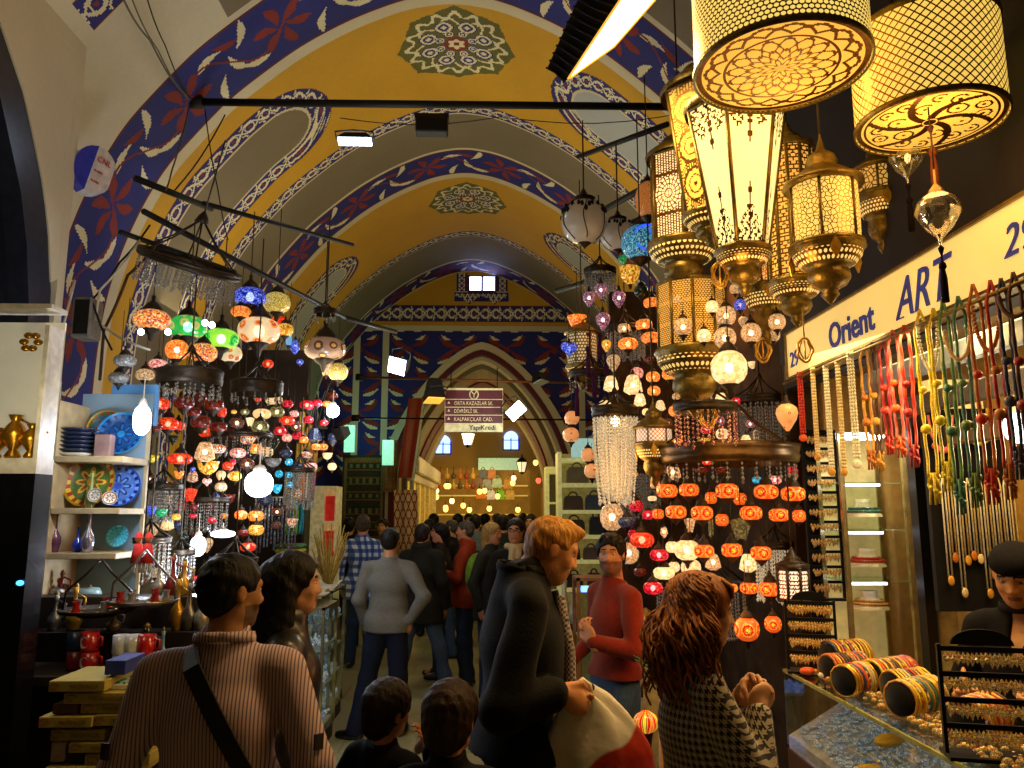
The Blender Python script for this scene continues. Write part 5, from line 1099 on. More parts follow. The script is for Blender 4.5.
# ------------------------------------------------------------------ left: shelf unit with plates
WOOD = mat('shelf_cream_wood', '#b09a70', .55, 0, .2, 12); YS = 4.5
def PX(px, Y): return P(px, 500, Y).x
xa, xb = PX(42, YS), PX(120, YS)
r = thing('shelf_unit', 'cream wooden wall shelf unit holding plates and flasks at the left shop', 'shelf', (xa, YS, 0))
Wu = xb - xa; BK = mat('shelf_back_blue', '#7d94a0', .7, 0, .2, 3)
obj('back', MB().box(0, Wu, .34, .36, .9, P(0, 385, YS).z), BK, r); obj('post', MB().box(-.02, .05, 0, .36, 0, P(0, 400, YS).z), WOOD, r)
shz = [P(90, y, YS).z for y in (456, 508, 553)]; z4 = P(90, 604, YS).z
for z in shz + [z4]: obj('shelf_board', MB().box(.05, Wu, 0, .34, z - .035, z, bev=.004), WOOD, r)
obj('support', MB().box(Wu - .02, Wu, .32, .36, .6, 2.5), WOOD, r)
o = obj('wall_panel', MB().box(PX(103, 4.85) , PX(150, 4.85), 4.85, 4.88, P(0, 425, 4.85).z, P(0, 384, 4.85).z), mat('panel_sky_blue', '#4f86b8', .6, 0, .15, 3)); setl(o, 'light blue panel behind the bulb above the plate shelves', 'panel')
def plate(px, py, rpx, Y, mats, label, lean=1.2, yaw=0.0, seed=0):
    R = rpx * mpp(px, py, Y); r = thing('ceramic_plate', label, 'plate', P(px, py, Y), rot=(lean, 0, yaw))
    me = paint_faces('dish', lambda th, q: (R * q * np.cos(th), R * q * np.sin(th), R * .16 * np.clip((q - .62) / .38, 0, 1) ** 1.3), np.linspace(0, 2 * PI, 97), np.linspace(.001, 1, 26), lambda th, q: (np.where(q > .93, 0, np.where(q > .78, 1 + (np.cos(th * 16) > 0), np.where(q > .66, 3, np.where(np.abs(q - (.4 + .14 * np.cos(8 * th + seed))) < .07, 2, np.where(q < .16, 0, np.where((np.cos(8 * th) > .3) & (q > .25), 1, 3))))))).astype(int), mats)
    obj('dish', me, None, r); obj('foot_ring', MB().lathe([(R * .5, -.012), (R * .52, -.002), (R * .5, 0)], 24), mats[0], r); return r
c_ = lambda n, h, **k: mat('glaze_' + n, h, .2, coat=.5, **k)
plate(121, 434, 22, YS + .2, [c_('teal', '#1c6f9a'), c_('teal2', '#1a4f86'), c_('navy', '#122a52'), c_('ink', '#143a66')], 'large blue plate with calligraphy rings leaning under the daylight bulb', 1.3, .1)
plate(106, 428, 18, YS + .3, [c_('rainbow', '#c8a030'), c_('green', '#2a8a4a'), c_('red', '#b02818'), c_('sky', '#3a80b8')], 'rainbow rimmed plate half hidden behind the blue calligraphy plate', 1.35)
plate(91, 482, 26, YS + .16, [c_('mustard', '#a8801c'), c_('brick', '#a03818'), c_('yellow', '#d8b038'), c_('green2', '#4a6a30')], 'ornate mustard and brick red plate in the middle of the second shelf', 1.35, -.05)
plate(118, 486, 21, YS + .24, [c_('cobalt', '#2448a8'), c_('lblue', '#5a8ad0'), c_('navy2', '#16286a'), c_('sky2', '#3a68b8')], 'cobalt blue plate leaning right of the ornate mustard plate', 1.35, .3)
plate(95, 495, 7, YS + .06, [c_('bone', '#c8c0a8'), c_('grey', '#989080'), c_('brown', '#6a5a48'), c_('bone2', '#d8d0b8')], 'little bone white plate in front of the mustard plate', 1.4)
plate(110, 498, 7, YS + .06, [c_('bone', '#c8c0a8'), c_('brick', '#a03818'), c_('brown', '#6a5a48'), c_('bone2', '#d8d0b8')], 'little brownish plate in front of the cobalt plate', 1.4, .3)
plate(51, 529, 12, YS + .2, [c_('copper', '#6a2c18'), c_('copper2', '#8a3a20'), c_('copper3', '#4a2010'), c_('copper2', '#8a3a20')], 'dark copper red plate at the left end of the third shelf', 1.35, -.3)
plate(118, 536, 11, YS + .2, [c_('aqua', '#38a8d0'), c_('aqua2', '#68c8e0'), c_('mint', '#48a888'), c_('aqua', '#38a8d0')], 'bright aqua plate on the third shelf', 1.35)
for i in range(7):
    z = shz[0] + i * .024; x = PX(72, YS + .15); R = .125
    t_ = thing('ceramic_plate', ['bottom pale plate of the stack on the top shelf', 'second plate up in the stack on the top shelf', 'third plate up in the stack on the top shelf', 'middle dark rimmed plate of the stack on the top shelf', 'fifth plate up in the stack on the top shelf', 'second plate from the top of the shelf stack', 'topmost dark plate of the stack on the top shelf'][i], 'plate', (x + random.uniform(-.006, .006), YS + .15, z), 0, 'stacked plates')
    obj('dish', MB().lathe([(.001, .004), (R * .6, .006), (R, .022), (R, .019), (R * .6, .001), (R * .5, 0)], 24), c_('bone', '#c8c0a8') if i == 0 else c_('navyrim', '#22283a'), t_)
o = obj('gift_box', MB().box(-.045, .045, -.03, .03, 0, .13, bev=.003), mat('pack_pink', '#8a6a60', .5)); o.location = (PX(100, YS + .1), YS + .1, shz[0]); setl(o, 'small pinkish gift box beside the plate stack on the top shelf', 'box')
FLK = [('#1c2c5a', 'dark blue'), ('#7a2a1c', 'rust red'), ('#4a4030', 'brown'), ('#6a7078', 'steel grey'), ('#24385c', 'midnight blue'), ('#5a3048', 'plum')]
def flask(px, py, Y, h, R, m, label, z=None, name='flask', cat='flask', handle=False):
    p = P(px, py, Y); z = p.z if z is None else z; t_ = thing(name, label, cat, (p.x, Y, z), 0, 'flasks and jugs on the shelves')
    obj('body', MB().lathe([(R * .6, 0), (R * .7, .004), (R, h * .22), (R * .9, h * .38), (R * .3, h * .55), (R * .22, h * .85), (R * .38, h), (.001, h)], 14), m, t_)
    obj('stopper', MB().lathe([(R * .25, h), (R * .3, h * 1.05), (.001, h * 1.12)], 10), BRASS, t_)
    if handle: obj('handle', MB().tube([(R * .3, 0, h * .85), (R * 1.3, 0, h * .75), (R * 1.2, 0, h * .45), (R * .9, 0, h * .3)], .006, 5), m, t_)
for i, x in enumerate((54, 66, 78, 88, 97, 104)): flask(x, 0, YS + .08, .17 + .03 * (i % 3), .035, mat('flask_' + FLK[i][1].replace(' ', '_'), FLK[i][0], .2, .1, coat=.5), FLK[i][1] + ' long necked flask on the third shelf', shz[2])
flask(55, 0, YS + .1, .12, .04, mat('jar_orange', '#b85a18', .4), 'round orange labelled jar at the left end of the second shelf', shz[1], 'jar', 'jar'); flask(133, 0, YS + .1, .2, .03, mat('bottle_green', '#8a9a58', .3), 'pale green bottle at the right end of the second shelf', shz[1], 'bottle', 'bottle')
flask(125, 0, YS + .1, .14, .03, mat('bottle_blue', '#1c38c0', .2, coat=.5), 'deep blue bottle beside the aqua plate', shz[2], 'bottle', 'bottle'); flask(134, 0, YS + .05, .24, .035, mat('bottle_silver', '#b8b8c8', .15, .8), 'silver rosewater bottle at the right end of the third shelf', shz[2], 'bottle', 'bottle')
# lower display table with stands, mugs and boxes
TB = mat('table_dark', '#241a12', .5); zt = 1.14
xt0, xt1 = -2.62, -1.62
r = thing('display_table', 'dark display table under the souvenirs of the left shop', 'table', (xt0, 3.7, 0))
obj('top', MB().box(.0, xt1 - xt0, .12, .49, zt - .04, zt), TB, r)
for x in (.03, xt1 - xt0 - .08):
    for y in (.15, .42): obj('leg', MB().box(x, x + .05, y, y + .05, 0, zt - .04), TB, r)
def tray(px, py, Y, R, label, items, m):
    p = P(px, py, Y); t_ = thing('hanging_tray', label, 'tray', p)
    obj('tray_dish', MB().lathe([(.001, 0), (R * .95, 0), (R, .018), (R * .96, .018), (R * .93, .004), (.001, .004)], 24), m, t_)
    for s_ in (-1, 1): obj('handle_arm', MB().tube([(s_ * R * .95, 0, .01), (s_ * R * .9, 0, .1), (s_ * R * .35, 0, .19), (0, 0, .26)], .006, 6), m, t_)
    obj('foot', MB().lathe([(R * .5, -.02), (R * .4, 0)], 16), m, t_)
    for i in range(items):
        a = i * 2 * PI / items + .4; q = thing('tea_glass', label.split(' ')[0] + ' tray' + ' tea glass, ' + ['frontmost', 'second round', 'third round', 'fourth round', 'fifth round', 'last round'][i] + ' on its tray', 'glass', (p.x + R * .62 * math.cos(a), Y + R * .62 * math.sin(a), p.z + .005), 0, 'tea glasses on trays')
        obj('glass', MB().lathe([(.018, 0), (.022, .01), (.014, .03), (.02, .055)], 10), mat('tea_red', '#a01c18', .15, coat=.6, emi=.05) if i % 2 else mat('tea_clear', '#a8a8b0', .1, .3, coat=.6), q); obj('saucer', MB().lathe([(.001, .0), (.03, .002), (.034, .006)], 12), BRASSL, q)
tray(143, 603, 4.1, .17, 'silver hanging tray of tea glasses', 6, SILV); tray(97, 612, 4.1, .18, 'dark hanging tray of tea glasses', 5, DARKM)
def doll(px, py, Y, label):
    p = P(px, py, Y); t_ = thing('hanging_doll', label, 'doll', p, 0, 'red cloth dolls')
    obj('coat', MB().lathe([(.001, .11), (.02, .1), (.03, .05), (.034, 0), (.001, 0)], 10), mat('doll_red', '#e04038', .8), t_); obj('head', MB().ell((0, 0, .125), .018, .018, .02, 10, 7), mat('doll_skin', '#d8a880', .7), t_)
    obj('hat', MB().lathe([(.021, .13), (.016, .15), (.001, .165)], 10), mat('doll_red', '#e04038', .8), t_)
    for s_ in (-1, 1): obj('leg', MB().tube([(s_ * .014, 0, .0), (s_ * .018, 0, -.05)], .009, 6), mat('doll_white', '#d0d8c8', .8), t_)
doll(137, 563, 4.3, 'left red coated doll hanging above the silver tray'); doll(147, 563, 4.3, 'right red coated doll hanging above the silver tray')
MUGW = mat('mug_white', '#c9cdd0', .2, coat=.5); MUGR = mat('mug_red', '#b81818', .25, coat=.5)
def mug(px, py, Y, m, label, flag=False, R=.04, h=.09, z=None):
    p = P(px, py, Y); t_ = thing('mug', label, 'mug', (p.x, Y, p.z if z is None else z), -.2, 'souvenir mugs')
    obj('body', MB().lathe([(.001, .002), (R * .9, 0), (R, .01), (R, h), (R * .92, h), (R * .9, .01), (.001, .01)], 18), m, t_)
    obj('handle', MB().tube([(R * .95, 0, h * .8), (R * 1.6, 0, h * .75), (R * 1.65, 0, h * .35), (R * .95, 0, h * .22)], .006, 6), m, t_)
    if flag:
        pts = [(.026 * math.cos(t) , .026 * math.sin(t)) for t in np.linspace(.6, 2 * PI - .6, 14)] + [(.008 + .02 * math.cos(t), .02 * math.sin(t)) for t in np.linspace(2 * PI - .75, .75, 14)]
        mb = MB(); n_ = len(pts); v_ = []
        for off in (0, .002):
            for x, z_ in pts: a = (x - .004) / R; v_.append(((R + off) * math.sin(a), -(R + off) * math.cos(a), h / 2 + z_))
        mb.add(v_, [tuple(range(n_, 2 * n_))] + [(i, (i + 1) % n_, n_ + (i + 1) % n_, n_ + i) for i in range(n_)]); obj('crescent', mb, mat('flag_white', '#e8e4dc', .4), t_)
mug(91, 629, 3.95, MUGR, 'red mug with white crescent, upper of the two stacked', True, z=zt + .092); mug(91, 643, 3.95, MUGR, 'red mug with white crescent, lower of the two stacked', True, z=zt)
mug(77, 643, 3.98, mat('mug_red_dark', '#7a1c18', .3), 'dark red mug left of the stacked crescent mugs', z=zt); mug(77, 629, 3.98, mat('mug_navy', '#1c2c48', .3), 'navy mug on top of the dark red mug', z=zt + .092)
for i, (x, y) in enumerate([(121, 652), (121, 666), (133, 648), (146, 655), (146, 668), (133, 668)]):
    mug(x, y, 3.85, MUGW if i not in (3,) else MUGR, ['white mug with brown print, uppermost in the front stack', 'white mug at the bottom of the front stack', 'white mug behind the front stack', 'red fronted mug at the right end', 'white mug below the red fronted mug', 'white mug low in the gap between the stacks'][i], z=zt + (.092 if i in (0, 2, 3) else 0))
flask(146, 645, 3.95, .2, .055, mat('jug_black', '#14161c', .2, coat=.6), 'glossy black lidded jug beside the white mugs', zt, 'jug', 'jug', True)
flask(163, 642, 4.05, .17, .03, mat('water_bottle', '#6a9ac8', .1, coat=.5), 'blue labelled water bottle behind the black jug', zt, 'bottle', 'bottle')
EZ = [1.28, 1.28, 1.28, 1.44, 1.44, 1.44, 1.44, z4, 1.28, 1.28, 1.28, z4]; EY = [4.28, 4.28, 4.28, 4.46, 4.46, 4.46, 4.46, 4.6, 4.28, 4.28, 4.28, 4.6]
r = thing('stepped_stand', 'dark stepped stand carrying the metal ewers', 'stand', (-2.62, 4.2, 0))
for i in range(2): obj('step', MB().box(0, 1.16, .16 * i, .16 * i + .155, 0, 1.28 + .16 * i), TB, r)
for i, (x, y, h_) in enumerate([(176, 636, .26), (188, 628, .24), (200, 640, .2), (171, 606, .2), (183, 600, .18), (214, 600, .2), (158, 592, .16), (60, 605, .16), (72, 640, .22), (52, 650, .18), (112, 645, .1), (60, 575, .12)]):
    flask(x, y, EY[i], h_, .04, [BRASSL, SILV, mat('ewer_pale', '#a8a48c', .3, .5), mat('ewer_red', '#802018', .3)][i % 4], ['gold', 'silver', 'pale metal', 'red enamel'][i % 4] + ' ewer ' + ['nearest the shoulder of the striped shirt', 'just behind the gold one by the shirt', 'in the rear row by the shirt', 'above the water bottle', 'high behind the water bottle', 'behind the neck of the striped shirt', 'above the silver tray', 'beside the shelf post', 'below the dark tray', 'low beside the shelf post', 'between the mugs', 'under the third shelf'][i], EZ[i], 'ewer', 'ewer', True)
for i, (x, y, R_, m, nm) in enumerate([(68, 585, 14, SILV, 'polished silver round box'), (97, 590, 13, mat('bowl_floral', '#8fb0b0', .3, coat=.4), 'pale floral ceramic bowl'), (55, 640, 12, mat('bead_brown', '#5a3a28', .4), 'dark brown bead bundle'), (67, 610, 12, mat('wood_red', '#6a3828', .4), 'carved reddish round box')]):
    k = mpp(x, y, 4.2) * R_; o = thing('trinket_box', nm + ' under the shelves at the left', 'ornament', (PX(x, 4.62), 4.62, z4 + k * .6)); obj('body', MB().lathe([(.001, -k * .6), (k * .6, -k * .55), (k, 0), (k * .8, k * .5), (.001, k * .62)], 18), m, o); obj('knob', MB().lathe([(k * .1, k * .6), (k * .15, k * .72), (.001, k * .8)], 8), BRASS, o)
# gift boxes
BOX = mat('box_yellow_card', '#b8a84e', .7, 0, .12, 8); BOXT = mat('box_print', '#8a7030', .7)
bx = [(48, 700 - 8, 105, 12, 'topmost long yellow box, pushed left'), (63, 712 - 8, 130, 12, 'second yellow box from the top'), (80, 722 - 8, 140, 11, 'third yellow box down, set back to the right'), (38, 728, 92, 12, 'yellow box sticking out furthest to the left'), (94, 726, 140, 12, 'yellow box level with the one sticking out left'),
      (50, 741, 105, 12, 'yellow box under the one sticking out left'), (112, 740, 150, 12, 'short yellow box right of a dark gap'), (68, 753, 130, 11, 'yellow box two above the bottom'), (84, 766, 150, 13, 'yellow box just above the bottom one'), (44, 778, 140, 12, 'bottom yellow box of the pile')]
for i, (x0, yb, x1, hh, nm) in enumerate(bx):
    Yb = 3.3 + .015 * (i % 3); p0, p1 = P(x0, yb, Yb), P(x1, yb - hh, Yb); t_ = thing('gift_box', nm + ' at the lower left', 'box', (p0.x, Yb, p0.z), 0, 'yellow gift boxes'); Wb, Hb = p1.x - p0.x, p1.z - p0.z
    obj('carton', MB().box(0, Wb, 0, .3, 0, Hb - .003, bev=.002), BOX, t_)
    o = obj('lettering', text_mb('MAVİBONCUK', Hb * .55, .0008), BOXT, t_, (Wb * .38, -.001, Hb * .28)); o.scale = (min(1, Wb * .55 / (Hb * .55 * 7)), 1, 1)
    obj('emblem', MB().tube([(Wb * .12 + .02 * math.cos(t), -.001, Hb * .5 + .012 * math.sin(t)) for t in np.linspace(0, 5, 9)], .0015, 4), mat('print_red', '#a04020', .6), t_)
for i, (x0, yb, x1, hh, c1, nm) in enumerate([(50, 762, 66, 22, '#b09a88', 'small checked pinkish box'), (66, 762, 84, 11, '#15120c', 'small dark box in the gap of the pile'), (52, 714, 78, 11, '#6a4a20', 'brown box in the gap near the top'), (104, 675, 126, 16, '#2c3c9a', 'open royal blue box on top'), (102, 690, 140, 6, '#d8d4c0', 'white open tray of turquoise beads'), (116, 702, 136, 5, '#c9c0b0', 'white tray of red beads')]):
    Yb = 3.33 if i < 3 else 3.36; p0, p1 = P(x0, yb, Yb), P(x1, yb - hh, Yb); t_ = thing('small_box', nm + ' in the yellow box pile', 'box', (p0.x, Yb, p0.z), 0, 'small boxes in the pile'); Wb, Hb = p1.x - p0.x, p1.z - p0.z
    mb = MB().box(0, Wb, 0, .18, 0, Hb * .9, bev=.002); obj('carton', mb, mat('carton_%d' % i, c1, .6), t_)
    if i >= 4:
        mb = MB(); 
        for j in range(30): mb.ell((random.uniform(.02, Wb - .02), random.uniform(.01, .15), Hb * .95), .008, .008, .006, 6, 4)
        o = obj('beads', mb, mat('beads_turq', '#28a8a8', .2, coat=.5) if i == 4 else mat('beads_red', '#c02818', .2, coat=.5), t_); o['kind'] = 'stuff'
o = obj('wooden_crate', MB().box(P(40, 760, 3.3).x, P(150, 760, 3.3).x, 3.3, 3.62, 0, P(90, 779, 3.3).z - .004, bev=.01), TB); setl(o, 'dark crate under the pile of yellow gift boxes', 'crate')
# ------------------------------------------------------------------ dark stall backs behind the lamps
SB = mat('stall_back_dark', '#3c2c1a', .8, 0, .5, 6)
o = obj('stall_back_panel', MB().box(-3.2, -1.95, 8.3, 8.4, 0, 3.6), mat('stall_back_left', '#2c241c', .8, 0, .4, 3)); setl(o, 'dark stall wall behind the left mass of lamps', 'panel')
o = obj('stall_back_panel', MB().box(1.12, 2.5, 7.15, 7.25, 0, 3.95), SB); setl(o, 'dark stall wall behind the right mass of lamps', 'panel')
o = obj('stall_side_panel', MB().box(1.85, 1.95, 4.75, 7.1, 0, 4.3), SB); setl(o, 'dark side wall of the right lamp stall', 'panel')
# left stall side: white shelf wall behind the lamps lower down
# ------------------------------------------------------------------ right jewellery shop
XS = 1.70
def Yat(px, X=XS, py=330): return X / P(px, py, 1.0).x
zb = P(788, 377, Yat(788)).z; zt_ = P(787, 335, Yat(787)).z
Y1, Y0 = Yat(786), 1.9
SIGN = mat('sign_lit_cream', '#ffe090', .5, emi=.6, emicol='#ffd978', var=.05); BLUEL = mat('letter_blue', '#3540a8', .5, emi=.12)  # letters get a slight glow in place of light falling on them
r = thing('shop_sign', 'long lit cream fascia sign with blue lettering above the necklaces', 'sign', (XS, Y0, zb))
obj('face_board', MB().box(0, .08, 0, Y1 - Y0, 0, zt_ - zb), SIGN, r); obj('frame', MB().box(-.012, .1, 0, Y1 - Y0, -.012, 0).box(-.012, .1, 0, Y1 - Y0, zt_ - zb, zt_ - zb + .012).box(-.012, .1, Y1 - Y0, Y1 - Y0 + .012, -.012, zt_ - zb + .012), BRASS, r)
Hs = zt_ - zb
def stext(tx, px, size, zf, sh=0, ser=0, b=.0, sx=1.0):
    o = obj('lettering', text_mb(tx, size, .003, bold=b, shear=sh), BLUEL, r, (-.004, Yat(px) - Y0, zf * Hs)); o.rotation_euler = (0, 0, -PI / 2); o.scale = (sx, 1, 1); return o
stext('29', 789, Hs * .5, .2); stext('Orient', 829, Hs * .72, .2, b=.003, sx=.95); stext('ART', 898, Hs * .95, .16, sh=.35, sx=.85); stext('29', 1012, Hs * .62, .3, sh=.3)
for py_, px_, w_ in ((0, 898, .06),): 
    sf = MB()
    for j, yy in enumerate((.0, .12, .3)): sf.box(-.006, -.002, Yat(898) - Y0 - yy - .06, Yat(898) - Y0 - yy, .15 * Hs, .17 * Hs)
    obj('lettering_serif', sf, BLUEL, r)
# dark fascia above the sign and the shop body
o = obj('fascia_panel', MB().box(XS + .1, XS + .2, 1.2, 4.72, zb - .02, 5.4), mat('fascia_dark', '#1a130c', .7, 0, .4, 4)); setl(o, 'dark boarded fascia rising above the lit shop sign', 'panel')
o = obj('fascia_panel', MB().box(XS + .2, 2.5, 4.62, 4.72, zb - .4, 5.0), SB); setl(o, 'dark return board at the far end of the sign', 'panel')
mb = MB().box(XS + .2, 2.5, 1.0, 4.62, zb + .05, zb + .09); struct('ceiling', mb, mat('shop_ceiling', '#7a6a48', .7))
mb = MB().box(2.5, 2.56, 1.0, 4.72, 0, zb + .1); struct('wall_right', mb, mat('shop_wall_ochre', '#a8823c', .7))
mb = MB().box(1.98, 2.5, 4.56, 4.62, 0, zb + .05); struct('wall_right', mb, mat('shop_wall_ochre', '#a8823c', .7))
# valance: white shade under the sign inside (awning strips)
for i, (z0, dx) in enumerate(((.0, .25), (-.14, .4), (-.3, .5))):
    o = obj('shutter_slat', MB().box(XS + dx, XS + dx + .03, 1.9, 4.0, zb - .14 + z0, zb - .04 + z0, bev=.01), mat('slat_%d' % i, ['#8fa0b0', '#3c3428', '#6a5430'][i], .4)); setl(o, ['pale blue grey', 'dark', 'brown'][i] + ' long slat of the roller shutter under the sign', 'shutter slat')
RAIL = rod('necklace_rail', Vector((XS - .03, 2.0, zb - .035)), Vector((XS - .03, Y1, zb - .035)), .008, BRASS, 'thin rail under the shop sign that carries the necklaces', 'rail')
NC = {'orange': '#e05a1c', 'red': '#c02c14', 'yellow': '#e8c81c', 'white': '#e8dcc0', 'gold': '#c8902c', 'amber': '#b86a1c', 'pink': '#d86a60', 'green': '#5a8a4a', 'teal': '#3a7a68', 'crimson': '#a01828', 'navy': '#24345c', 'brown': '#7a4a20', 'cream': '#d8c088'}
def nm_(c): return mat('bead_' + c, NC[c], .35, 0, .35, 160, .001, coat=.3)
def necklace(px, ytop, ybot, wpx, c1, c2, label, kind='loop'):
    Y = Yat(px, XS - .03); pt, pb = P(px, ytop, Y), P(px, ybot, Y); L = pt.z - pb.z; w = wpx * mpp(px, ytop, Y) / 2
    t_ = thing('hanging_necklace', label, 'necklace', (XS - .03, Y, pt.z), -.75, 'necklaces under the sign')
    n = 26
    def pt2(t, s_): return Vector((s_ * w * (1 if t > .12 else t / .12) * (1 - .35 * t), .006 * math.sin(t * 30), -L * t * .86))
    if kind == 'strand':
        for s_ in (-.6, 0, .6): 
            b = MB()
            for j in range(int(L / .016)): b.ell((s_ * w, 0, -.016 * j - .005), .0065, .0065, .009, 6, 4)
            obj('bead_string', b, nm_(c1), t_)
        obj('pendant', MB().ell((0, -.005, -L - .01), w * .9 + .006, .006, .02, 10, 6), nm_(c2), t_)
    else:
        for s_ in (-1, 1):
            pts = [pt2(i / n, s_) for i in range(n + 1)]
            obj('braid', MB().tube(pts, [.005 + .0035 * (abs(math.sin(i * 1.4)) if .35 < i / n < .8 else .3) for i in range(n + 1)], 6), nm_(c1), t_)
        for f_, sz in ((.42, .016), (.62, .02)): obj('knot', MB().ell((0 - w * .5, 0, -L * f_), sz, sz, sz, 8, 6), nm_(c2), t_)
        b = MB()
        for j in range(9): a = j * .7; b.tube([(w * .5 * math.cos(a), w * .3 * math.sin(a), -L * .84), (w * .8 * math.cos(a), w * .4 * math.sin(a), -L * (.93 + .07 * math.sin(j * 2)))], .005, 5)
        for j in range(8): b.ell((w * .7 * math.cos(j), w * .3 * math.sin(j), -L * (.86 + .014 * j)), .010, .010, .010, 6, 4)
        o = obj('tassel_beads', b, nm_(c2), t_); o['kind'] = 'stuff'
    return t_
NK = [(797, 372, 436, 7, 'red', 'orange', 'short orange red cord necklace at the far end of the rail', 'strand'), (810, 368, 455, 5, 'cream', 'gold', 'cream cord necklace second from the far end', 'strand'), (823, 366, 470, 6, 'white', 'gold', 'white bead strands left of the lit vitrine', 'strand'),
      (835, 362, 470, 5, 'cream', 'gold', 'thin cream strands just beyond the lit vitrine edge', 'strand'), (848, 352, 462, 8, 'white', 'white', 'white pearl strands in front of the vitrine corner', 'strand'), (862, 346, 470, 8, 'gold', 'amber', 'golden twisted necklace with amber drops', 'loop'),
      (871, 342, 472, 6, 'brown', 'gold', 'brown cord necklace with gold coins', 'loop'), (881, 340, 455, 7, 'crimson', 'red', 'crimson cord necklace with red tassel', 'loop'), (892, 330, 458, 9, 'pink', 'orange', 'pink and lilac necklace with orange disc', 'loop'), (904, 325, 468, 9, 'red', 'crimson', 'orange red knotted necklace left of the yellow one', 'loop'),
      (921, 310, 505, 12, 'yellow', 'yellow', 'bright yellow braided necklace hanging lowest on the left', 'loop'), (935, 308, 492, 10, 'yellow', 'yellow', 'second bright yellow necklace with curled loop', 'loop'), (945, 300, 515, 9, 'green', 'teal', 'green cord necklace with red knots and dark green fringe', 'loop'),
      (961, 296, 508, 11, 'teal', 'green', 'teal cord necklace with orange knot', 'loop'), (977, 284, 505, 12, 'amber', 'red', 'rust coloured cord necklace with red tassel', 'loop'), (995, 280, 500, 10, 'red', 'amber', 'dark orange cord necklace beside the blue one', 'loop'), (1006, 278, 480, 9, 'navy', 'navy', 'navy blue cord necklace with dark tassel', 'loop'), (1019, 272, 490, 11, 'brown', 'crimson', 'wooden bead necklace cut by the right picture edge', 'loop')]
for a in NK: necklace(*a)
def beadloop(px, py, w_, h_, c1, label):
    Y = Yat(px, XS - .05); p = P(px, py, Y); k = mpp(px, py, Y); t_ = thing('hanging_bead_loop', label, 'necklace', p, -.75, 'draped bead loops'); b = MB()
    for i in range(34): t = PI * i / 33; b.ell((w_ * k / 2 * math.cos(t), 0, -h_ * k * math.sin(t)), .0075, .0075, .0075, 6, 4)
    obj('beads', b, nm_(c1), t_); obj('clasp', MB().ell((w_ * k / 2, 0, .008), .008, .004, .008, 6, 4), BRASS, t_)
beadloop(927, 322, 18, 48, 'white', 'white bead loop inside the yellow necklaces'); beadloop(957, 330, 22, 30, 'cream', 'cream bead loop in front of the green cords'); beadloop(985, 305, 22, 46, 'amber', 'amber bead loop between the rust cords'); beadloop(1014, 295, 26, 22, 'brown', 'wooden bead loop at the right picture edge')
# ---- lit glass vitrine
xv0, xv1, yv = PX(843, 4.2), PX(906, 4.2), 4.2
zv0, zv1 = .95, P(870, 432, 4.2).z
r = thing('glass_vitrine', 'tall lit glass vitrine with necklace busts between the necklaces and the black post', 'cabinet', (xv0, yv, 0)); Wv = xv1 - xv0
CHR = mat('chrome_edge', '#b8ac80', .2, .8)
for x, y in ((0, 0), (Wv, 0), (0, .3), (Wv, .3)): obj('corner_post', MB().box(x - .012, x + .012, y - .012, y + .012, zv0, zv1), CHR, r)
obj('back_panel', MB().box(0, Wv, .3, .31, zv0, zv1), mat('vitrine_back', '#d8c88a', .5, emi=.28, emicol='#e8d080'), r)
TUBE = mat('tube_bluewhite', '#f4f2ff', .4, emi=5, emicol='#eceaff', var=.01); GS = glass('shelf_glass', (.8, .95, .8), .3)
sy = [P(870, y, yv).z for y in (483, 529, 580)] ; sy = [P(870, y, yv).z for y in (482, 530, 581)]
for i, z in enumerate(sy): obj('glass_shelf', MB().box(0, Wv, .0, .29, z - .008, z), GS, r); obj('light_tube', MB().box(.02, Wv * .62, .01, .03, z - .022, z - .008), TUBE, r)
obj('light_tube', MB().box(.0, Wv * .5, .01, .04, P(0, 437, yv).z, P(0, 430, yv).z), TUBE, r)
obj('glass_front', MB().box(.012, Wv - .012, -.006, -.002, zv0, zv1), glass('vitrine_glass', (1, 1, 1), .12), r); obj('base', MB().box(-.01, Wv + .01, -.01, .31, 0, zv0), mat('counter_wood', '#4a2c14', .45), r)
BUST = mat('bust_cream', '#e8dcb0', .6)
for i, (zz, c1, nm) in enumerate([(P(870, 517, yv).z, 'teal', 'necklace bust with turquoise collar on the upper glass shelf'), (P(870, 568, yv).z, 'red', 'necklace bust with red coral collar on the middle glass shelf'), (P(870, 612, yv).z, 'gold', 'necklace bust with gold collar at the bottom of the vitrine')]):
    t_ = thing('necklace_bust', nm, 'display bust', (xv0 + Wv * .5, yv + .14, zz), 0, 'busts in the vitrine')
    obj('bust', MB().lathe([(.10, 0), (.095, .015), (.055, .05), (.042, .075), (.045, .095), (.001, .095)], 20), BUST, t_)
    b = MB(); 
    for j in range(40):
        a = j * 2 * PI / 40
        for rr_, z_ in ((.088, .03), (.07, .045)): b.ell((rr_ * math.cos(a), rr_ * math.sin(a), z_), .008, .008, .008, 6, 4)
    o = obj('collar_beads', b, nm_(c1), t_); o['kind'] = 'stuff'
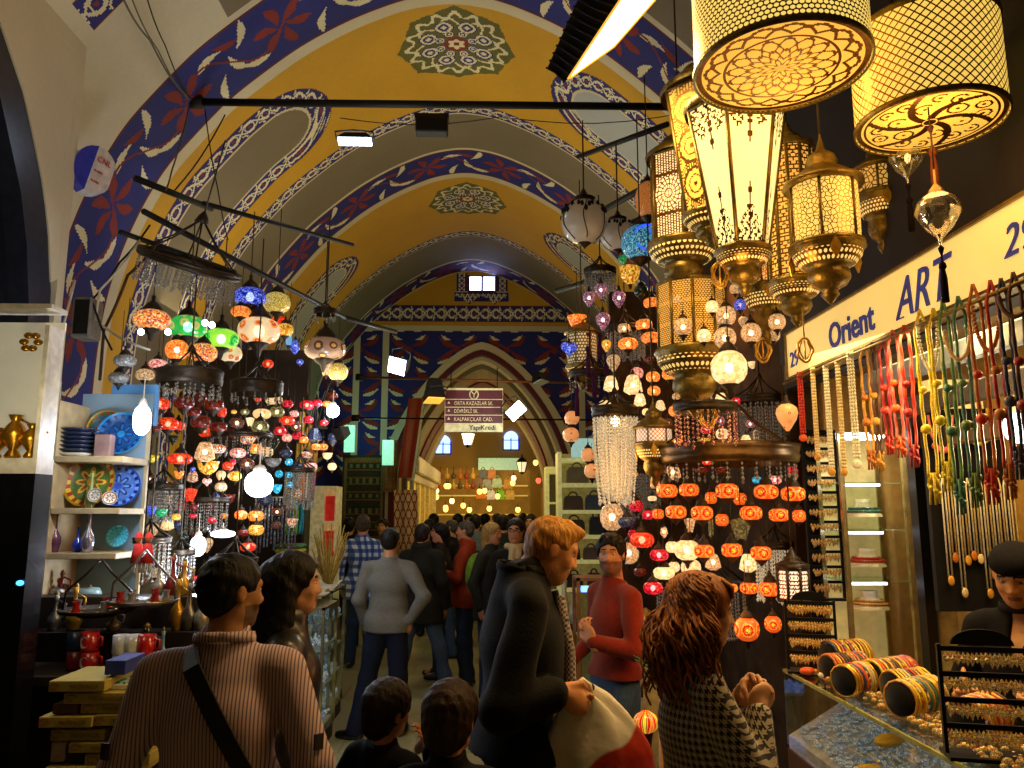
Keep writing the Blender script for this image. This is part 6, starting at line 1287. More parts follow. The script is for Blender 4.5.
# ---- earring towers and racks
VELV = mat('velvet_black', '#0b0a0a', .9, sheen=.1); GJ = mosaic('gold_jewellery', ['#c8902c', '#8a5a18', '#e8c060', '#a87028', '#d8b8a0'], .10, 400, dark=.15)
GJ2 = mosaic('gold_jewellery_bright', ['#d8a838', '#a87820', '#f0d060', '#c88838', '#4a7a6a', '#b03828'], .16, 400, dark=.2)
def earrings(b, x0, x1, y, z, n, s_=.008, mi=0):
    for i in range(n):
        x = x0 + (x1 - x0) * (i + .5) / n; L = random.uniform(.7, 1.4)
        b.add([(x, y, z), (x + s_, y - .004, z - s_ * 1.6 * L), (x, y - .008, z - s_ * 1.2 * L), (x - s_, y - .004, z - s_ * 1.6 * L), (x, y - .002, z - s_ * 3.6 * L), (x, y + .003, z - s_ * 1.6 * L)], [(0, 1, 2), (0, 2, 3), (4, 2, 1), (4, 3, 2), (0, 5, 1), (0, 3, 5), (4, 1, 5), (4, 5, 3)], mi)
def rack(px, ybase, wpx, ytop, zbase, Y, label, rows, per, yaw=-.35, arch=True, m=GJ):
    k = mpp(px, ybase, Y); W_ = wpx * k; H_ = P(px, ytop, Y).z - zbase; t_ = thing('earring_rack', label, 'rack', (PX(px, Y), Y, zbase), yaw, 'black earring racks')
    fr = MB(); fr.box(-W_ / 2 - .012, -W_ / 2, -.01, .01, 0, H_).box(W_ / 2, W_ / 2 + .012, -.01, .01, 0, H_).box(-W_ / 2 - .012, W_ / 2 + .012, -.06, .06, 0, .012); obj('frame', fr, VELV, t_)
    for i in range(rows):
        z = .02 + (H_ - .03) * (i + .85) / rows; obj('bar', MB().box(-W_ / 2, W_ / 2, -.006, .006, z, z + .016), VELV, t_)
        b = MB(); earrings(b, -W_ / 2 + .005, W_ / 2 - .005, -.01, z, per, min(.010, H_ / rows / 5.2)); earrings(b, -W_ / 2 + .01, W_ / 2 - .01, -.014, z - .012, per - 2, min(.009, H_ / rows / 5.2)); o = obj('earrings', b, m, t_); o['kind'] = 'stuff'
    if arch: obj('headboard', MB().prism([(W_ * .38 * math.cos(t), .0 + W_ * .2 * math.sin(t)) for t in np.linspace(0, PI, 14)], -.006, .006, M=Matrix(((1, 0, 0, 0), (0, 0, 1, 0), (0, 1, 0, H_ + .0), (0, 0, 0, 1)))), VELV, t_)
    return t_
ZC = 1.1
rack(803, 660, 44, 600, ZC, 4.02, 'smaller black earring rack with arched top, at the far end of the counter', 4, 16, -.3, m=GJ2)
rack(968, 745, 78, 645, ZC, 2.66, 'larger black earring rack in the foreground of the counter', 4, 18, -.25, m=GJ2)
rack(822, 600, 30, 432, P(822, 600, 4.5).z, 4.5, 'tall black earring tower left of the lit vitrine', 11, 9, -.1, False, GJ)
o = obj('velvet_board', MB().box(PX(805, 4.53), PX(840, 4.53), 4.53, 4.55, 0, P(822, 430, 4.53).z), VELV); setl(o, 'black velvet board behind the tall earring tower', 'board')
# black door post, pale pillar and the black board of long white necklaces
o = obj('door_post', MB().box(PX(915, 3.95), PX(925, 3.95), 3.93, 4.0, 0, 2.55), mat('post_black', '#0c0b0a', .4)); setl(o, 'slim black post right of the lit vitrine', 'post')
o = obj('curtain_pillar', MB().box(PX(927, 3.97), PX(948, 3.97), 3.97, 4.05, 0, 2.45, bev=.01), mat('pillar_cream', '#c9ad6c', .6, emi=.02)); setl(o, 'pale cream pillar behind the slim black post', 'pillar')
o = obj('necklace_board', MB().box(PX(930, 3.72), PX(1040, 3.72), 3.72, 3.75, P(0, 615, 3.72).z, P(0, 405, 3.72).z), VELV); setl(o, 'black velvet board hung with long white necklaces, behind the capped man', 'board')
o = obj('light_fascia', MB().box(PX(925, 3.9), 2.45, 3.78, 3.84, P(0, 412, 3.8).z, P(0, 376, 3.8).z), mat('fascia_lit', '#f0d890', .5, emi=.5, emicol='#f2d888')); setl(o, 'lit cream strip above the black necklace board', 'light panel')
for i in range(13):
    px = 942 + i * 6.2; Y = 3.69; pt, pb = P(px, 478, Y), P(px, 560 + random.uniform(-10, 32), Y); L = pt.z - pb.z; c1 = ['white', 'cream'][i % 2]
    t_ = thing('hanging_necklace', ['first', 'second', 'third', 'fourth', 'fifth', 'sixth', 'seventh', 'eighth', 'ninth', 'tenth', 'eleventh', 'twelfth', 'thirteenth'][i] + ' long pale necklace from the black post side of the velvet board', 'necklace', pt, 0, 'long pale necklaces on the velvet board')
    for s_ in (-1, 1): obj('string', MB().tube([(0, 0, 0), (s_ * .008, 0, -.04), (s_ * .009, 0, -L)], .0042, 5), nm_(c1), t_)
    obj('pendant', MB().ell((0, -.004, -L - .02), .016, .006, .024, 10, 6), nm_(['gold', 'amber', 'cream'][i % 3]), t_)
for i, (x, y) in enumerate([(940, 415), (975, 408)]):
    t_ = thing('hanging_collar', ['pink beaded collar', 'gold beaded collar'][i] + ' at the top of the black velvet board', 'necklace', P(x, y, 3.69)); b = MB(); k = mpp(x, y, 3.69)
    b.tube([(-.06, 0, 0), (-.05, 0, -.1), (-.02, 0, -.16), (.02, 0, -.16), (.05, 0, -.1), (.06, 0, 0)], .006, 6); obj('cord', b, nm_('pink' if i == 0 else 'gold'), t_)
    b = MB(); [b.ell((-.045 + .0115 * j, -.004, -.15 - .02 * math.sin(j * .4)), .012, .008, .016, 6, 4) for j in range(9)]; obj('beads', b, nm_('pink' if i == 0 else 'yellow'), t_)
# ---- glass counter
XF, XB_ = 1.5, 1.86; YN, YF = 1.75, 4.12
r = thing('glass_counter', 'long glass topped jewellery counter in the lower right foreground', 'counter', (XF, YN, 0)); LL = YF - YN; DD = XB_ - XF
obj('base', MB().box(0, DD, 0, LL, 0, .72), mat('counter_wood', '#4a2c14', .45), r)
obj('tray_floor', MB().add([(0.01, 0, .78), (DD, 0, .98), (DD, LL, .98), (.01, LL, .78), (.01, 0, .72), (DD, 0, .72), (DD, LL, .72), (.01, LL, .72)], [(0, 1, 2, 3), (0, 4, 5, 1), (1, 5, 6, 2), (2, 6, 7, 3), (3, 7, 4, 0)]), mat('tray_cloth', '#a8b4c0', .8), r)
obj('top_glass', MB().box(0, DD, 0, LL, ZC - .012, ZC - .002), glass('counter_glass', (.95, 1, .95), .3, .03), r); obj('front_glass', MB().box(0, .005, 0, LL, .74, ZC - .012), glass('counter_glass_front', (1, 1, .96), .14, .03), r)
eg = MB().box(-.005, .008, -.0, LL, ZC - .014, ZC + .001).box(-.005, DD, LL - .008, LL + .003, ZC - .014, ZC + .001); obj('edge_strip', eg, mat('edge_green', '#9a9c58', .2, coat=.5), r)
obj('rear_rail', MB().box(DD - .02, DD, 0, LL, .95, ZC), mat('rail_brass', '#8a6a30', .4), r)
# jewellery on the sloping tray
def slope(x): return .785 + (x) * (.2 / DD)
JB = mosaic('stones_blue_white', ['#e8e4d8', '#3a6aa8', '#8fb8d0', '#24406a', '#c8ccc0', '#d8b040', '#4a9ac0'], .3, 300, dark=.3)  # light inside the counter is put into the glow of the stones
b = MB(); rj = random.Random(5)
for i in range(1500):
    x = rj.uniform(.03, DD - .04); y = rj.uniform(.1, LL - .05); s_ = rj.uniform(.006, .013)
    b.ell((XF + x, YN + y, slope(x) + s_ * .5), s_ * rj.uniform(.7, 2), s_, s_ * .6, 6, 4)
o = obj('loose_jewellery', b, JB); setl(o, 'loose blue, white and silver jewellery filling the counter', 'jewellery', None, 'stuff')
b = MB()
for i in range(60):
    x = rj.uniform(.05, DD - .06); y = rj.uniform(.9, 1.75); a = rj.uniform(-.6, .6); L = rj.uniform(.06, .12)
    b.tube([(XF + x, YN + y, slope(x) + .02), (XF + x + L * math.sin(a) * .3, YN + y + L, slope(x) + .03)], .007, 5)
o = obj('silver_chains', b, mat('silver_chain', '#d8dce0', .25, .3, coat=.3)); setl(o, 'white and silver chains heaped in the middle of the counter', 'jewellery', None, 'stuff')
for i, (x, y) in enumerate([(845 + 5, 722), (872, 715), (896, 708)]):
    Y = 3.35 + i * .12; X = PX(x, Y); t_ = thing('yellow_pouch', ['nearest the woman', 'middle', 'nearest the rack'][i] + ' bright yellow pouch of the three under the counter glass', 'pouch', (X, Y, slope(X - XF) + .035), .5, 'yellow pouches')
    obj('cloth', MB().ell((0, 0, 0), .085, .05, .026, 12, 8), mat('pouch_yellow', '#e8b81c', .6, 0, .15, 30, .003), t_); obj('tie', MB().lathe([(.02, -.005), (.012, .0), (.02, .005)], 8, (.06, 0, 0)), mat('pouch_yellow2', '#c8981c', .6), t_)
for i in range(7):
    x = .1 + .05 * i; y = 1.0 + .12 * (i % 3); t_ = thing('bead_bracelet', ['red', 'pink', 'crimson', 'blue', 'white', 'teal', 'gold'][i] + ' bead bracelet lying in the counter below the yellow pouches', 'bracelet', (XF + x, YN + y, slope(x) + .03), 0, 'bracelets in the counter')
    obj('beads', MB().tube([(.03 * math.cos(t), .03 * math.sin(t), .002) for t in np.linspace(0, 2 * PI, 16, False)], .007, 6, closed=True), nm_(['red', 'pink', 'crimson', 'navy', 'white', 'teal', 'gold'][i]), t_); obj('clasp', MB().ell((.03, 0, .002), .009, .009, .009, 6, 4), BRASSL, t_)
# ---- bangle rolls on the counter
BG = mosaic('bangles_mixed', ['#c8902c', '#b04828', '#e8c060', '#5a2c4a', '#8a5a18', '#d87a38', '#d8c8b0', '#3c5a5a'], .06, 70, dark=.3)
def roll(x, y, L, R, yaw, label, z=ZC):
    t_ = thing('bangle_roll', label, 'bangle display', (x, y, z + R), yaw, 'bangle rolls on the counter'); obj('velvet_roll', MB().lathe([(.001, -L / 2), (R * .86, -L / 2), (R * .86, L / 2), (.001, L / 2)], 20).xf(Matrix.Rotation(PI / 2, 4, 'Y')), VELV, t_)
    n_ = int(L / .017)
    cs = ['gold', 'amber', 'red', 'orange', 'brown', 'pink', 'navy', 'cream', 'yellow', 'teal']
    for j in range(n_):
        xx = -L / 2 + (j + .5) * L / n_; m = random.choice([nm_(random.choice(cs)), BRASSL, nm_(random.choice(cs)), BG]); tl = random.uniform(-.004, .004)
        obj('bangle', MB().tube([(xx + tl * math.sin(t), R * math.cos(t), R * math.sin(t)) for t in np.linspace(0, 2 * PI, 14, False)], random.uniform(.006, .008), 5, closed=True), m, t_)
roll(1.70, 3.86, .22, .06, .35, 'far left roll of bangles beside the smaller earring rack'); roll(1.62, 3.56, .2, .065, .55, 'roll of pale bangles on the aisle edge of the counter'); roll(1.80, 3.62, .24, .07, .4, 'roll of golden bangles in the middle of the counter'); roll(1.69, 3.2, .22, .07, .5, 'roll of reddish bangles before the capped man'); roll(1.77, 3.42, .18, .065, .3, 'roll of dark bangles nearest the capped man'); roll(1.73, 2.86, .22, .075, .6, 'large black centred bangle roll behind the larger rack'); roll(1.76, 3.98, .22, .08, .3, 'high roll of bangles piled in front of the vitrine')
b = MB()
for i in range(420):
    x = rj.uniform(1.6, 1.83); y = rj.uniform(2.3, 4.0); s_ = rj.uniform(.006, .014); b.ell((x, y, ZC + s_), s_ * 1.6, s_, s_, 6, 4)
o = obj('loose_trinkets', b, GJ2); setl(o, 'scattered golden trinkets between the bangle rolls', 'jewellery', None, 'stuff')
# the counter continues to the right edge as a second case
r = thing('glass_counter', 'dark framed glass case at the very bottom right corner', 'counter', (1.3, 1.5, 0)); obj('frame', MB().box(0, .7, .0, .02, .98, 1.0).box(0, .02, 0, .24, .98, 1.0).box(0, .7, .22, .24, .98, 1.0), IRON, r); obj('glass', MB().box(0, .7, 0, .24, .985, .99), glass('counter_glass', (.95, 1, .95), .3, .03), r); obj('base', MB().box(0, .7, 0, .24, 0, .9), VELV, r)
# ------------------------------------------------------------------ further down the street, left side
WHT = mat('cabinet_offwhite', '#cfc8b0', .5); GLC = glass('case_glass', (.92, 1, .96), .2, .05)
SJ = mosaic('silver_jewellery', ['#d8dce8', '#8088a0', '#f0f4ff', '#4a5878', '#b89868', '#6a7ab0'], .5, 120, dark=.3)  # light inside the cases is put into the glow of the trinkets
def case(x0, x1, y0, y1, z1, label, levels, m=None, rowm=None):
    r = thing('glass_case', label, 'display case', (x0, y0, 0)); W_, D_ = x1 - x0, y1 - y0
    obj('base', MB().box(0, W_, 0, D_, 0, .12), IRON, r); f = MB()
    for x in (0, W_): 
        for y in (0, D_): f.box(x - .012, x + .012, y - .012, y + .012, .12, z1)
    f.box(-.012, W_ + .012, -.012, D_ + .012, z1 - .02, z1); obj('frame', f, m or CHR0, r)
    for i in range(levels):
        z = .16 + (z1 - .2) * i / levels; obj('shelf', MB().box(.01, W_ - .01, .01, D_ - .01, z, z + .012), WHT, r); b = MB()
        for j in range(70): b.ell((random.uniform(.03, W_ - .03), random.uniform(.03, D_ - .03), z + .03 + random.uniform(0, .03)), .014, .014, random.uniform(.012, .035), 6, 4)
        o = obj('trinkets', b, rowm or SJ, r); o['kind'] = 'stuff'
    obj('front_glass', MB().box(.012, W_ - .012, -.004, 0, .12, z1 - .02), GLC, r); obj('side_glass', MB().box(W_, W_ + .004, .012, D_ - .012, .12, z1 - .02), GLC, r); return r
CHR0 = mat('chrome_edge', '#b8ac80', .2, .8)
case(-1.78, -1.34, 6.55, 7.1, 1.12, 'glass case with silver trinkets nearest the striped shirt man on the left', 3); case(-1.85, -1.42, 7.25, 7.9, 1.18, 'second glass case with blue beads behind the first one on the left', 4)
o = obj('cloth_spread', MB().grid(lambda u, v: Vector((-1.85 + .42 * u, 6.55 + 1.3 * v, 1.2 + .03 * math.sin(9 * u + 5 * v) + .05 * (1 - u))), 14, 20), mat('cloth_cream_print', '#b8b49a', .8, 0, .4, 20)); o.modifiers.new('s', 'SOLIDIFY').thickness = .01; setl(o, 'pale printed cloth spread over the glass cases on the left', 'cloth')
for i, (c, n) in enumerate([('#b06a68', 'pinkish striped'), ('#c8c0b0', 'cream'), ('#8a2c30', 'dark red'), ('#2a3a6a', 'navy'), ('#c8b83a', 'yellow'), ('#5a8a5a', 'green')]):
    k = i % 3; x = PX(300, 7.6) if i < 3 else PX(293, 8.1); Y = 7.6 if i < 3 else 8.1; z = (1.27 if i < 3 else 1.42) + .05 * k
    o = obj('folded_cloth', MB().box(-.14, .14, -.1, .1, 0, .046, bev=.018), mat('cloth_fold_%d' % i, c, .9, 0, .3, 40)); o.location = (x, Y, z); setl(o, n + ' folded cloth in the ' + ('nearer' if i < 3 else 'farther') + ' pile on the left counters', 'cloth', 'folded cloths')
o = obj('cloth_counter', MB().box(PX(280, 8.2), PX(312, 8.2), 7.95, 8.25, 0, 1.4), mat('counter_brown', '#4a3a28', .6)); setl(o, 'brown counter under the farther pile of folded cloths', 'counter')
b = MB(); r = thing('bead_strand_rack', 'rack of long grey blue bead strands left of the green scarf', 'rack', (0, 0, 0))
for i in range(18):
    x = PX(256 + i * 2.3, 7.7); z0 = P(280, 497, 7.7).z; L = random.uniform(.38, .55); b.tube([(x, 7.7 + .03 * (i % 3), z0), (x, 7.7 + .03 * (i % 3), z0 - L)], .009, 5)
o = obj('strands', b, mosaic('strand_beads', ['#6a8090', '#8a9aa0', '#4a6070', '#a84848', '#9ab0b8'], .05, 60, dark=.4), r); o['kind'] = 'stuff'
obj('bar', MB().tube([(PX(254, 7.7), 7.73, P(280, 497, 7.7).z), (PX(300, 7.7), 7.73, P(280, 497, 7.7).z)], .01, 6), SILV, r)
def scarf(px, y0, y1, Y, w_, c, label):
    a, b_ = P(px, y0, Y), P(px, y1, Y); L = a.z - b_.z; W_ = w_ * mpp(px, y0, Y); o = obj('hanging_scarf', MB().grid(lambda u, v: Vector(((u - .5) * W_ * (.5 + .5 * min(1, v * 3)), .025 * math.sin(u * 14 + v * 3), -L * v)), 15, 12), mat('scarf_' + c[1:], c, .85, 0, .25, 30)); o.location = a; o.modifiers.new('s', 'SOLIDIFY').thickness = .008; setl(o, label, 'scarf', 'hanging scarves')
scarf(293, 498, 535, 7.9, 12, '#7ac83a', 'bright green scarf hanging over the folded cloths'); scarf(300, 506, 534, 8.0, 9, '#3a9ab0', 'turquoise scarf hanging right of the bright green one')
for i, (x, c, n) in enumerate([(300, '#d8a83a', 'mustard'), (304, '#e07828', 'orange'), (309, '#c8b8a0', 'beige'), (313, '#a05068', 'mauve'), (288, '#c8c040', 'lemon'), (296, '#8a98a8', 'grey')]): scarf(x, 472 - (i % 2) * 8, 500, 8.15, 6, c, n + ' scarf in the row hanging above the green scarf')
for i, (x, y0, y1) in enumerate([(302, 412, 470), (309, 425, 462), (314, 440, 478)]): scarf(x, y0, y1, 8.2, 8, ['#c8a848', '#b89038', '#a8783a'][i], ['longest golden', 'middle golden', 'short tan'][i] + ' patterned scarf hanging beside the orange eyed lamps')
# white shelf with red contents
xa, xb = PX(311, 9.6), PX(336, 9.6); za, zb2 = P(320, 592, 9.6).z, P(320, 486, 9.6).z
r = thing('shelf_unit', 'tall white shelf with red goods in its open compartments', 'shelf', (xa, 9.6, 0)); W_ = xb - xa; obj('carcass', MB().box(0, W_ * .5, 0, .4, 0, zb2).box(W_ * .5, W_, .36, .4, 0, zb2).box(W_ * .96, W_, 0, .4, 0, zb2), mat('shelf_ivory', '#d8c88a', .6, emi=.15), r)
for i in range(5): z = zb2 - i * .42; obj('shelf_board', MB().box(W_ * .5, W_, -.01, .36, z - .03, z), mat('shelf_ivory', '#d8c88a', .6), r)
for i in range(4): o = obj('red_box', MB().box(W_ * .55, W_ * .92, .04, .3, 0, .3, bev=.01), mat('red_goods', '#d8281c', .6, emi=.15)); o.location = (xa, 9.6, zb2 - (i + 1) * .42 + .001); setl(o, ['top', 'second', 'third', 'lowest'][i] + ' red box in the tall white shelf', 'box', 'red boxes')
b = MB()
for i in range(60):
    a = random.uniform(0, 2 * PI); rr = random.uniform(0, .07); t1 = random.uniform(.1, .22); b.tube([(rr * math.cos(a), rr * math.sin(a), .9), (rr * .6 * math.cos(a), rr * .6 * math.sin(a), 1.1), (t1 * math.cos(a), t1 * math.sin(a), random.uniform(1.3, 1.75))], .006, 4)
r = thing('straw_bundle', 'bundle of dried straw standing beside the tall white shelf', 'dried grass', (PX(331, 8.7), 8.7, 0)); o = obj('stalks', b, mat('straw', '#b89a48', .85, 0, .3, 30), r); o['kind'] = 'stuff'; obj('pot', MB().lathe([(.001, 0), (.12, 0), (.16, .5), (.13, .95), (.11, .95)], 16), mat('pot_terracotta', '#6a4428', .7), r)
# carpets
def carpet(px0, px1, y0, y1, Y, cols, fn, label, shear=0.0, name='hanging_carpet'):
    a, b_ = P(px0, y0, Y), P(px1, y1, Y); W_, H_ = b_.x - a.x, a.z - b_.z
    me = paint_faces(name, lambda u, v: (u * W_ + shear * (v) * W_, .02 * np.sin(u * 9) + 0 * v, v * H_), np.linspace(0, 1, 49), np.linspace(0, 1, 81), fn, cols, False)
    o = obj(name, me, None); o.location = (a.x, Y, b_.z); o.modifiers.new('s', 'SOLIDIFY').thickness = .02; setl(o, label, 'carpet'); return o
wc = lambda n, h: mat('wool_' + n, h, .95, 0, .25, 50)
def kilim(u, v): e = np.minimum(np.minimum(u, 1 - u) * 1.0, np.minimum(v, 1 - v) * 1.9); return np.where(e < .05, 0, np.where(e < .11, 1 + (np.sin(u * 90) * np.sin(v * 150) > 0), np.where(np.abs(np.sin(v * 44)) < .25, 2, np.where((np.sin(v * 44) > .6) & (np.sin(u * 40) > 0), 1, 0)))).astype(int)
carpet(343, 383, 455, 560, 13.9, [wc('dark_brown', '#2c2616'), wc('olive', '#5a5430'), wc('rust', '#6a3c1c')], kilim, 'dark brown kilim hanging on the end wall left of the arch')
def latt(u, v): return np.where((np.abs(((u * 4 + v * 5) % 1) - .5) < .1) | (np.abs(((u * 4 - v * 5) % 1) - .5) < .1), 1, np.where(np.hypot(((u * 4) % 1) - .5, ((v * 10) % 1) - .5) < .12, 1, 0)).astype(int)
carpet(397, 418, 490, 572, 12.8, [wc('cream', '#b8a27a'), wc('red_brown', '#7a3420')], latt, 'cream carpet with a red brown lattice leaning at the corner of the arch', -.12)
carpet(400, 414, 398, 478, 13.6, [wc('brick', '#8a3420'), wc('cream', '#b8a27a')], lambda u, v: (u > .85).astype(int), 'long brick red runner hanging slanted from the arch', .6)
carpet(385, 396, 440, 492, 13.7, [wc('tan_brown', '#6a4c28'), wc('rust', '#6a3c1c')], kilim, 'small brown rug rolled out beside the mint light box')
o = obj('light_box', MB().box(PX(381, 13.5), PX(392, 13.5), 13.5, 13.6, P(385, 465, 13.5).z, P(385, 440, 13.5).z), mat('lightbox_mint', '#a8e8c8', .5, emi=.7, emicol='#98e8c4')); setl(o, 'small mint green light box above the small brown rug', 'light box')
o = obj('light_box', MB().box(PX(342, 13.7), PX(352, 13.7), 13.7, 13.8, P(345, 452, 13.7).z, P(345, 425, 13.7).z), mat('lightbox_mint', '#a8e8c8', .5, emi=.7, emicol='#98e8c4')); setl(o, 'mint lit panel above the dark kilim', 'light box')
# yellow shop front along the left of the inner street
YEL2 = mat('shopfront_lit_yellow', '#e8c050', .5, emi=.55, emicol='#e8b840', var=.2); r = thing('shop_facade', 'yellow lit shop front with pale posts along the left of the inner street', 'shop front', (-1.55, 15.2, 0))
obj('window_glow', MB().box(-.1, 0, 0, 6.5, .5, 2.45), YEL2, r); obj('cornice', MB().box(-.1, .18, -.1, 6.6, 2.6, 2.95, bev=.03).box(-.1, .1, -.1, 6.6, 2.45, 2.6), mat('cornice_cream', '#d8cfa8', .6), r); obj('plinth', MB().box(-.1, .08, 0, 6.5, 0, .5), mat('plinth_brown', '#5a4424', .6), r)
for i in range(6): obj('post', MB().box(0, .08, i * 1.25, i * 1.25 + .1, .5, 2.45), mat('cornice_cream', '#d8cfa8', .6), r)
# far shops
def goods(px, py, w_, h_, Y, c, label, e=.25, name='handbag', cat='bag'):
    a = P(px, py, Y); k = mpp(px, py, Y); W_, H_ = w_ * k, h_ * k; t_ = thing(name, label, cat, a)
    prof = [(-W_ * .5, -H_ / 2), (W_ * .5, -H_ / 2), (W_ * .46, H_ * .3), (W_ * .36, H_ / 2), (-W_ * .36, H_ / 2), (-W_ * .46, H_ * .3)]
    obj('bag_body', MB().prism(prof, -.06, .06, M=Matrix(((1, 0, 0, 0), (0, 0, 1, 0), (0, 1, 0, 0), (0, 0, 0, 1)))), mat('bag_' + c[1:], c, .5, 0, .2, 8, emi=e), t_)  # bags glow a little, shelf light put into their colour
    obj('handle', MB().tube([(W_ * .22 * math.cos(t), 0, H_ * .48 + H_ * .3 * math.sin(t)) for t in np.linspace(0, PI, 9)], .012, 5), mat('bag_' + c[1:], c, .5), t_); return t_
r = thing('shelf_unit', 'long lit display shelves closing the view deep in the street', 'shelf', (0, 0, 0)); 
for y in (488, 507, 478): z = P(490, y + 7, 26.5).z; obj('shelf_board', MB().box(PX(432, 26.5), PX(528, 26.5), 26.5, 26.9, z - .04, z), mat('shelf_lit', '#e0c468', .5, emi=.5, emicol='#e0b850'), r)  # shop light put into the emission of boards, bags and jars
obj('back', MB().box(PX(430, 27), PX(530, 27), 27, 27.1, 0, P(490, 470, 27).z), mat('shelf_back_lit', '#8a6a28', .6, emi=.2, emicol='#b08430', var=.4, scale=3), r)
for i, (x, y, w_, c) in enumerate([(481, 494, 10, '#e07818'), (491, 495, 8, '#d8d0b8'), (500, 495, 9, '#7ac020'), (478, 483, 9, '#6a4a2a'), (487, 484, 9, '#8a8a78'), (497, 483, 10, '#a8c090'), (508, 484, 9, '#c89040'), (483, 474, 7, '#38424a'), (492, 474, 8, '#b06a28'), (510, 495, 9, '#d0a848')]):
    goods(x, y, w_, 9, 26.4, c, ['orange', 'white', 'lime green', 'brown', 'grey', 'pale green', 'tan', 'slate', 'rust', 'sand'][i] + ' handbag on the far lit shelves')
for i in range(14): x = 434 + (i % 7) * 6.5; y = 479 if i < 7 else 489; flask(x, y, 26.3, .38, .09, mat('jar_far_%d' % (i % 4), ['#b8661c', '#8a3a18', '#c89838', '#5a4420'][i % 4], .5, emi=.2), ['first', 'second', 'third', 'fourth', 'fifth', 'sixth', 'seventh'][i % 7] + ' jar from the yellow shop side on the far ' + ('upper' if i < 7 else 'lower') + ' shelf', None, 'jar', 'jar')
o = obj('lit_wall_panel', MB().box(PX(478, 29), PX(520, 29), 29, 29.1, P(500, 478, 29).z, P(500, 458, 29).z), mat('panel_mint', '#a8d0b0', .6, emi=.45, emicol='#a8d8b8')); setl(o, 'pale mint glow of the lit wall under the far blue windows', 'panel')  # light falling on the far wall, put into a glowing panel
rj = random.Random(9)
for i in range(22):
    x, y = rj.uniform(430, 548), rj.uniform(478, 512); Y = 22 if x < 515 else 17
    if x > 515: y = rj.uniform(462, 545)
    c = rj.choice(['#ffc860', '#ff9a40', '#ffe0a0', '#ff5038'] if x > 515 else ['#ffc860', '#ffdc90']); k = mpp(x, y, Y); t_ = thing('street_lamp_bulb', 'small glowing lamp far down the street, %s from the %s' % (['first', 'second', 'third', 'fourth', 'fifth', 'sixth', 'seventh', 'eighth', 'ninth', 'tenth', 'eleventh'][i // 2], 'left' if i % 2 else 'yellow shop'), 'lamp', P(x, y, Y), 0, 'glowing lamps deep in the street'); obj('globe', MB().ell((0, 0, 0), 2.6 * k, 2.6 * k, 3 * k, 10, 7), mat('far_bulb_' + c[1:], c, .4, emi=3, emicol=c), t_); obj('cap', MB().lathe([(1.5 * k, 2.6 * k), (.3 * k, 4.5 * k), (0, 9 * k)], 8), IRON, t_)
for L_ in [o for o in bpy.data.objects if o.name.startswith('street_lamp_bulb')]: pass
# right side: shelves with brown handbags
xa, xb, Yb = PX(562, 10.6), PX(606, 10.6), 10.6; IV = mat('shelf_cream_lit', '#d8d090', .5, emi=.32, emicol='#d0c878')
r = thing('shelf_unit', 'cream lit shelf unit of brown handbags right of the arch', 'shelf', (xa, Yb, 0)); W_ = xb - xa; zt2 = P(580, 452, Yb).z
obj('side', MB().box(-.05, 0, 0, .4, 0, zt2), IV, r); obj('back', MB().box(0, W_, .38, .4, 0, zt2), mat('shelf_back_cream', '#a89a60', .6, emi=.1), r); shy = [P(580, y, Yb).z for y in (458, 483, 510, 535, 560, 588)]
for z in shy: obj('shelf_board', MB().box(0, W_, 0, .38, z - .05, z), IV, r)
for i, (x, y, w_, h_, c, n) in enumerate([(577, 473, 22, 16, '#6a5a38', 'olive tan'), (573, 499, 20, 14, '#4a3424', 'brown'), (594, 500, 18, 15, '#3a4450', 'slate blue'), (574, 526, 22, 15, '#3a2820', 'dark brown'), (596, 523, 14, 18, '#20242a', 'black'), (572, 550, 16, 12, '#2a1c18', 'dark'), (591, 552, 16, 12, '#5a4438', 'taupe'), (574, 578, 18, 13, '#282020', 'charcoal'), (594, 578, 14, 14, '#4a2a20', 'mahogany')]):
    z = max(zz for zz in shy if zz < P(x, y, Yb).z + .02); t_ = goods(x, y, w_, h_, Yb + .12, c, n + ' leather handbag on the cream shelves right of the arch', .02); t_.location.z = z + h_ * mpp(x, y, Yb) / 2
xa2 = PX(546, 11.6); r = thing('shelf_unit', 'narrow cream glazed cabinet left of the handbag shelves', 'cabinet', (xa2, 11.6, 0)); W2 = PX(561, 11.6) - xa2; z2 = P(550, 468, 11.6).z
obj('frame', MB().box(0, .05, 0, .4, 0, z2).box(W2 - .05, W2, 0, .4, 0, z2).box(0, W2, 0, .4, z2 - .08, z2 + .02), IV, r); obj('back', MB().box(.05, W2 - .05, .3, .34, 0, z2), mat('cab_back', '#4a4024', .6, emi=.05), r)
for k in range(4): obj('shelf_board', MB().box(.05, W2 - .05, 0, .3, z2 * (.25 + .18 * k), z2 * (.25 + .18 * k) + .03), IV, r)
a = P(583, 448, 10.5); o = obj('shop_card', MB().box(-.16, .16, -.01, .01, -.13, .13), mat('card_white', '#b8d8d0', .5, emi=.5, emicol='#a8d8d0')); o.location = a; setl(o, 'small pale lit card on top of the handbag shelves', 'sign')
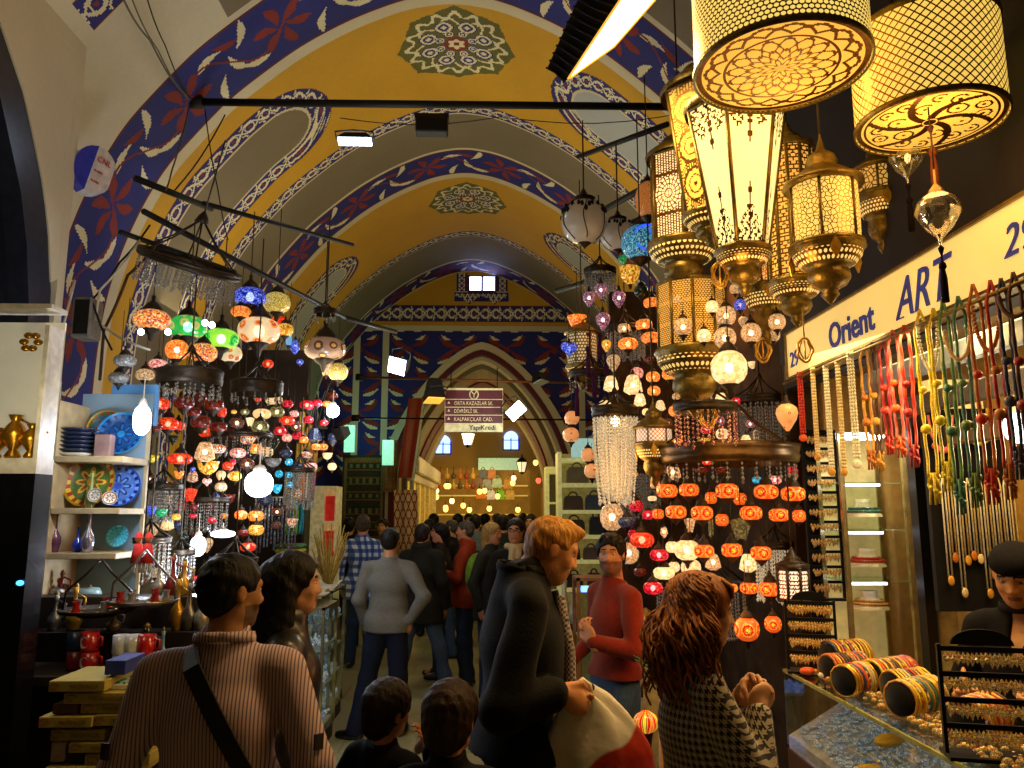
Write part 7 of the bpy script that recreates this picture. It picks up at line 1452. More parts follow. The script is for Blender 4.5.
# small glass display with blue lights
case(PX(577, 5.9), PX(612, 5.9), 5.9, 6.2, P(590, 578, 5.9).z, 'narrow glass display cabinet with blue lights behind the man in maroon', 3, mat('wood_frame', '#8a5a28', .5), mosaic('blue_led_goods', ['#5a8aff', '#c8dcff', '#2a50d8', '#a8c0f0'], .6, 90, dark=.3))
o = obj('led_strip', MB().box(PX(580, 5.88), PX(609, 5.88), 5.87, 5.88, P(590, 592, 5.88).z, P(590, 586, 5.88).z), mat('led_blue_strip', '#5a8aff', .4, emi=3, emicol='#6a98ff')); setl(o, 'blue light strip across the top of the narrow glass display cabinet', 'light strip')
r = thing('stool_table', 'small dark table with white goods left of the narrow display cabinet', 'table', (PX(548, 7.0), 7.0, 0)); obj('top', MB().box(0, .28, 0, .4, .86, .9), IRON, r)
for x in (0, .25):
    for y in (0, .37): obj('leg', MB().box(x, x + .03, y, y + .03, 0, .86), IRON, r)
for i, (x, h_) in enumerate([(.06, .3), (.15, .38), (.23, .26)]): o = thing('white_vase', ['left', 'tall middle', 'right'][i] + ' white vase on the small dark table', 'vase', (PX(548, 7.0) + x, 7.15, .9), 0, 'white vases'); obj('body', MB().lathe([(.001, 0), (.03, 0), (.045, h_ * .4), (.02, h_ * .75), (.03, h_)], 14), mat('ceramic_white', '#b8b8a0', .3), o); obj('foot', MB().lathe([(.001, .0), (.034, .0), (.03, .012)], 14), BRASS, o)
# things on the ground behind the woman
def pot(px, Y, h_, R, c, label, leaves=0, name='vase', z=0):
    t_ = thing(name, label, 'vase' if not leaves else 'plant', (PX(px, Y), Y, z)); obj('body', MB().lathe([(.001, 0), (R * .6, 0), (R, h_ * .45), (R * .75, h_ * .75), (R * .45, h_ * .88), (R * .6, h_), (R * .5, h_)], 18), mat('pot_' + c[1:], c, .3, coat=.4), t_)
    b = MB()
    for i in range(leaves): a = i * 2.4; L = .12 + .16 * (i % 5) / 5; b.tube([(0, 0, h_ * .95), (L * .4 * math.cos(a), L * .4 * math.sin(a), h_ + L), (L * math.cos(a), L * math.sin(a), h_ + L * 1.3)], [.004, .016, .003], 5)
    if leaves: obj('leaves', b, mat('leaf_green', '#3a6a28', .6, 0, .3, 20), t_)
    else: obj('lid', MB().lathe([(R * .6, h_), (R * .3, h_ + .03), (.001, h_ + .05)], 12), BRASS, t_)
pot(643, 5.0, 1.25, .10, '#a8a078', 'tall pale amphora under the crimson lamps'); pot(674, 4.3, .8, .12, '#2a4448', 'dark teal pot holding green stems beside the amphora', 16, 'potted_plant'); pot(648, 3.9, .4, .12, '#7a2418', 'squat red pot on the floor behind the woman', 10, 'potted_plant'); pot(671, 4.0, .7, .08, '#4a3018', 'brown bottle shaped vase close behind the woman in houndstooth')
o = obj('wooden_staff', MB().tube([(PX(652, 3.3), 3.3, 0), (PX(657, 3.3), 3.3, P(657, 700, 3.3).z)], [.022, .018], 10), mat('wood_staff', '#a8742c', .5)); setl(o, 'thick wooden staff standing left of the houndstooth coat', 'staff')
t_ = thing('mosaic_table_lamp', 'orange mosaic lamp with a turquoise eye standing low beside the white carrier bag', 'lamp', P(646, 722, 3.5)); obj('globe', MB().lathe([(a * .11, b_ * .09) for a, b_ in ellprof(.5, 1, 8, .3)], 18), EYE, t_); obj('stand', MB().lathe([(.03, -.04), (.02, -.1), (.05, -t_.location.z)], 12), DARKM, t_)
for i, (x, y) in enumerate([(762, 664), (752, 655), (770, 660)]): t_ = thing('beaded_trinket', ['orange', 'white', 'blue'][i] + ' beaded trinket lying at the far corner of the counter', 'trinket', (1.56 + .05 * i, 3.96 - .1 * i, ZC + .02)); obj('body', MB().ell((0, 0, 0), .04, .025, .02, 10, 6), nm_(['orange', 'white', 'teal'][i]), t_); obj('tag', MB().ell((.04, 0, 0), .012, .01, .01, 8, 5), BRASSL, t_)
# ------------------------------------------------------------------ people: smooth bodies grown from distance fields
def surface_nets(F_, org, h):
    nx, ny, nz = F_.shape; ins = F_ < 0
    c = [F_[i:nx - 1 + i, j:ny - 1 + j, k:nz - 1 + k] for i in (0, 1) for j in (0, 1) for k in (0, 1)]
    sg = sum((a < 0).astype(np.int8) for a in c); act = (sg > 0) & (sg < 8); idx = -np.ones(act.shape, np.int64); ai = np.argwhere(act); idx[act] = np.arange(len(ai))
    vals = np.stack([a[act] for a in c], 1)
    corner = np.array([(i, j, k) for i in (0, 1) for j in (0, 1) for k in (0, 1)], float)
    acc = np.zeros((len(ai), 3)); cnt = np.zeros(len(ai))
    for a in range(8):
        for b in range(a + 1, 8):
            if np.abs(corner[a] - corner[b]).sum() != 1: continue
            va, vb = vals[:, a], vals[:, b]; m = (va < 0) != (vb < 0); t = np.where(m, va / np.where(m, va - vb, 1), 0)
            p = corner[a] + t[:, None] * (corner[b] - corner[a]); acc += p * m[:, None]; cnt += m
    V = (ai + acc / cnt[:, None]) * h + org
    quads = []
    for ax in range(3):
        sl0 = [slice(1, n - 1) for n in F_.shape]; s0 = list(sl0); s1 = list(sl0); s0[ax] = slice(0, F_.shape[ax] - 1); s1[ax] = slice(1, F_.shape[ax])
        a = ins[tuple(s0)]; b = ins[tuple(s1)]; e = np.argwhere(a != b)
        if not len(e): continue
        off = np.array([1, 1, 1]); off[ax] = 0; e = e + off; fl = ins[tuple(e.T)]
        u = np.zeros(3, int); w_ = np.zeros(3, int); u[(ax + 1) % 3] = 1; w_[(ax + 2) % 3] = 1
        q = np.stack([idx[tuple((e - u - w_).T)], idx[tuple((e - w_).T)], idx[tuple(e.T)], idx[tuple((e - u).T)]], 1)
        q[~fl] = q[~fl][:, ::-1]; quads.append(q)
    Q = np.concatenate(quads); Q = Q[(Q >= 0).all(1)]; return V, Q
class SDF:
    def __init__(s): s.pr = []
    def cap(s, a, b, ra, rb, k=.02, op='u', sc=None): s.pr.append(('c', np.array(a, float), np.array(b, float), ra, rb, k, op)); return s
    def ell(s, c, r, k=.02, op='u', R=None): s.pr.append(('e', np.array(c, float), np.array(r, float), R, None, k, op)); return s
    def cut(s, n, d): s.pr.append(('p', np.array(n, float), d, None, None, 0, 'i')); return s   # keep the side where n.x < d
    def chain(s, pts, rs, k=.02):
        for i in range(len(pts) - 1): s.cap(pts[i], pts[i + 1], rs[i], rs[i + 1], k)
        return s
    def build(s, h, noise=None):
        lo = np.full(3, 1e9); hi = -lo
        for p in s.pr:
            if p[6] != 'u': continue
            if p[0] == 'c':
                r = max(p[3], p[4]); lo = np.minimum(lo, np.minimum(p[1], p[2]) - r); hi = np.maximum(hi, np.maximum(p[1], p[2]) + r)
            else: r = p[2].max(); lo = np.minimum(lo, p[1] - r); hi = np.maximum(hi, p[1] + r)
        lo -= 3 * h + .015; hi += 3 * h + .015; n = np.ceil((hi - lo) / h).astype(int) + 1
        F_ = np.full(n, .2, np.float32); ax = [lo[i] + np.arange(n[i]) * h for i in range(3)]
        for ty, a, b, c, d, k, op in s.pr:
            if ty == 'p':
                g = a[0] * ax[0][:, None, None] + a[1] * ax[1][None, :, None] + a[2] * ax[2][None, None, :] - b; F_ = np.maximum(F_, g.astype(np.float32)); continue
            if ty == 'c': r = max(c, d); l2 = np.minimum(a, b) - r; h2 = np.maximum(a, b) + r
            else: r = b.max(); l2 = a - r; h2 = a + r
            m = k + 3 * h + .01; i0 = np.maximum(0, np.floor((l2 - m - lo) / h).astype(int)); i1 = np.minimum(n, np.ceil((h2 + m - lo) / h).astype(int) + 1)
            if (i1 <= i0).any(): continue
            X, Y, Z = np.meshgrid(*[ax[i][i0[i]:i1[i]] for i in range(3)], indexing='ij'); sl = tuple(slice(i0[i], i1[i]) for i in range(3))
            if ty == 'c':
                ab = b - a; L = (ab ** 2).sum() + 1e-12; t = np.clip(((X - a[0]) * ab[0] + (Y - a[1]) * ab[1] + (Z - a[2]) * ab[2]) / L, 0, 1)
                g = np.sqrt((X - a[0] - t * ab[0]) ** 2 + (Y - a[1] - t * ab[1]) ** 2 + (Z - a[2] - t * ab[2]) ** 2) - (c + (d - c) * t)
            else:
                dx, dy, dz = X - a[0], Y - a[1], Z - a[2]
                if c is not None: dx, dy, dz = [c[0][i] * dx + c[1][i] * dy + c[2][i] * dz for i in range(3)]
                q = np.sqrt((dx / b[0]) ** 2 + (dy / b[1]) ** 2 + (dz / b[2]) ** 2); q2 = np.sqrt((dx / b[0] ** 2) ** 2 + (dy / b[1] ** 2) ** 2 + (dz / b[2] ** 2) ** 2) + 1e-9
                g = q * (q - 1) / q2
            f = F_[sl]; g = g.astype(np.float32)
            if op == 'u':
                if k > 0: hh = np.clip(.5 + .5 * (f - g) / k, 0, 1); F_[sl] = f + (g - f) * hh - k * hh * (1 - hh)
                else: F_[sl] = np.minimum(f, g)
            elif op == 's': 
                if k > 0: hh = np.clip(.5 - .5 * (f + g) / k, 0, 1); F_[sl] = f + (-g - f) * hh + k * hh * (1 - hh)
                else: F_[sl] = np.maximum(f, -g)
        if noise is not None:
            X, Y, Z = np.meshgrid(*ax, indexing='ij'); F_ = F_ + noise(X, Y, Z).astype(np.float32)
        return surface_nets(F_, lo, h)
def sdf_mesh(name, s, h, mats, noise=None, mi=None):
    V, Q = s.build(h, noise); cen = V[Q].mean(1) if mi else None
    return npmesh(name, V, Q, mats, mi(cen) if mi else None, True)
def folds(amp, seed=0, vert=1.0):
    """soft cloth wrinkles running mostly across the limbs"""
    rs = np.random.default_rng(abs(seed)); ws = [(rs.normal(0, 1, 3) * np.array([9, 9, 16 * vert]), rs.uniform(0, 6)) for _ in range(7)]
    def f(X, Y, Z):
        a = 0
        for w_, p_ in ws: a = a + np.sin(w_[0] * X + w_[1] * Y + w_[2] * Z + p_ + 1.2 * np.sin(5 * X + 7 * Z + p_))
        return amp * a / 3
    return f
def rotm(yaw=0, pitch=0, roll=0): return (Matrix.Rotation(yaw, 3, 'Z') @ Matrix.Rotation(pitch, 3, 'X') @ Matrix.Rotation(roll, 3, 'Y'))
def V3(*a): return Vector(a)
# standard joints of a 1.76 m figure facing +Y; x to its right hand
J0 = dict(hip=.095, sh=.185, zsh=1.43, zhip=.93, neck=1.50, head=1.63)
def skinm(name, col): return mat('skin_' + name, col, .5, 0, .08, 20)
HAIRM = {}
def hairm(name, c1, c2, sx=60):
    if name in HAIRM: return HAIRM[name]
    t = NT('hair_' + name); v = t.coord(1, 'Object'); v2 = t.n('ShaderNodeMapping', {'Vector': v, 'Scale': (sx, sx, sx * .25)}).outputs[0]
    nz = t.noise(1.0, v2, 5, .6); base = t.ramp(nz, [(.3, srgb(c1)), (.7, srgb(c2))]); HAIRM[name] = t.done(t.bsdf(base, .5, bump=nz, bdist=.008, spec=.22)); return HAIRM[name]
EYEW = mat('eye_white', '#c8c0b4', .2, coat=.5); IRIS = mat('iris_dark', '#1c120c', .15, coat=.8)
def head_sdf(s, c, Rm, sk=1.0, sex='m', beard=0.0, face=True):
    """skull, jaw, nose, ears, brow, lips added to the body field; c = head centre (between the ears)"""
    def L(x, y, z): return c + Rm @ (Vector((x, y, z)) * sk)
    RT = np.array(Rm)
    s.ell(L(0, -.008, .03), np.array((.074, .094, .085)) * sk, .02, R=RT)
    s.ell(L(0, .022, -.02), np.array((.062, .068, .075)) * sk, .03, R=RT)
    s.ell(L(0, .048, -.078), np.array((.034, .032, .026)) * sk, .03, R=RT)            # chin
    s.cap(L(-.045, .012, -.06), L(0, .05, -.085), .018 * sk, .018 * sk, .03); s.cap(L(.045, .012, -.06), L(0, .05, -.085), .018 * sk, .018 * sk, .03)
    s.ell(L(-.036, .06, -.022), np.array((.02, .016, .02)) * sk, .02, R=RT); s.ell(L(.036, .06, -.022), np.array((.02, .016, .02)) * sk, .02, R=RT)
    if face:
        s.ell(L(-.03, .088, .012), np.array((.017, .014, .012)) * sk, .012, 's', RT); s.ell(L(.03, .088, .012), np.array((.017, .014, .012)) * sk, .012, 's', RT)
        s.cap(L(-.045, .074, .032), L(-.012, .085, .030), .008 * sk, .009 * sk, .01); s.cap(L(.045, .074, .032), L(.012, .085, .030), .008 * sk, .009 * sk, .01)
        s.cap(L(0, .083, .02), L(0, .102, -.022), .0065 * sk, .0095 * sk, .010); s.cap(L(-.013, .094, -.028), L(.013, .094, -.028), .008 * sk, .008 * sk, .008)
        s.cap(L(-.018, .084, -.052), L(.018, .084, -.052), .006 * sk, .006 * sk, .008); s.cap(L(-.015, .082, -.063), L(.015, .082, -.063), .0065 * sk, .0065 * sk, .006)
    for sx in (-1, 1):
        s.ell(L(sx * .078, -.006, .0), np.array((.008, .017, .030)) * sk, .008, R=RT); s.ell(L(sx * .085, .0, .002), np.array((.004, .009, .016)) * sk, .004, 's', RT)
def head_face(cen, c, Rm, sk, ):
    """local head coordinates of points, for painting lips, brows and stubble"""
    d = (cen - np.array(c)) @ np.array(Rm) / sk
    return d
FING = [(-.030, .070, .0080), (-.010, .078, .0085), (.011, .074, .0082), (.030, .060, .0072)]
def hand_sdf(s, w, fwd, up, side, curl=.5, spread=1.0, k=1.0, thumb=1, curls=None):
    """w wrist; fwd along the fingers; up = back of the hand; side = towards the thumb"""
    w, fwd, up, side = Vector(w), Vector(fwd).normalized(), Vector(up).normalized(), Vector(side).normalized()
    def q(a, b, c): return w + (fwd * a + side * b + up * c) * k
    R3 = np.array(Matrix((side, fwd, up)).transposed())
    s.ell(q(.05, 0, 0), np.array((.040, .052, .017)) * k, .012, R=R3); s.cap(q(-.04, 0, 0), q(.02, 0, 0), .025 * k, .024 * k, .02)
    for i, (x, L, r) in enumerate(FING):
        cu = curls[i] if curls else curl * (1 + .08 * i); b = q(.085 + .004 * (1.5 - abs(i - 1.5)), -x * spread, .002); ang = 0; pts = [b]; p = b
        for seg, fr in enumerate((.45, .32, .27)):
            ang += cu * (.9 if seg == 0 else 1.15); d = fwd * math.cos(ang) - up * math.sin(ang) + side * (-x * 1.5 * (spread - .8)); p = p + d * L * fr * k; pts.append(p)
        s.chain(pts, [r * k, r * .95 * k, r * .88 * k, r * .75 * k], .002)
    t0 = q(.015, .028, -.004); t1 = q(.045, .052, -.014); t2 = q(.072, .060 - .012 * curl, -.022 - .01 * curl); t3 = q(.094, .056 - .025 * curl, -.028 - .018 * curl); s.chain([t0, t1, t2, t3], [.013 * k, .0105 * k, .0095 * k, .0075 * k], .006)
def person(label, x, y, yaw, H=1.75, h=.012, pose=None, top=None, legs=None, shoes=None, skin=('tan', '#b07a50'), hair=None, build=1.0, cat='person', extra=None, z0=0, belly=0, hands=True, lean=(0, 0), headyaw=0, headpitch=0, headroll=0, beard=None, nose=True, female=False, group=None, child=False):
    """pose: dict el, wr (left = -x), kn, an given as joint positions for a 1.76 m figure"""
    K = H / 1.76; p = dict(elL=(-.25, -.04, 1.15), wrL=(-.25, .05, .90), elR=(.25, -.04, 1.15), wrR=(.25, .05, .90), knL=(-.10, .02, .50), anL=(-.10, -.02, .085), knR=(.10, .02, .50), anR=(.10, -.02, .085), hip=(0, 0, .93)); p.update(pose or {})
    r = thing('person', label, cat, (x, y, z0), yaw, group); P_ = {k_: Vector(v_) for k_, v_ in p.items() if not k_.startswith('h') or k_ == 'hip'}; hp = P_['hip']
    hs = p.get('hs') or (1.16 if child else .96)
    ln = Vector((lean[0], lean[1], 0)); shL = Vector((-.168 * build, -.005, 1.405)) + ln; shR = Vector((.168 * build, -.005, 1.405)) + ln; nk = Vector((0, -.012, 1.475)) + ln; hc = Vector((0, .018, 1.642)) + ln * 1.15
    if female: shL.x *= .88; shR.x *= .88
    Rm = rotm(headyaw, headpitch, headroll)
    hc = nk + (rotm(headyaw * .3, headpitch * .6, headroll * .6) @ Vector((0, .03, .162))) if 'headoff' not in p else nk + Vector(p['headoff']); 
    b_ = build
    # --- body: one continuous surface
    s = SDF(); chest = Vector((0, .0, 1.27)) + ln * .7; waist = Vector((0, .005, 1.08)) + ln * .35
    s.ell(chest, (.150 * b_, .105 * b_, .175), .03); s.ell(waist, (.13 * b_, .10 * b_, .14), .05); s.ell(hp + Vector((0, 0, .02)), (.15 * b_, .105 * b_, .11), .05)
    s.cap(nk - Vector((0, 0, .05)), nk + (hc - nk) * .55, .062 * b_, .054, .03); s.cap(shL * .8 + nk * .2, shR * .8 + nk * .2, .045, .045, .04)
    for sh_, e_, w_ in ((shL, P_['elL'], P_['wrL']), (shR, P_['elR'], P_['wrR'])): s.chain([sh_, e_, w_], [.046 * b_, .037 * b_, .026], .02)
    for sx, kn, an in ((-1, P_['knL'], P_['anL']), (1, P_['knR'], P_['anR'])):
        s.chain([hp + Vector((sx * .085, 0, -.03)), kn, an], [.082 * b_, .052, .036], .03); s.cap(an - Vector((0, .02, .03)), an + Vector((0, .13, -.045)), .035, .03, .02)
    head_sdf(s, hc, Rm, hs, face=nose)
    if hands:
        for sd, e_, w_ in ((-1, P_['elL'], P_['wrL']), (1, P_['elR'], P_['wrR'])):
            hd = p.get('handL' if sd < 0 else 'handR')
            if hd == 0: continue
            f_ = (w_ - e_).normalized()
            if hd: hand_sdf(s, w_, *hd[:3], **hd[3])
            else:
                sidev = Vector((0, 1, 0)) - f_ * f_.y; sidev.normalize(); upv = Vector((sd, 0, 0)); upv = (upv - f_ * upv.dot(f_)).normalized(); hand_sdf(s, w_, f_, upv, sidev, curl=.35)
    sk = mat('skin_' + skin[0], skin[1], .5, 0, .08, 20); lip = mat('lips_' + skin[0], beard[2] if beard and len(beard) > 2 else '#8a4438', .45, 0, .1); bd = mat('stubble_' + (beard[0] if beard else 'none'), beard[1] if beard else skin[1], .7, 0, .25, 90); br = hair['m'] if hair and 'm' in hair else IRIS
    def pm(cen):
        d = head_face(cen, hc, Rm, hs); k = np.zeros(len(cen), int); x_, y_, z_ = np.abs(d[:, 0]), d[:, 1], d[:, 2]
        if beard: k[(y_ > .015 - .5 * (z_ + .08) * 0) & (z_ < -.035 + .3 * (x_ < .02) * 0) & (z_ > -.125) & (x_ < .075) & (y_ < .2) & ~((x_ < .012) & (z_ > -.044))] = 2
        if nose:
            k[(x_ < .024) & (y_ > .07) & (np.abs(z_ + .058) < .0095)] = 1
            k[(x_ > .012) & (x_ < .047) & (y_ > .06) & (np.abs(z_ - .036 + .12 * (x_ - .03) ** 2 * 10) < .0052)] = 3
        return k
    me = sdf_mesh('body', s, h, [sk, lip, bd, br], mi=pm); o = obj('body', me, None, r); o.scale = (K,) * 3
    if nose:
        for sx in (-1, 1):
            q = hc + Rm @ (Vector((sx * .030, .071, .012)) * hs); eb = MB().ell(q, .0125 * hs, .0115 * hs, .0085 * hs, 12, 8); o = obj('eye', eb, EYEW, r); o.scale = (K,) * 3
            ib = MB().ell(q + Rm @ Vector((0, .0085 * hs, -.001)), .0055 * hs, .004 * hs, .0055 * hs, 8, 6); io = obj('iris', ib, IRIS, o)
    parts = {}
    # --- top garment
    if top:
        t = top; g = t.get('g', .018); s = SDF(); zb_ = t.get('hem', .86)
        s.ell(chest, (.148 * b_ + g * .8, .108 * b_ + g, .18), .04); s.ell(waist + Vector((0, belly * .4, 0)), (.132 * b_ + g + belly, .102 * b_ + g + belly, .17), .05); s.ell(hp + Vector((0, 0, .0)), (.155 * b_ + g + t.get('flare', 0), .112 * b_ + g + t.get('flare', 0), .15), .06)
        for sx in (-1, 1): s.cap(hp + Vector((sx * .085, 0, .02)), hp + Vector((sx * .088, .004, -.12)), .095 * b_ + g * .8, .092 * b_ + g * .8, .05)
        if zb_ < .8: s.cap(hp + Vector((-.06, 0, -.02)), hp + Vector((-.07, 0, zb_ - .93)), .11 * b_ + g + t.get('flare', 0), .11 * b_ + g + t.get('flare', 0) * 1.4, .05); s.cap(hp + Vector((.06, 0, -.02)), hp + Vector((.07, 0, zb_ - .93)), .11 * b_ + g + t.get('flare', 0), .11 * b_ + g + t.get('flare', 0) * 1.4, .05)
        s.cap(shL * .75 + nk * .25, shR * .75 + nk * .25, .042 + g * .7, .042 + g * .7, .05); s.cap(nk + Vector((0, 0, -.06)), nk + Vector((0, .004, .0 + t.get('collar', .02) * .8)), .074 * b_ + g * .4, .066 + g * .4 + t.get('cw', 0), .04)
        for sh_, e_, w_ in ((shL, P_['elL'], P_['wrL']), (shR, P_['elR'], P_['wrR'])):
            we = e_ + (w_ - e_) * t.get('sleeve', .96); s.chain([sh_, e_, we], [.047 * b_ + g * .7, .040 * b_ + g * .6, .032 + g * .45], .022)
        s.cut((0, 0, -1), -zb_); s.cut((0, -.35, 1), nk.z + t.get('collar', .02) + .02 + .0)
        for sh_, e_, w_ in ((shL, P_['elL'], P_['wrL']), (shR, P_['elR'], P_['wrR'])):
            pass
        if t.get('vneck'): s.ell(nk + Vector((0, .10, -.05)), (t['vneck'], .07, .10), .01, 's')
        parts['top'] = o = obj(t.get('name', 'shirt'), sdf_mesh(t.get('name', 'shirt'), s, h, [t['m']] + t.get('ms', []), folds(t.get('fold', .0045), int(x * 100 + y * 10)), t.get('mi')), None, r); o.scale = (K,) * 3
        if t.get('kragen'):   # turned collar
            cb = MB(); cz = nk.z + .0; pts_o, pts_i = [], []
            def cf(u, v): a = 2 * PI * u; R = .078 * b_ + .012 * v * 0 + .004; return Vector((R * math.cos(a) * .98, R * math.sin(a) - .004, cz + .02 + .030 * (1 - abs(2 * v - 1)) - .012 * (math.sin(a)))) + ln
            cb.grid(cf, 25, 5, closed_u=False); o = obj('collar', cb, t.get('km') or t['m'], r); o.scale = (K,) * 3; sm = o.modifiers.new('solid', 'SOLIDIFY'); sm.thickness = .006
    if legs:
        s = SDF(); g = legs.get('g', .014)
        s.ell(hp + Vector((0, 0, .02)), (.155 * b_ + g * .5, .112 * b_ + g * .5, .12), .05)
        for sx, kn, an in ((-1, P_['knL'], P_['anL']), (1, P_['knR'], P_['anR'])):
            s.chain([hp + Vector((sx * .085, 0, -.03)), kn, an + Vector((0, 0, -.02))], [.080 * b_ + g * .7, .060 + g * .8, .052 + g], .035)
        s.cut((0, 0, -1), -.035); o = obj('trousers', sdf_mesh('trousers', s, max(h, .011), legs['m'], folds(.006, int(x * 77 + y * 13))), None, r); o.scale = (K,) * 3
    if shoes is not None:
        for sx, an in ((-1, P_['anL']), (1, P_['anR'])):
            a = an.copy(); toe = Vector(p.get('toeL' if sx < 0 else 'toeR', (sx * .02, .17, 0))); toe.z = 0; d = toe.normalized(); s = SDF()
            s.cap((a.x - d.x * .04, a.y - d.y * .04, a.z - .045), (a.x + d.x * .05, a.y + d.y * .05, a.z - .04), .042, .042, .03); s.cap((a.x + d.x * .05, a.y + d.y * .05, a.z - .05), (a.x + d.x * .16, a.y + d.y * .16, a.z - .057), .042, .033, .03)
            s.cut((0, 0, -1), -(a.z - .082)); o = obj('shoe', sdf_mesh('shoe', s, max(h, .009), shoes), None, r); o.scale = (K,) * 3
    if hair:
        s = SDF(); T = hair.get('t', .012)
        def L(x_, y_, z_): return hc + Rm @ (Vector((x_, y_, z_)) * hs)
        RT = np.array(Rm)
        s.ell(L(0, -.014, .036 + T * .4), np.array((.078 + T, .096 + T, .083 + T)) * hs, .02, R=RT)
        if hair.get('back', 1): s.ell(L(0, -.045, -.015), np.array((.066 + T, .05 + T, .06 + T)) * hs, .03, R=RT)
        for f_ in hair.get('add', []): s.cap(L(*f_[0]), L(*f_[1]), f_[2] * hs, f_[3] * hs, .02)
        # clear the face and ears
        lim = hair.get('front', .058); s.ell(L(0, .112, -.002 + hair.get('fr_z', 0)), np.array((.086, .075, .078)) * hs, .008, 's', RT)
        if not hair.get('long'):
            s.ell(L(0, .055, -.075), np.array((.12, .075, .085)) * hs, .01, 's', RT)
            for sx in (-1, 1): s.ell(L(sx * .088, .0, -.008), np.array((.02, .026, .035)) * hs, .006, 's', RT)
        def hn(X, Y, Z): return hair.get('n', .0016) * (np.sin(X * 150 + 3 * np.sin(Z * 40)) + np.sin(Z * 110 + Y * 90) + np.sin(Y * 170 + X * 60)) / 1.5
        o = obj('hair', sdf_mesh('hair', s, min(h, hair.get('h', .007)), hair['m'], hn), None, r); o.scale = (K,) * 3; parts['hair'] = o
    info = dict(root=r, K=K, hc=hc, Rm=Rm, nk=nk, h=h, P=P_, hp=hp, chest=chest, shL=shL, shR=shR, hs=hs)
    if extra: extra(info)
    return info
def part(info, name, mb, m, parent=None):
    o = obj(name, mb, m, parent or info['root'])
    if parent is None: o.scale = (info['K'],) * 3
    return o
def stripes(name, c1, c2, n=150, bg=None):
    t = NT(name); v = t.coord(1); x = t.n('ShaderNodeSeparateXYZ', {0: v}); a = t.math('SINE', t.math('MULTIPLY', x.outputs[0], n)); base = t.ramp(a, [(.42, srgb(c1)), (.6, srgb(c2))]); t2 = t.math('ADD', t.math('MULTIPLY', a, .5), .5); base = t.ramp(t2, [(.55, srgb(c1)), (.8, srgb(c2))])
    return t.done(t.bsdf(base, .8, sheen=.1))
def check(name, c1, c2, c3, n=30, hound=False):
    t = NT(name); v = t.coord(1); x = t.n('ShaderNodeSeparateXYZ', {0: v}); fr = []
    u = t.math('ADD', x.outputs[0], x.outputs[1])
    for q in (u, x.outputs[2]): fr.append(t.math('GREATER_THAN', t.math('FRACT', t.math('MULTIPLY', q, n)), .5))
    s_ = t.math('MULTIPLY', t.math('ADD', fr[0], fr[1]), .5); base = t.ramp(s_, [(0, srgb(c1)), (.3, srgb(c2)), (.8, srgb(c3))], 'CONSTANT')
    return t.done(t.bsdf(base, .85, sheen=.1))
def hound(name, c1, c2, n=26):
    t = NT(name); v = t.coord(1); x = t.n('ShaderNodeSeparateXYZ', {0: v}); u = t.math('ADD', x.outputs[0], t.math('MULTIPLY', x.outputs[1], .8)); z = x.outputs[2]
    A = t.math('GREATER_THAN', t.math('FRACT', t.math('MULTIPLY', u, n)), .5); B = t.math('GREATER_THAN', t.math('FRACT', t.math('MULTIPLY', z, n)), .5); D = t.math('GREATER_THAN', t.math('FRACT', t.math('MULTIPLY', t.math('ADD', u, z), n * 2)), .5)
    both = t.math('MULTIPLY', A, B); one = t.math('MULTIPLY', t.math('ABSOLUTE', t.math('SUBTRACT', A, B)), D); m = t.math('MAXIMUM', both, one)
    base = t.mix(m, srgb(c1), srgb(c2)); return t.done(t.bsdf(base, .9, sheen=.2))
BLK = mat('cloth_black', '#0b0a09', .8, 0, .25, 30, .002, sheen=.05); JEANS = mat('denim_blue', '#26344e', .85, 0, .25, 60, .001); JEANL = mat('denim_faded', '#3f526c', .85, 0, .25, 60, .001); LEAT = mat('leather_black', '#100e0c', .35, 0, .3, 40, .001, coat=.2); SHOE = mat('shoe_black', '#0d0b0a', .3, coat=.3); NAVYT = mat('trouser_navy', '#171c2a', .8, 0, .2, 40)
HB = hairm('black', '#050403', '#16100b'); HBR = hairm('dark_brown', '#0a0604', '#2a1a10'); HGR = hairm('greying', '#2a241e', '#5a4e40'); HRED = hairm('ginger', '#7a4414', '#d89a3c', 90); HBL = hairm('blond', '#7a5a2c', '#b8904a'); HAUB = hairm('auburn', '#4a2410', '#b87030', 40)
# 1 -- man in the striped shirt, from behind, in the left foreground
def strap(info):
    pts = []
    for i in range(17):
        t = i / 16; x = -.085 + .36 * t; z = 1.485 - .62 * t; y = -.128 - .03 * math.sin(PI * min(1, t * 1.4)) + (.09 if t < .04 else 0) - .012 * t
        pts.append(Vector((x, y, z)))
    mb = MB(); w_ = .024
    v = []
    for i, q in enumerate(pts):
        d = (pts[min(i + 1, 16)] - pts[max(i - 1, 0)]).normalized(); sd = d.cross(Vector((0, 1, 0))).normalized() * w_
        v += [q - sd, q + sd, q + sd + Vector((0, .012, 0)), q - sd + Vector((0, .012, 0))]
    f = []
    for i in range(16): a = i * 4; f += [(a + k_, a + (k_ + 1) % 4, a + 4 + (k_ + 1) % 4, a + 4 + k_) for k_ in range(4)]
    mb.add(v, f, 0, False); part(info, 'bag_strap', mb, mat('strap_black', '#0c0a0c', .7))
    for sx, zz in ((1, 1.17), (-1, 1.23)):
        p0 = info['P']['elR' if sx > 0 else 'elL']; a = info['shR' if sx > 0 else 'shL']; q = a.lerp(p0, .72); mb = MB().box(-.014, .014, -.004, .004, -.022, .022); mb.xf(Matrix.Translation(q + Vector((sx * .045, -.062, 0))) @ Matrix.Rotation(sx * .6, 4, 'Z')); part(info, 'sleeve_patch', mb, mat('patch_dark', '#2a2430', .7))
p1 = P(226, 620, 2.5)
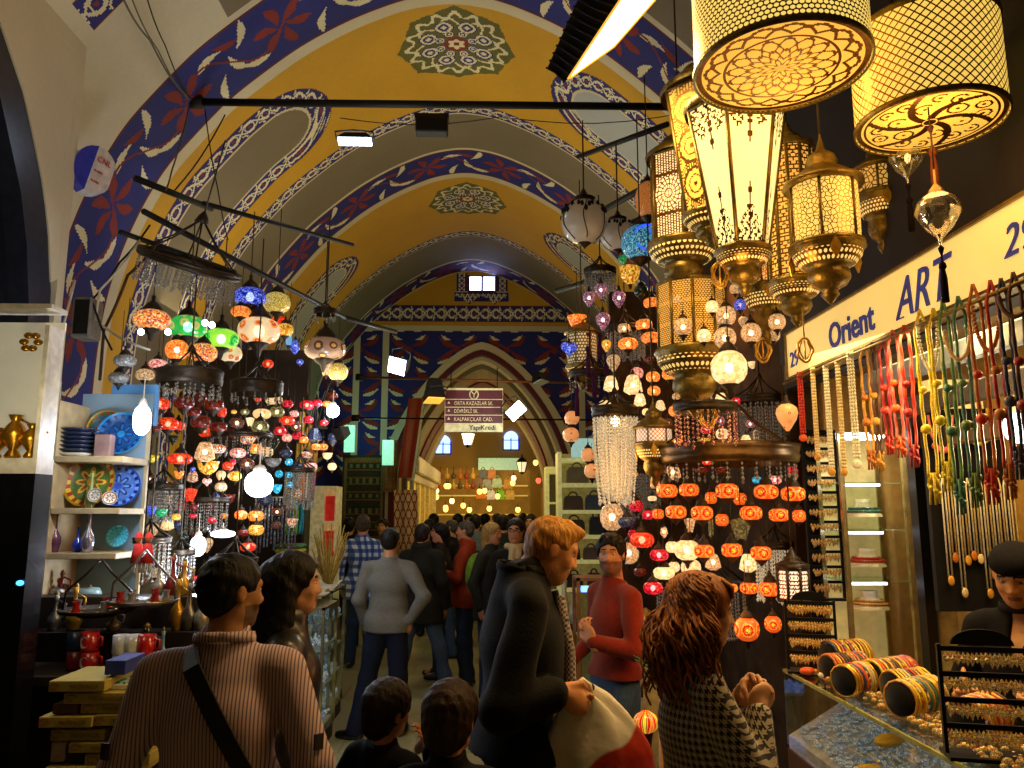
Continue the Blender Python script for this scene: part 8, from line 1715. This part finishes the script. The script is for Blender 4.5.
person('man in a pink striped shirt with black strap across his back, seen from behind', p1.x, 2.5, .12, 1.77, .008, dict(elL=(-.265, -.05, 1.15), wrL=(-.255, .06, .90), elR=(.28, -.04, 1.15), wrR=(.33, .10, .92), handL=0, handR=0),
    top=dict(m=stripes('cloth_pink_stripe', '#c8acb2', '#6c5460', 620), hem=.80, g=.026, collar=.045, kragen=True, fold=.006), legs=dict(m=NAVYT), shoes=SHOE, skin=('tan', '#a8744a'), hair=dict(m=HB, t=.006), build=1.07, headyaw=-.95, headpitch=-.05, beard=('dark', '#5c4430'), extra=strap, belly=.02)
# 2 -- woman with long black hair and leather jacket beyond him
p2 = P(288, 620, 3.05)
person('person with long straight black hair and black leather jacket, facing right', p2.x, 3.05, -1.35, 1.74, .01, top=dict(name='jacket', m=LEAT, hem=.72, g=.03, collar=.05, fold=.006), legs=dict(m=NAVYT), shoes=SHOE, skin=('fair', '#c08a66'),
    hair=dict(m=HB, t=.014, long=True, add=[((0, -.07, .02), (0, -.09, -.22), .085, .075), ((-.06, -.03, 0), (-.07, -.05, -.2), .045, .05), ((.06, -.03, 0), (.07, -.05, -.2), .045, .05)]), female=True, headyaw=.05)
# 3 -- blond man in black jacket with the carrier bag
p3 = P(533, 600, 2.95)
def blond(info):
    # open jacket edge and inner shirt
    mb = MB(); mb.tube([(.02, .135, 1.42), (.035, .16, 1.25), (.04, .165, 1.0), (.03, .15, .85)], [.016, .022, .022, .018], 8); part(info, 'inner_shirt', mb, check('cloth_check_small', '#5a5468', '#a89890', '#2c2838', 60))
    mb = MB(); mb.tube([(-.045, .128, 1.43), (-.02, .16, 1.3), (-.005, .17, 1.1), (0, .165, .9)], .012, 6); part(info, 'jacket_lapel', mb, BLK)
person('ginger haired man in black jacket looking down, holding a white carrier bag', p3.x - .055, 2.95, -1.5, 1.97, .007, dict(headoff=(0, .105, .09), hs=.89, elL=(-.24, .02, 1.14), wrL=(-.2, .26, 1.0), elR=(.235, -.07, 1.12), wrR=(.185, .105, 1.155), handR=(V3(-.05, .8, -.35), V3(.9, .1, .2), V3(0, .55, .8), dict(curl=.95)), handL=0),
    top=dict(name='jacket', m=BLK, hem=.95, g=.034, collar=.04, kragen=True, fold=.007, flare=.01, sleeve=.86), legs=dict(m=mat('trouser_grey_brown', '#4a4238', .85, 0, .2, 50)), shoes=SHOE, skin=('ruddy', '#d8925e'), hair=dict(m=HRED, t=.004, add=[((0, .03, .1), (0, .085, .098), .026, .016), ((-.03, .03, .095), (-.028, .075, .094), .024, .016), ((.03, .03, .095), (.028, .075, .094), .024, .016)]), headpitch=-.38, headyaw=.0, lean=(0, .02), build=1.0, extra=blond, beard=('ginger', '#c08850', '#a85a48'))
# carrier bag
pb_ = P(592, 690, 2.92)
def bagfn(u, v):
    a = 2 * PI * u; zz = .02 - .62 * v; w_ = .03 + .155 * min(1, v * 3.2) ** .55 * (1 - .12 * v); d_ = .02 + .09 * min(1, v * 1.8) ** .8
    f = .012 * math.sin(9 * a + 5 * v) * min(1, v * 2) + .016 * math.sin(5 * a + 9 * v) * (1 - v * .3)
    return Vector(((w_ + f) * math.cos(a) + .075 * min(1, v * 2), (d_ + f * .6) * math.sin(a), zz - .03 * math.cos(2 * a + 1) * (1 - v)))
t_ = thing('carrier_bag', 'white plastic carrier bag with red print, held by the ginger haired man', 'bag', (P(583, 690, 2.8).x, 2.80, P(580, 694, 2.8).z), .1)
t = NT('plastic_white_red'); v = t.coord(1); x = t.n('ShaderNodeSeparateXYZ', {0: v}); g1 = t.math('ADD', t.math('MULTIPLY', x.outputs[2], 1.0), t.math('MULTIPLY', t.noise(3.2, v, 1), .38)); d2 = t.math('ADD', g1, t.math('MULTIPLY', x.outputs[0], -.75))
rc = t.ramp(t.math('ADD', d2, .5), [(0.0, srgb('#b8301c')), (.45, srgb('#b8301c')), (.465, srgb('#d8cfbc'))], 'LINEAR'); PLB = t.done(t.bsdf(rc, .35, coat=.3, bump=t.noise(9, v, 3), bdist=.01))
obj('bag_body', MB().grid(bagfn, 41, 25, closed_u=True), PLB, t_); obj('bag_handle', MB().tube([(-.03, 0, -.02), (-.02, 0, .03), (.0, 0, .045), (.02, 0, .03), (.03, 0, -.02)], .012, 6), mat('plastic_white', '#d8d0be', .35, coat=.3), t_)
# 4 -- woman with auburn curls in the houndstooth coat
p4 = P(712, 640, 2.62)
def curls(info):
    mb = MB(); rj = random.Random(3); hc = info['hc']
    for i in range(520):
        a = rj.uniform(1.5, 2 * PI - 1.5) + PI / 2; th = rj.uniform(.05, 1.5); L = rj.uniform(.16, .38); sp = rj.uniform(.008, .024); out = rj.uniform(.01, .09); ph = rj.uniform(0, 6); pts = []
        for j in range(13):
            t = j / 12; q = min(1.57, th + t * 2.4); dn = max(0, t - (1.57 - th) / 2.4); rr = .092 * math.sin(q) + out * math.sin(min(1, dn * 1.5) * PI * .6) + .004; zz = .035 + .098 * math.cos(q) - L * dn
            pts.append(Vector((hc.x + rr * math.cos(a) + sp * math.cos(ph + t * 11), hc.y - .012 + rr * math.sin(a) * 1.08 + sp * math.sin(ph + t * 11), hc.z + zz)))
        mb.tube(pts, [.0075 * (1 - .5 * k_ / 12) for k_ in range(13)], 4)
    part(info, 'curls', mb, HAUB)
    mb = MB()
    for i in range(26): a = -.75 + 1.5 * i / 25; mb.tube([hc + Vector((math.sin(a) * .05, .055, .112)), hc + Vector((math.sin(a) * .075, .055 + .04 * math.cos(a), .085)), hc + Vector((math.sin(a) * .088, .06 + .032 * math.cos(a), .05))], [.009, .008, .003], 5)
    part(info, 'fringe', mb, HAUB)
person('woman with long auburn curls in a black and white houndstooth coat', p4.x - .05, 2.62, -1.58, 1.69, .008, dict(elL=(-.2, .12, 1.14), wrL=(-.05, .16, 1.31), elR=(.2, .13, 1.12), wrR=(.09, .17, 1.33), handR=(V3(-.35, .35, .85), V3(.9, .3, .1), V3(-.2, -.5, .3), dict(curl=.8)), handL=(V3(.2, .35, .85), V3(-.9, .3, .1), V3(.2, -.5, .3), dict(curl=.8))),
    top=dict(name='coat', m=hound('cloth_houndstooth', '#b8ab94', '#15171d', 42), hem=.66, g=.028, collar=.04, fold=.004, flare=.02), legs=dict(m=JEANS), shoes=SHOE, skin=('pale', '#c9946a'), hair=dict(m=HAUB, t=.016, long=True, add=[((0, -.06, .0), (0, -.09, -.2), .08, .09), ((-.055, -.04, 0), (-.07, -.06, -.18), .045, .06), ((.055, -.04, 0), (.07, -.06, -.18), .045, .06)]), female=True, extra=curls, headpitch=-.12)
# 5 -- shopkeeper with the black cap
p5 = P(996, 640, 3.0)
def capx(info):
    hc, Rm = info['hc'], info['Rm']; s = SDF(); RT = np.array(Rm); s.ell(hc + Rm @ Vector((0, -.01, .055)), (.083, .102, .066), .02, R=RT); s.cut(tuple(-(Rm @ Vector((0, .12, 1)))), -(Rm @ Vector((0, .12, 1))).dot(hc + Rm @ Vector((0, 0, .045)))); part(info, 'knit_cap', sdf_mesh('knit_cap', s, .007, mat('wool_black', '#0f0c0b', .95, 0, .3, 120, .002)), None)
person('young shopkeeper in a black cap and dark polo shirt behind the counter', 2.08, 3.08, 2.2, 1.79, .008, dict(elL=(-.25, .02, 1.15), wrL=(-.16, .2, 1.2), elR=(.25, .02, 1.15), wrR=(.16, .2, 1.2)),
    top=dict(name='polo_shirt', m=mat('polo_charcoal', '#120f0e', .85, 0, .2, 60), hem=.82, g=.02, collar=.02, sleeve=.35, vneck=.03, kragen=True), legs=dict(m=NAVYT), shoes=SHOE, skin=('olive', '#c08850'), hair=dict(m=HB, t=-.002), headpitch=-.42, headyaw=.15, extra=capx)
# 6 -- man in the dark red sweater
p6 = P(610, 600, 4.7)
person('dark haired man in a maroon sweater with one hand raised to his chest', p6.x + .02, 4.7, 2.05, 1.76, .009, dict(elR=(.24, -.03, 1.14), wrR=(.2, .16, 1.02), elL=(-.24, .04, 1.13), wrL=(-.12, .24, 1.18), handL=(V3(.35, .25, .9), V3(-.3, .8, 0), V3(.2, .3, -.2), dict(curl=.45)), handR=0),
    top=dict(name='sweater', m=mat('wool_maroon', '#74200f', .95, 0, .18, 60, .002, sheen=.2), hem=.96, g=.02, collar=.01), legs=dict(m=JEANL), shoes=SHOE, skin=('tan2', '#b07850'), hair=dict(m=HB, t=.014, n=.004, add=[((-.03, .05, .10), (.03, .05, .11), .026, .022)]), beard=('short', '#6a4830'), headyaw=.75)
# 7 -- man in grey sweater, hand on hip
p7 = P(388, 620, 7.0)
person('man in a grey sweater and dark jeans, hand on hip, back turned', p7.x, 7.0, -.15, 1.75, .011, dict(elR=(.34, -.10, 1.18), wrR=(.2, -.06, .97), elL=(-.26, -.02, 1.14), wrL=(-.24, .10, .92), anL=(-.24, -.08, .085), knL=(-.17, 0, .49), anR=(.1, .1, .085), toeL=(-.17, .04, 0), handR=(V3(-.2, .3, -.9), V3(.5, -.8, 0), V3(-.5, -.2, 0), dict(curl=.3))),
    top=dict(name='sweater', m=mat('wool_grey', '#68665c', .95, 0, .12, 60, .002), hem=.87, g=.024, collar=.03), legs=dict(m=mat('denim_dark', '#161c2c', .85, 0, .2, 50), g=.022), shoes=SHOE, skin=('tan', '#a8744a'), hair=dict(m=HB, t=.006), build=1.1)
# 8 -- man in dark coat, legs apart
p8 = P(421, 600, 8.5)
def bag8(info):
    mb = MB().ell((.26, .02, .88), .07, .14, .16, 14, 9); part(info, 'shoulder_bag', mb, LEAT)
    part(info, 'bag_strap', MB().tube([(-.1, -.14, 1.44), (.1, -.16, 1.2), (.25, -.05, 1.0)], .012, 6), LEAT)
person('man in a long dark olive coat and faded jeans, striding with legs apart', p8.x, 8.5, -.35, 1.76, .013, dict(anL=(-.24, -.1, .085), knL=(-.17, -.02, .48), anR=(.30, .04, .085), knR=(.2, .04, .5), toeR=(.15, -.06, 0)),
    top=dict(name='coat', m=mat('coat_olive_black', '#1c1c14', .85, 0, .2, 40), hem=.74, g=.034, collar=.07, cw=.02, flare=.015), legs=dict(m=JEANL, g=.018), shoes=SHOE, skin=('tan', '#a8744a'), hair=dict(m=HBR, t=.008), build=1.1, extra=None)
# 9 -- man in the rust red jacket, arms folded
p9 = P(466, 600, 8.9)
person('bald man in a rust red jacket with arms folded and a black shoulder bag', p9.x, 8.9, 1.45, 1.79, .013, dict(elL=(-.25, .06, 1.16), wrL=(.02, .24, 1.18), elR=(.25, .06, 1.14), wrR=(-.02, .26, 1.14)),
    top=dict(name='jacket', m=mat('cloth_rust', '#8a2f14', .85, 0, .18, 40), hem=.84, g=.03, collar=.07, cw=.012), legs=dict(m=JEANS, g=.016), shoes=SHOE, skin=('ruddy2', '#c08058'), hair=dict(m=HGR, t=.003), build=1.12, extra=bag8)
# 10 -- boys in front
p10 = P(384, 720, 3.0)
person('small dark haired boy in a black shirt with a hand on his cheek', p10.x, 3.0, -.55, 1.265, .0075, dict(elL=(-.34, .04, 1.18), wrL=(-.50, .10, 1.0), elR=(.27, .14, 1.16), wrR=(.17, .16, 1.44), handR=(V3(-.45, -.1, .85), V3(.3, .9, .2), V3(-.2, .2, .3), dict(curl=.35, k=.9)), handL=(V3(-.8, .2, -.5), V3(-.4, 0, .8), V3(0, 1, 0), dict(curl=.5, k=.9))),
    top=dict(name='shirt', m=mat('cloth_navy_black', '#10101a', .85, 0, .2, 40), hem=.84, g=.026, collar=.015), legs=dict(m=JEANS), shoes=SHOE, skin=('boy', '#c08658'), hair=dict(m=HBR, t=.020, add=[((0, -.05, 0), (0, -.06, -.05), .07, .06)]), headyaw=-.3, headroll=.12, child=True, build=1.0)
p11 = P(450, 740, 2.6)
person('taller dark haired boy in a dark jacket, only head and shoulders in frame', p11.x, 2.55, -.1, 1.345, .0075, top=dict(name='jacket', m=mat('cloth_dark_grey', '#1a1a1a', .85, 0, .2, 40), hem=.84, g=.03, collar=.05), legs=dict(m=JEANS), shoes=SHOE, skin=('boy', '#c08658'), hair=dict(m=hairm('brown_tuft', '#120a06', '#3c2412', 50), t=.020, add=[((0, -.02, .1), (.015, -.01, .125), .03, .02), ((0, -.06, 0), (0, -.07, -.04), .07, .06)]), headyaw=-.25, headpitch=-.1, child=True)
# 12 -- passers-by further in
def cl(n, c): return mat('cloth_' + n, c, .85, 0, .2, 30)
far = [ # px, py(head centre), Y, yaw, label, top colour, hair, skin, gender, opts
 (363, 523, 10.0, -.1, 'man in a blue and white checked shirt seen from behind', check('cloth_blue_check', '#c8d0dc', '#4a68a8', '#24407c', 11), HGR, .8, 1.78, {}),
 (349, 526, 11.2, .1, 'man in a black suit with white collar beside the checked shirt', cl('suit_black', '#0f0f14'), HB, .75, 1.74, {}),
 (383, 527, 11.5, 2.9, 'man with a tanned face just visible over the checked shirt', cl('tan', '#6a5030'), HBR, .8, 1.72, {}),
 (491, 534, 8.4, -2.2, 'fair haired woman with glasses and a green backpack', cl('green_black', '#2a2a22'), HBL, .75, 1.66, dict(female=True)),
 (516, 531, 7.6, 3.05, 'man with glasses, dark coat and pale scarf facing the camera', cl('coat_dark', '#16130f'), HBR, .74, 1.76, dict(scarf='#a89468', glasses=True)),
 (452, 528, 10.7, 1.3, 'bald man in a black jacket behind the rust red jacket', cl('jacket_black', '#15120f'), None, .8, 1.72, {}),
 (441, 533, 9.4, 1.5, 'dark haired woman in profile between the dark coat and the bald man', cl('blouse_dark', '#2a201a'), HB, .74, 1.66, dict(female=True)),
 (458, 512, 12.9, .2, 'man with dark hair in a brown jacket near the yellow shop windows', cl('jacket_brown', '#3a2818'), HB, .8, 1.8, {}),
 (434, 513, 14.2, .6, 'man in a black jacket at the left side of the far crowd', cl('jacket_black2', '#14110e'), HBR, .8, 1.8, {}),
 (469, 513, 14.2, 3.0, 'dark haired man facing the camera in the far crowd', cl('jacket_navy', '#1a1c28'), HB, .8, 1.76, {}),
 (485, 510, 14.2, -.3, 'man with black hair in a grey jumper in the arch', cl('jumper_grey', '#4a463c'), HB, .8, 1.8, {}),
 (497, 512, 15.0, .4, 'man in a pale grey shirt bending by the bag shop', cl('shirt_pale', '#6a6a64'), HGR, .8, 1.74, {}),
 (511, 516, 12.8, -.8, 'man in a white shirt turned away near the far lamps', cl('shirt_white', '#7c786c'), HBR, .8, 1.74, {}),
 (523, 510, 15.4, .2, 'woman in a red scarf deep in the arch', cl('scarf_red', '#6a2018'), HBR, .8, 1.7, dict(female=True)),
 (531, 517, 11.5, 2.8, 'man in a brown coat half hidden by the ginger haired man', cl('coat_brown', '#3a2a1a'), HBR, .8, 1.72, {}),
 (475, 521, 11.4, -.2, 'person in a light blue grey jacket walking away in mid street', cl('jacket_bluegrey', '#5c6a72'), HBR, .8, 1.72, {}),
 (429, 527, 12.4, -.4, 'person in a black hooded jacket right of the dark olive coat', cl('hood_black', '#0f0e0e'), HB, .8, 1.68, {}),
 (503, 523, 10.6, .1, 'person in a dark green parka ahead of the man with glasses', cl('parka_green', '#2c3322'), HBR, .8, 1.66, {})]
for i, (px, py, Y, yaw, lab, tm, hm_, _, H, op) in enumerate(far):
    c = P(px, py, Y)
    H = max(1.55, min(1.84, (c.z + .12)))
    def ex(info, op=op):
        if op.get('scarf'):
            s = SDF(); n_ = info['nk']
            for a in range(10): t0, t1 = a * .628, (a + 1) * .628; s.cap(n_ + Vector((.085 * math.sin(t0), .085 * math.cos(t0), .03)), n_ + Vector((.085 * math.sin(t1), .085 * math.cos(t1), .03)), .03, .03, .01)
            s.cap(n_ + Vector((.03, .1, .0)), n_ + Vector((.05, .14, -.25)), .03, .03, .02); s.cap(n_ + Vector((-.03, .1, .0)), n_ + Vector((-.04, .14, -.22)), .03, .03, .02); part(info, 'scarf', sdf_mesh('scarf', s, .014, mat('scarf_beige', op['scarf'], .9)), None)
        if op.get('glasses'):
            mb = MB()
            for sx in (-1, 1): mb.tube([info['hc'] + Vector((sx * .032 + .02 * math.cos(t), .092, .012 + .014 * math.sin(t))) for t in np.linspace(0, 2 * PI, 12, False)], .0028, 4, closed=True)
            mb.tube([info['hc'] + Vector((-.012, .094, .012)), info['hc'] + Vector((.012, .094, .012))], .0028, 4); part(info, 'glasses', mb, IRON)
        if 'backpack' in lab: part(info, 'backpack', MB().ell((0, -.19, 1.22), .15, .1, .22, 12, 8), mat('backpack_green', '#6a8a28', .8))
    st = (i * 37 % 10) / 10 * .14
    person(lab, c.x, Y, yaw, H, .015, dict(anL=(-.11, -st, .085), anR=(.11, st, .085), elL=(-.26, -.03 + st * .3, 1.15), elR=(.26, -.03, 1.15)), top=dict(name='jacket', m=tm, hem=.78, g=.028, collar=.045), legs=dict(m=[JEANS, NAVYT, JEANL][i % 3]), shoes=SHOE, skin=[('ruddy2', '#c08058'), ('tan', '#a8744a'), ('olive', '#c08850')][i % 3],
        hair=dict(m=hm_, t=.011, long=bool(op.get('female')), add=([((0, -.06, .0), (0, -.07, -.13), .075, .06)] if op.get('female') else [])) if hm_ else dict(m=HGR, t=.002), female=bool(op.get('female')), extra=ex, headyaw=[.2, -.2, 0][i % 3])
# ------------------------------------------------------------------ lights: most sit at a lamp or flood of the place, the fills are added
area('added_vault_fill_left', (-1.9, 7.5, 3.3), (-.5, 7.5, 6.5), .6, 8, 42, '#ffeec0')  # added light aimed up at the vault, no fixture there
area('added_vault_fill_right', (1.2, 7.5, 3.3), (-.2, 7.5, 6.5), .6, 8, 42, '#ffeec0')  # added counterpart on the right, also without a fixture
area('added_near_vault_fill', (-.6, 2.2, 3.9), (-1.8, 3.4, 6.2), 1.5, 1.5, 10, '#ffe8c0')  # added to brighten the near cream vault, no lamp there
WRM = '#ffc070'; CW_ = '#dfeaff'
point('light_big_drum', P(781, 55, 2.5) - Vector((0, 0, .15)), 6, WRM, .2); point('light_small_drum', P(930, 150, 2.35), 5, WRM, .15)
point('light_tapered', P(738, 310, 2.65), 5, WRM, .1)
point('light_ring', P(728, 610, 4.2), 7, '#ff9a48', .2); point('light_ring_top', P(720, 430, 4.0), 4, WRM, .2); point('light_crystal', P(612, 470, 4.7), 7, WRM, .15)
area('flood_top', P(600, 60, 3.0), (.3, 3.2, 0), .5, .3, 24, '#ffd48a')
for (x, y, Y, e, c) in ((142, 440, 4.2, 20, CW_), (198, 560, 4.9, 18, CW_), (259, 490, 5.8, 14, CW_), (333, 415, 7.0, 12, CW_), (223, 545, 5.2, 4, CW_), (185, 335, 4.4, 4, CW_)): point('light_bulb', P(x, y, Y), e, c, .06)
point('light_flood_left', P(400, 372, 8.0), 14, CW_, .08); point('light_flood_right', P(512, 418, 8.3), 16, '#f4f6e0', .08); point('light_flood_rod', P(355, 152, 5.9), 7, CW_, .08)
for (x, y, z, e) in ((.0, 11, 3.2, 40), (-.3, 16, 3.0, 30), (-.2, 20, 3.0, 40), (-.2, 25, 3.2, 60)): point('light_street', (x, y, z), e, '#ffd88a', .3)
area('added_shop_fill', (2.1, 3.0, 2.62), (2.0, 3.2, 0), .5, 2.2, 26, '#ffd890'); area('added_counter_fill', (1.62, 3.0, 2.6), (1.7, 3.0, 0), .1, 2.0, 22, '#ffcf80')  # both added under the sign to brighten shop and counter
point('light_shop_globe', P(1015, 440, 2.9), 7, '#ffe6b0', .08)
area('vitrine_light', (2.05, 4.1, 2.3), (2.05, 4.3, 1.2), .3, .1, 5, '#fff0d0')
point('light_cyan_stall', (-2.1, 13.2, 3.2), 14, '#a8ffe0', .1); point('light_far_shop', (-.2, 28, 2.6), 60, '#ffcf70', .3)
point('light_cabinet', (-2.0, 3.25, 2.3), 5, '#fff0cc', .1); point('light_case', (-1.4, 6.4, 1.9), 4, '#eef4ff', .1)
area('lamp_stall_fill', (1.5, 5.6, 3.6), (1.5, 6.6, 1.0), .6, .6, 12, '#ffb060')  # added fill for the back of the lamp stall, no lamp there
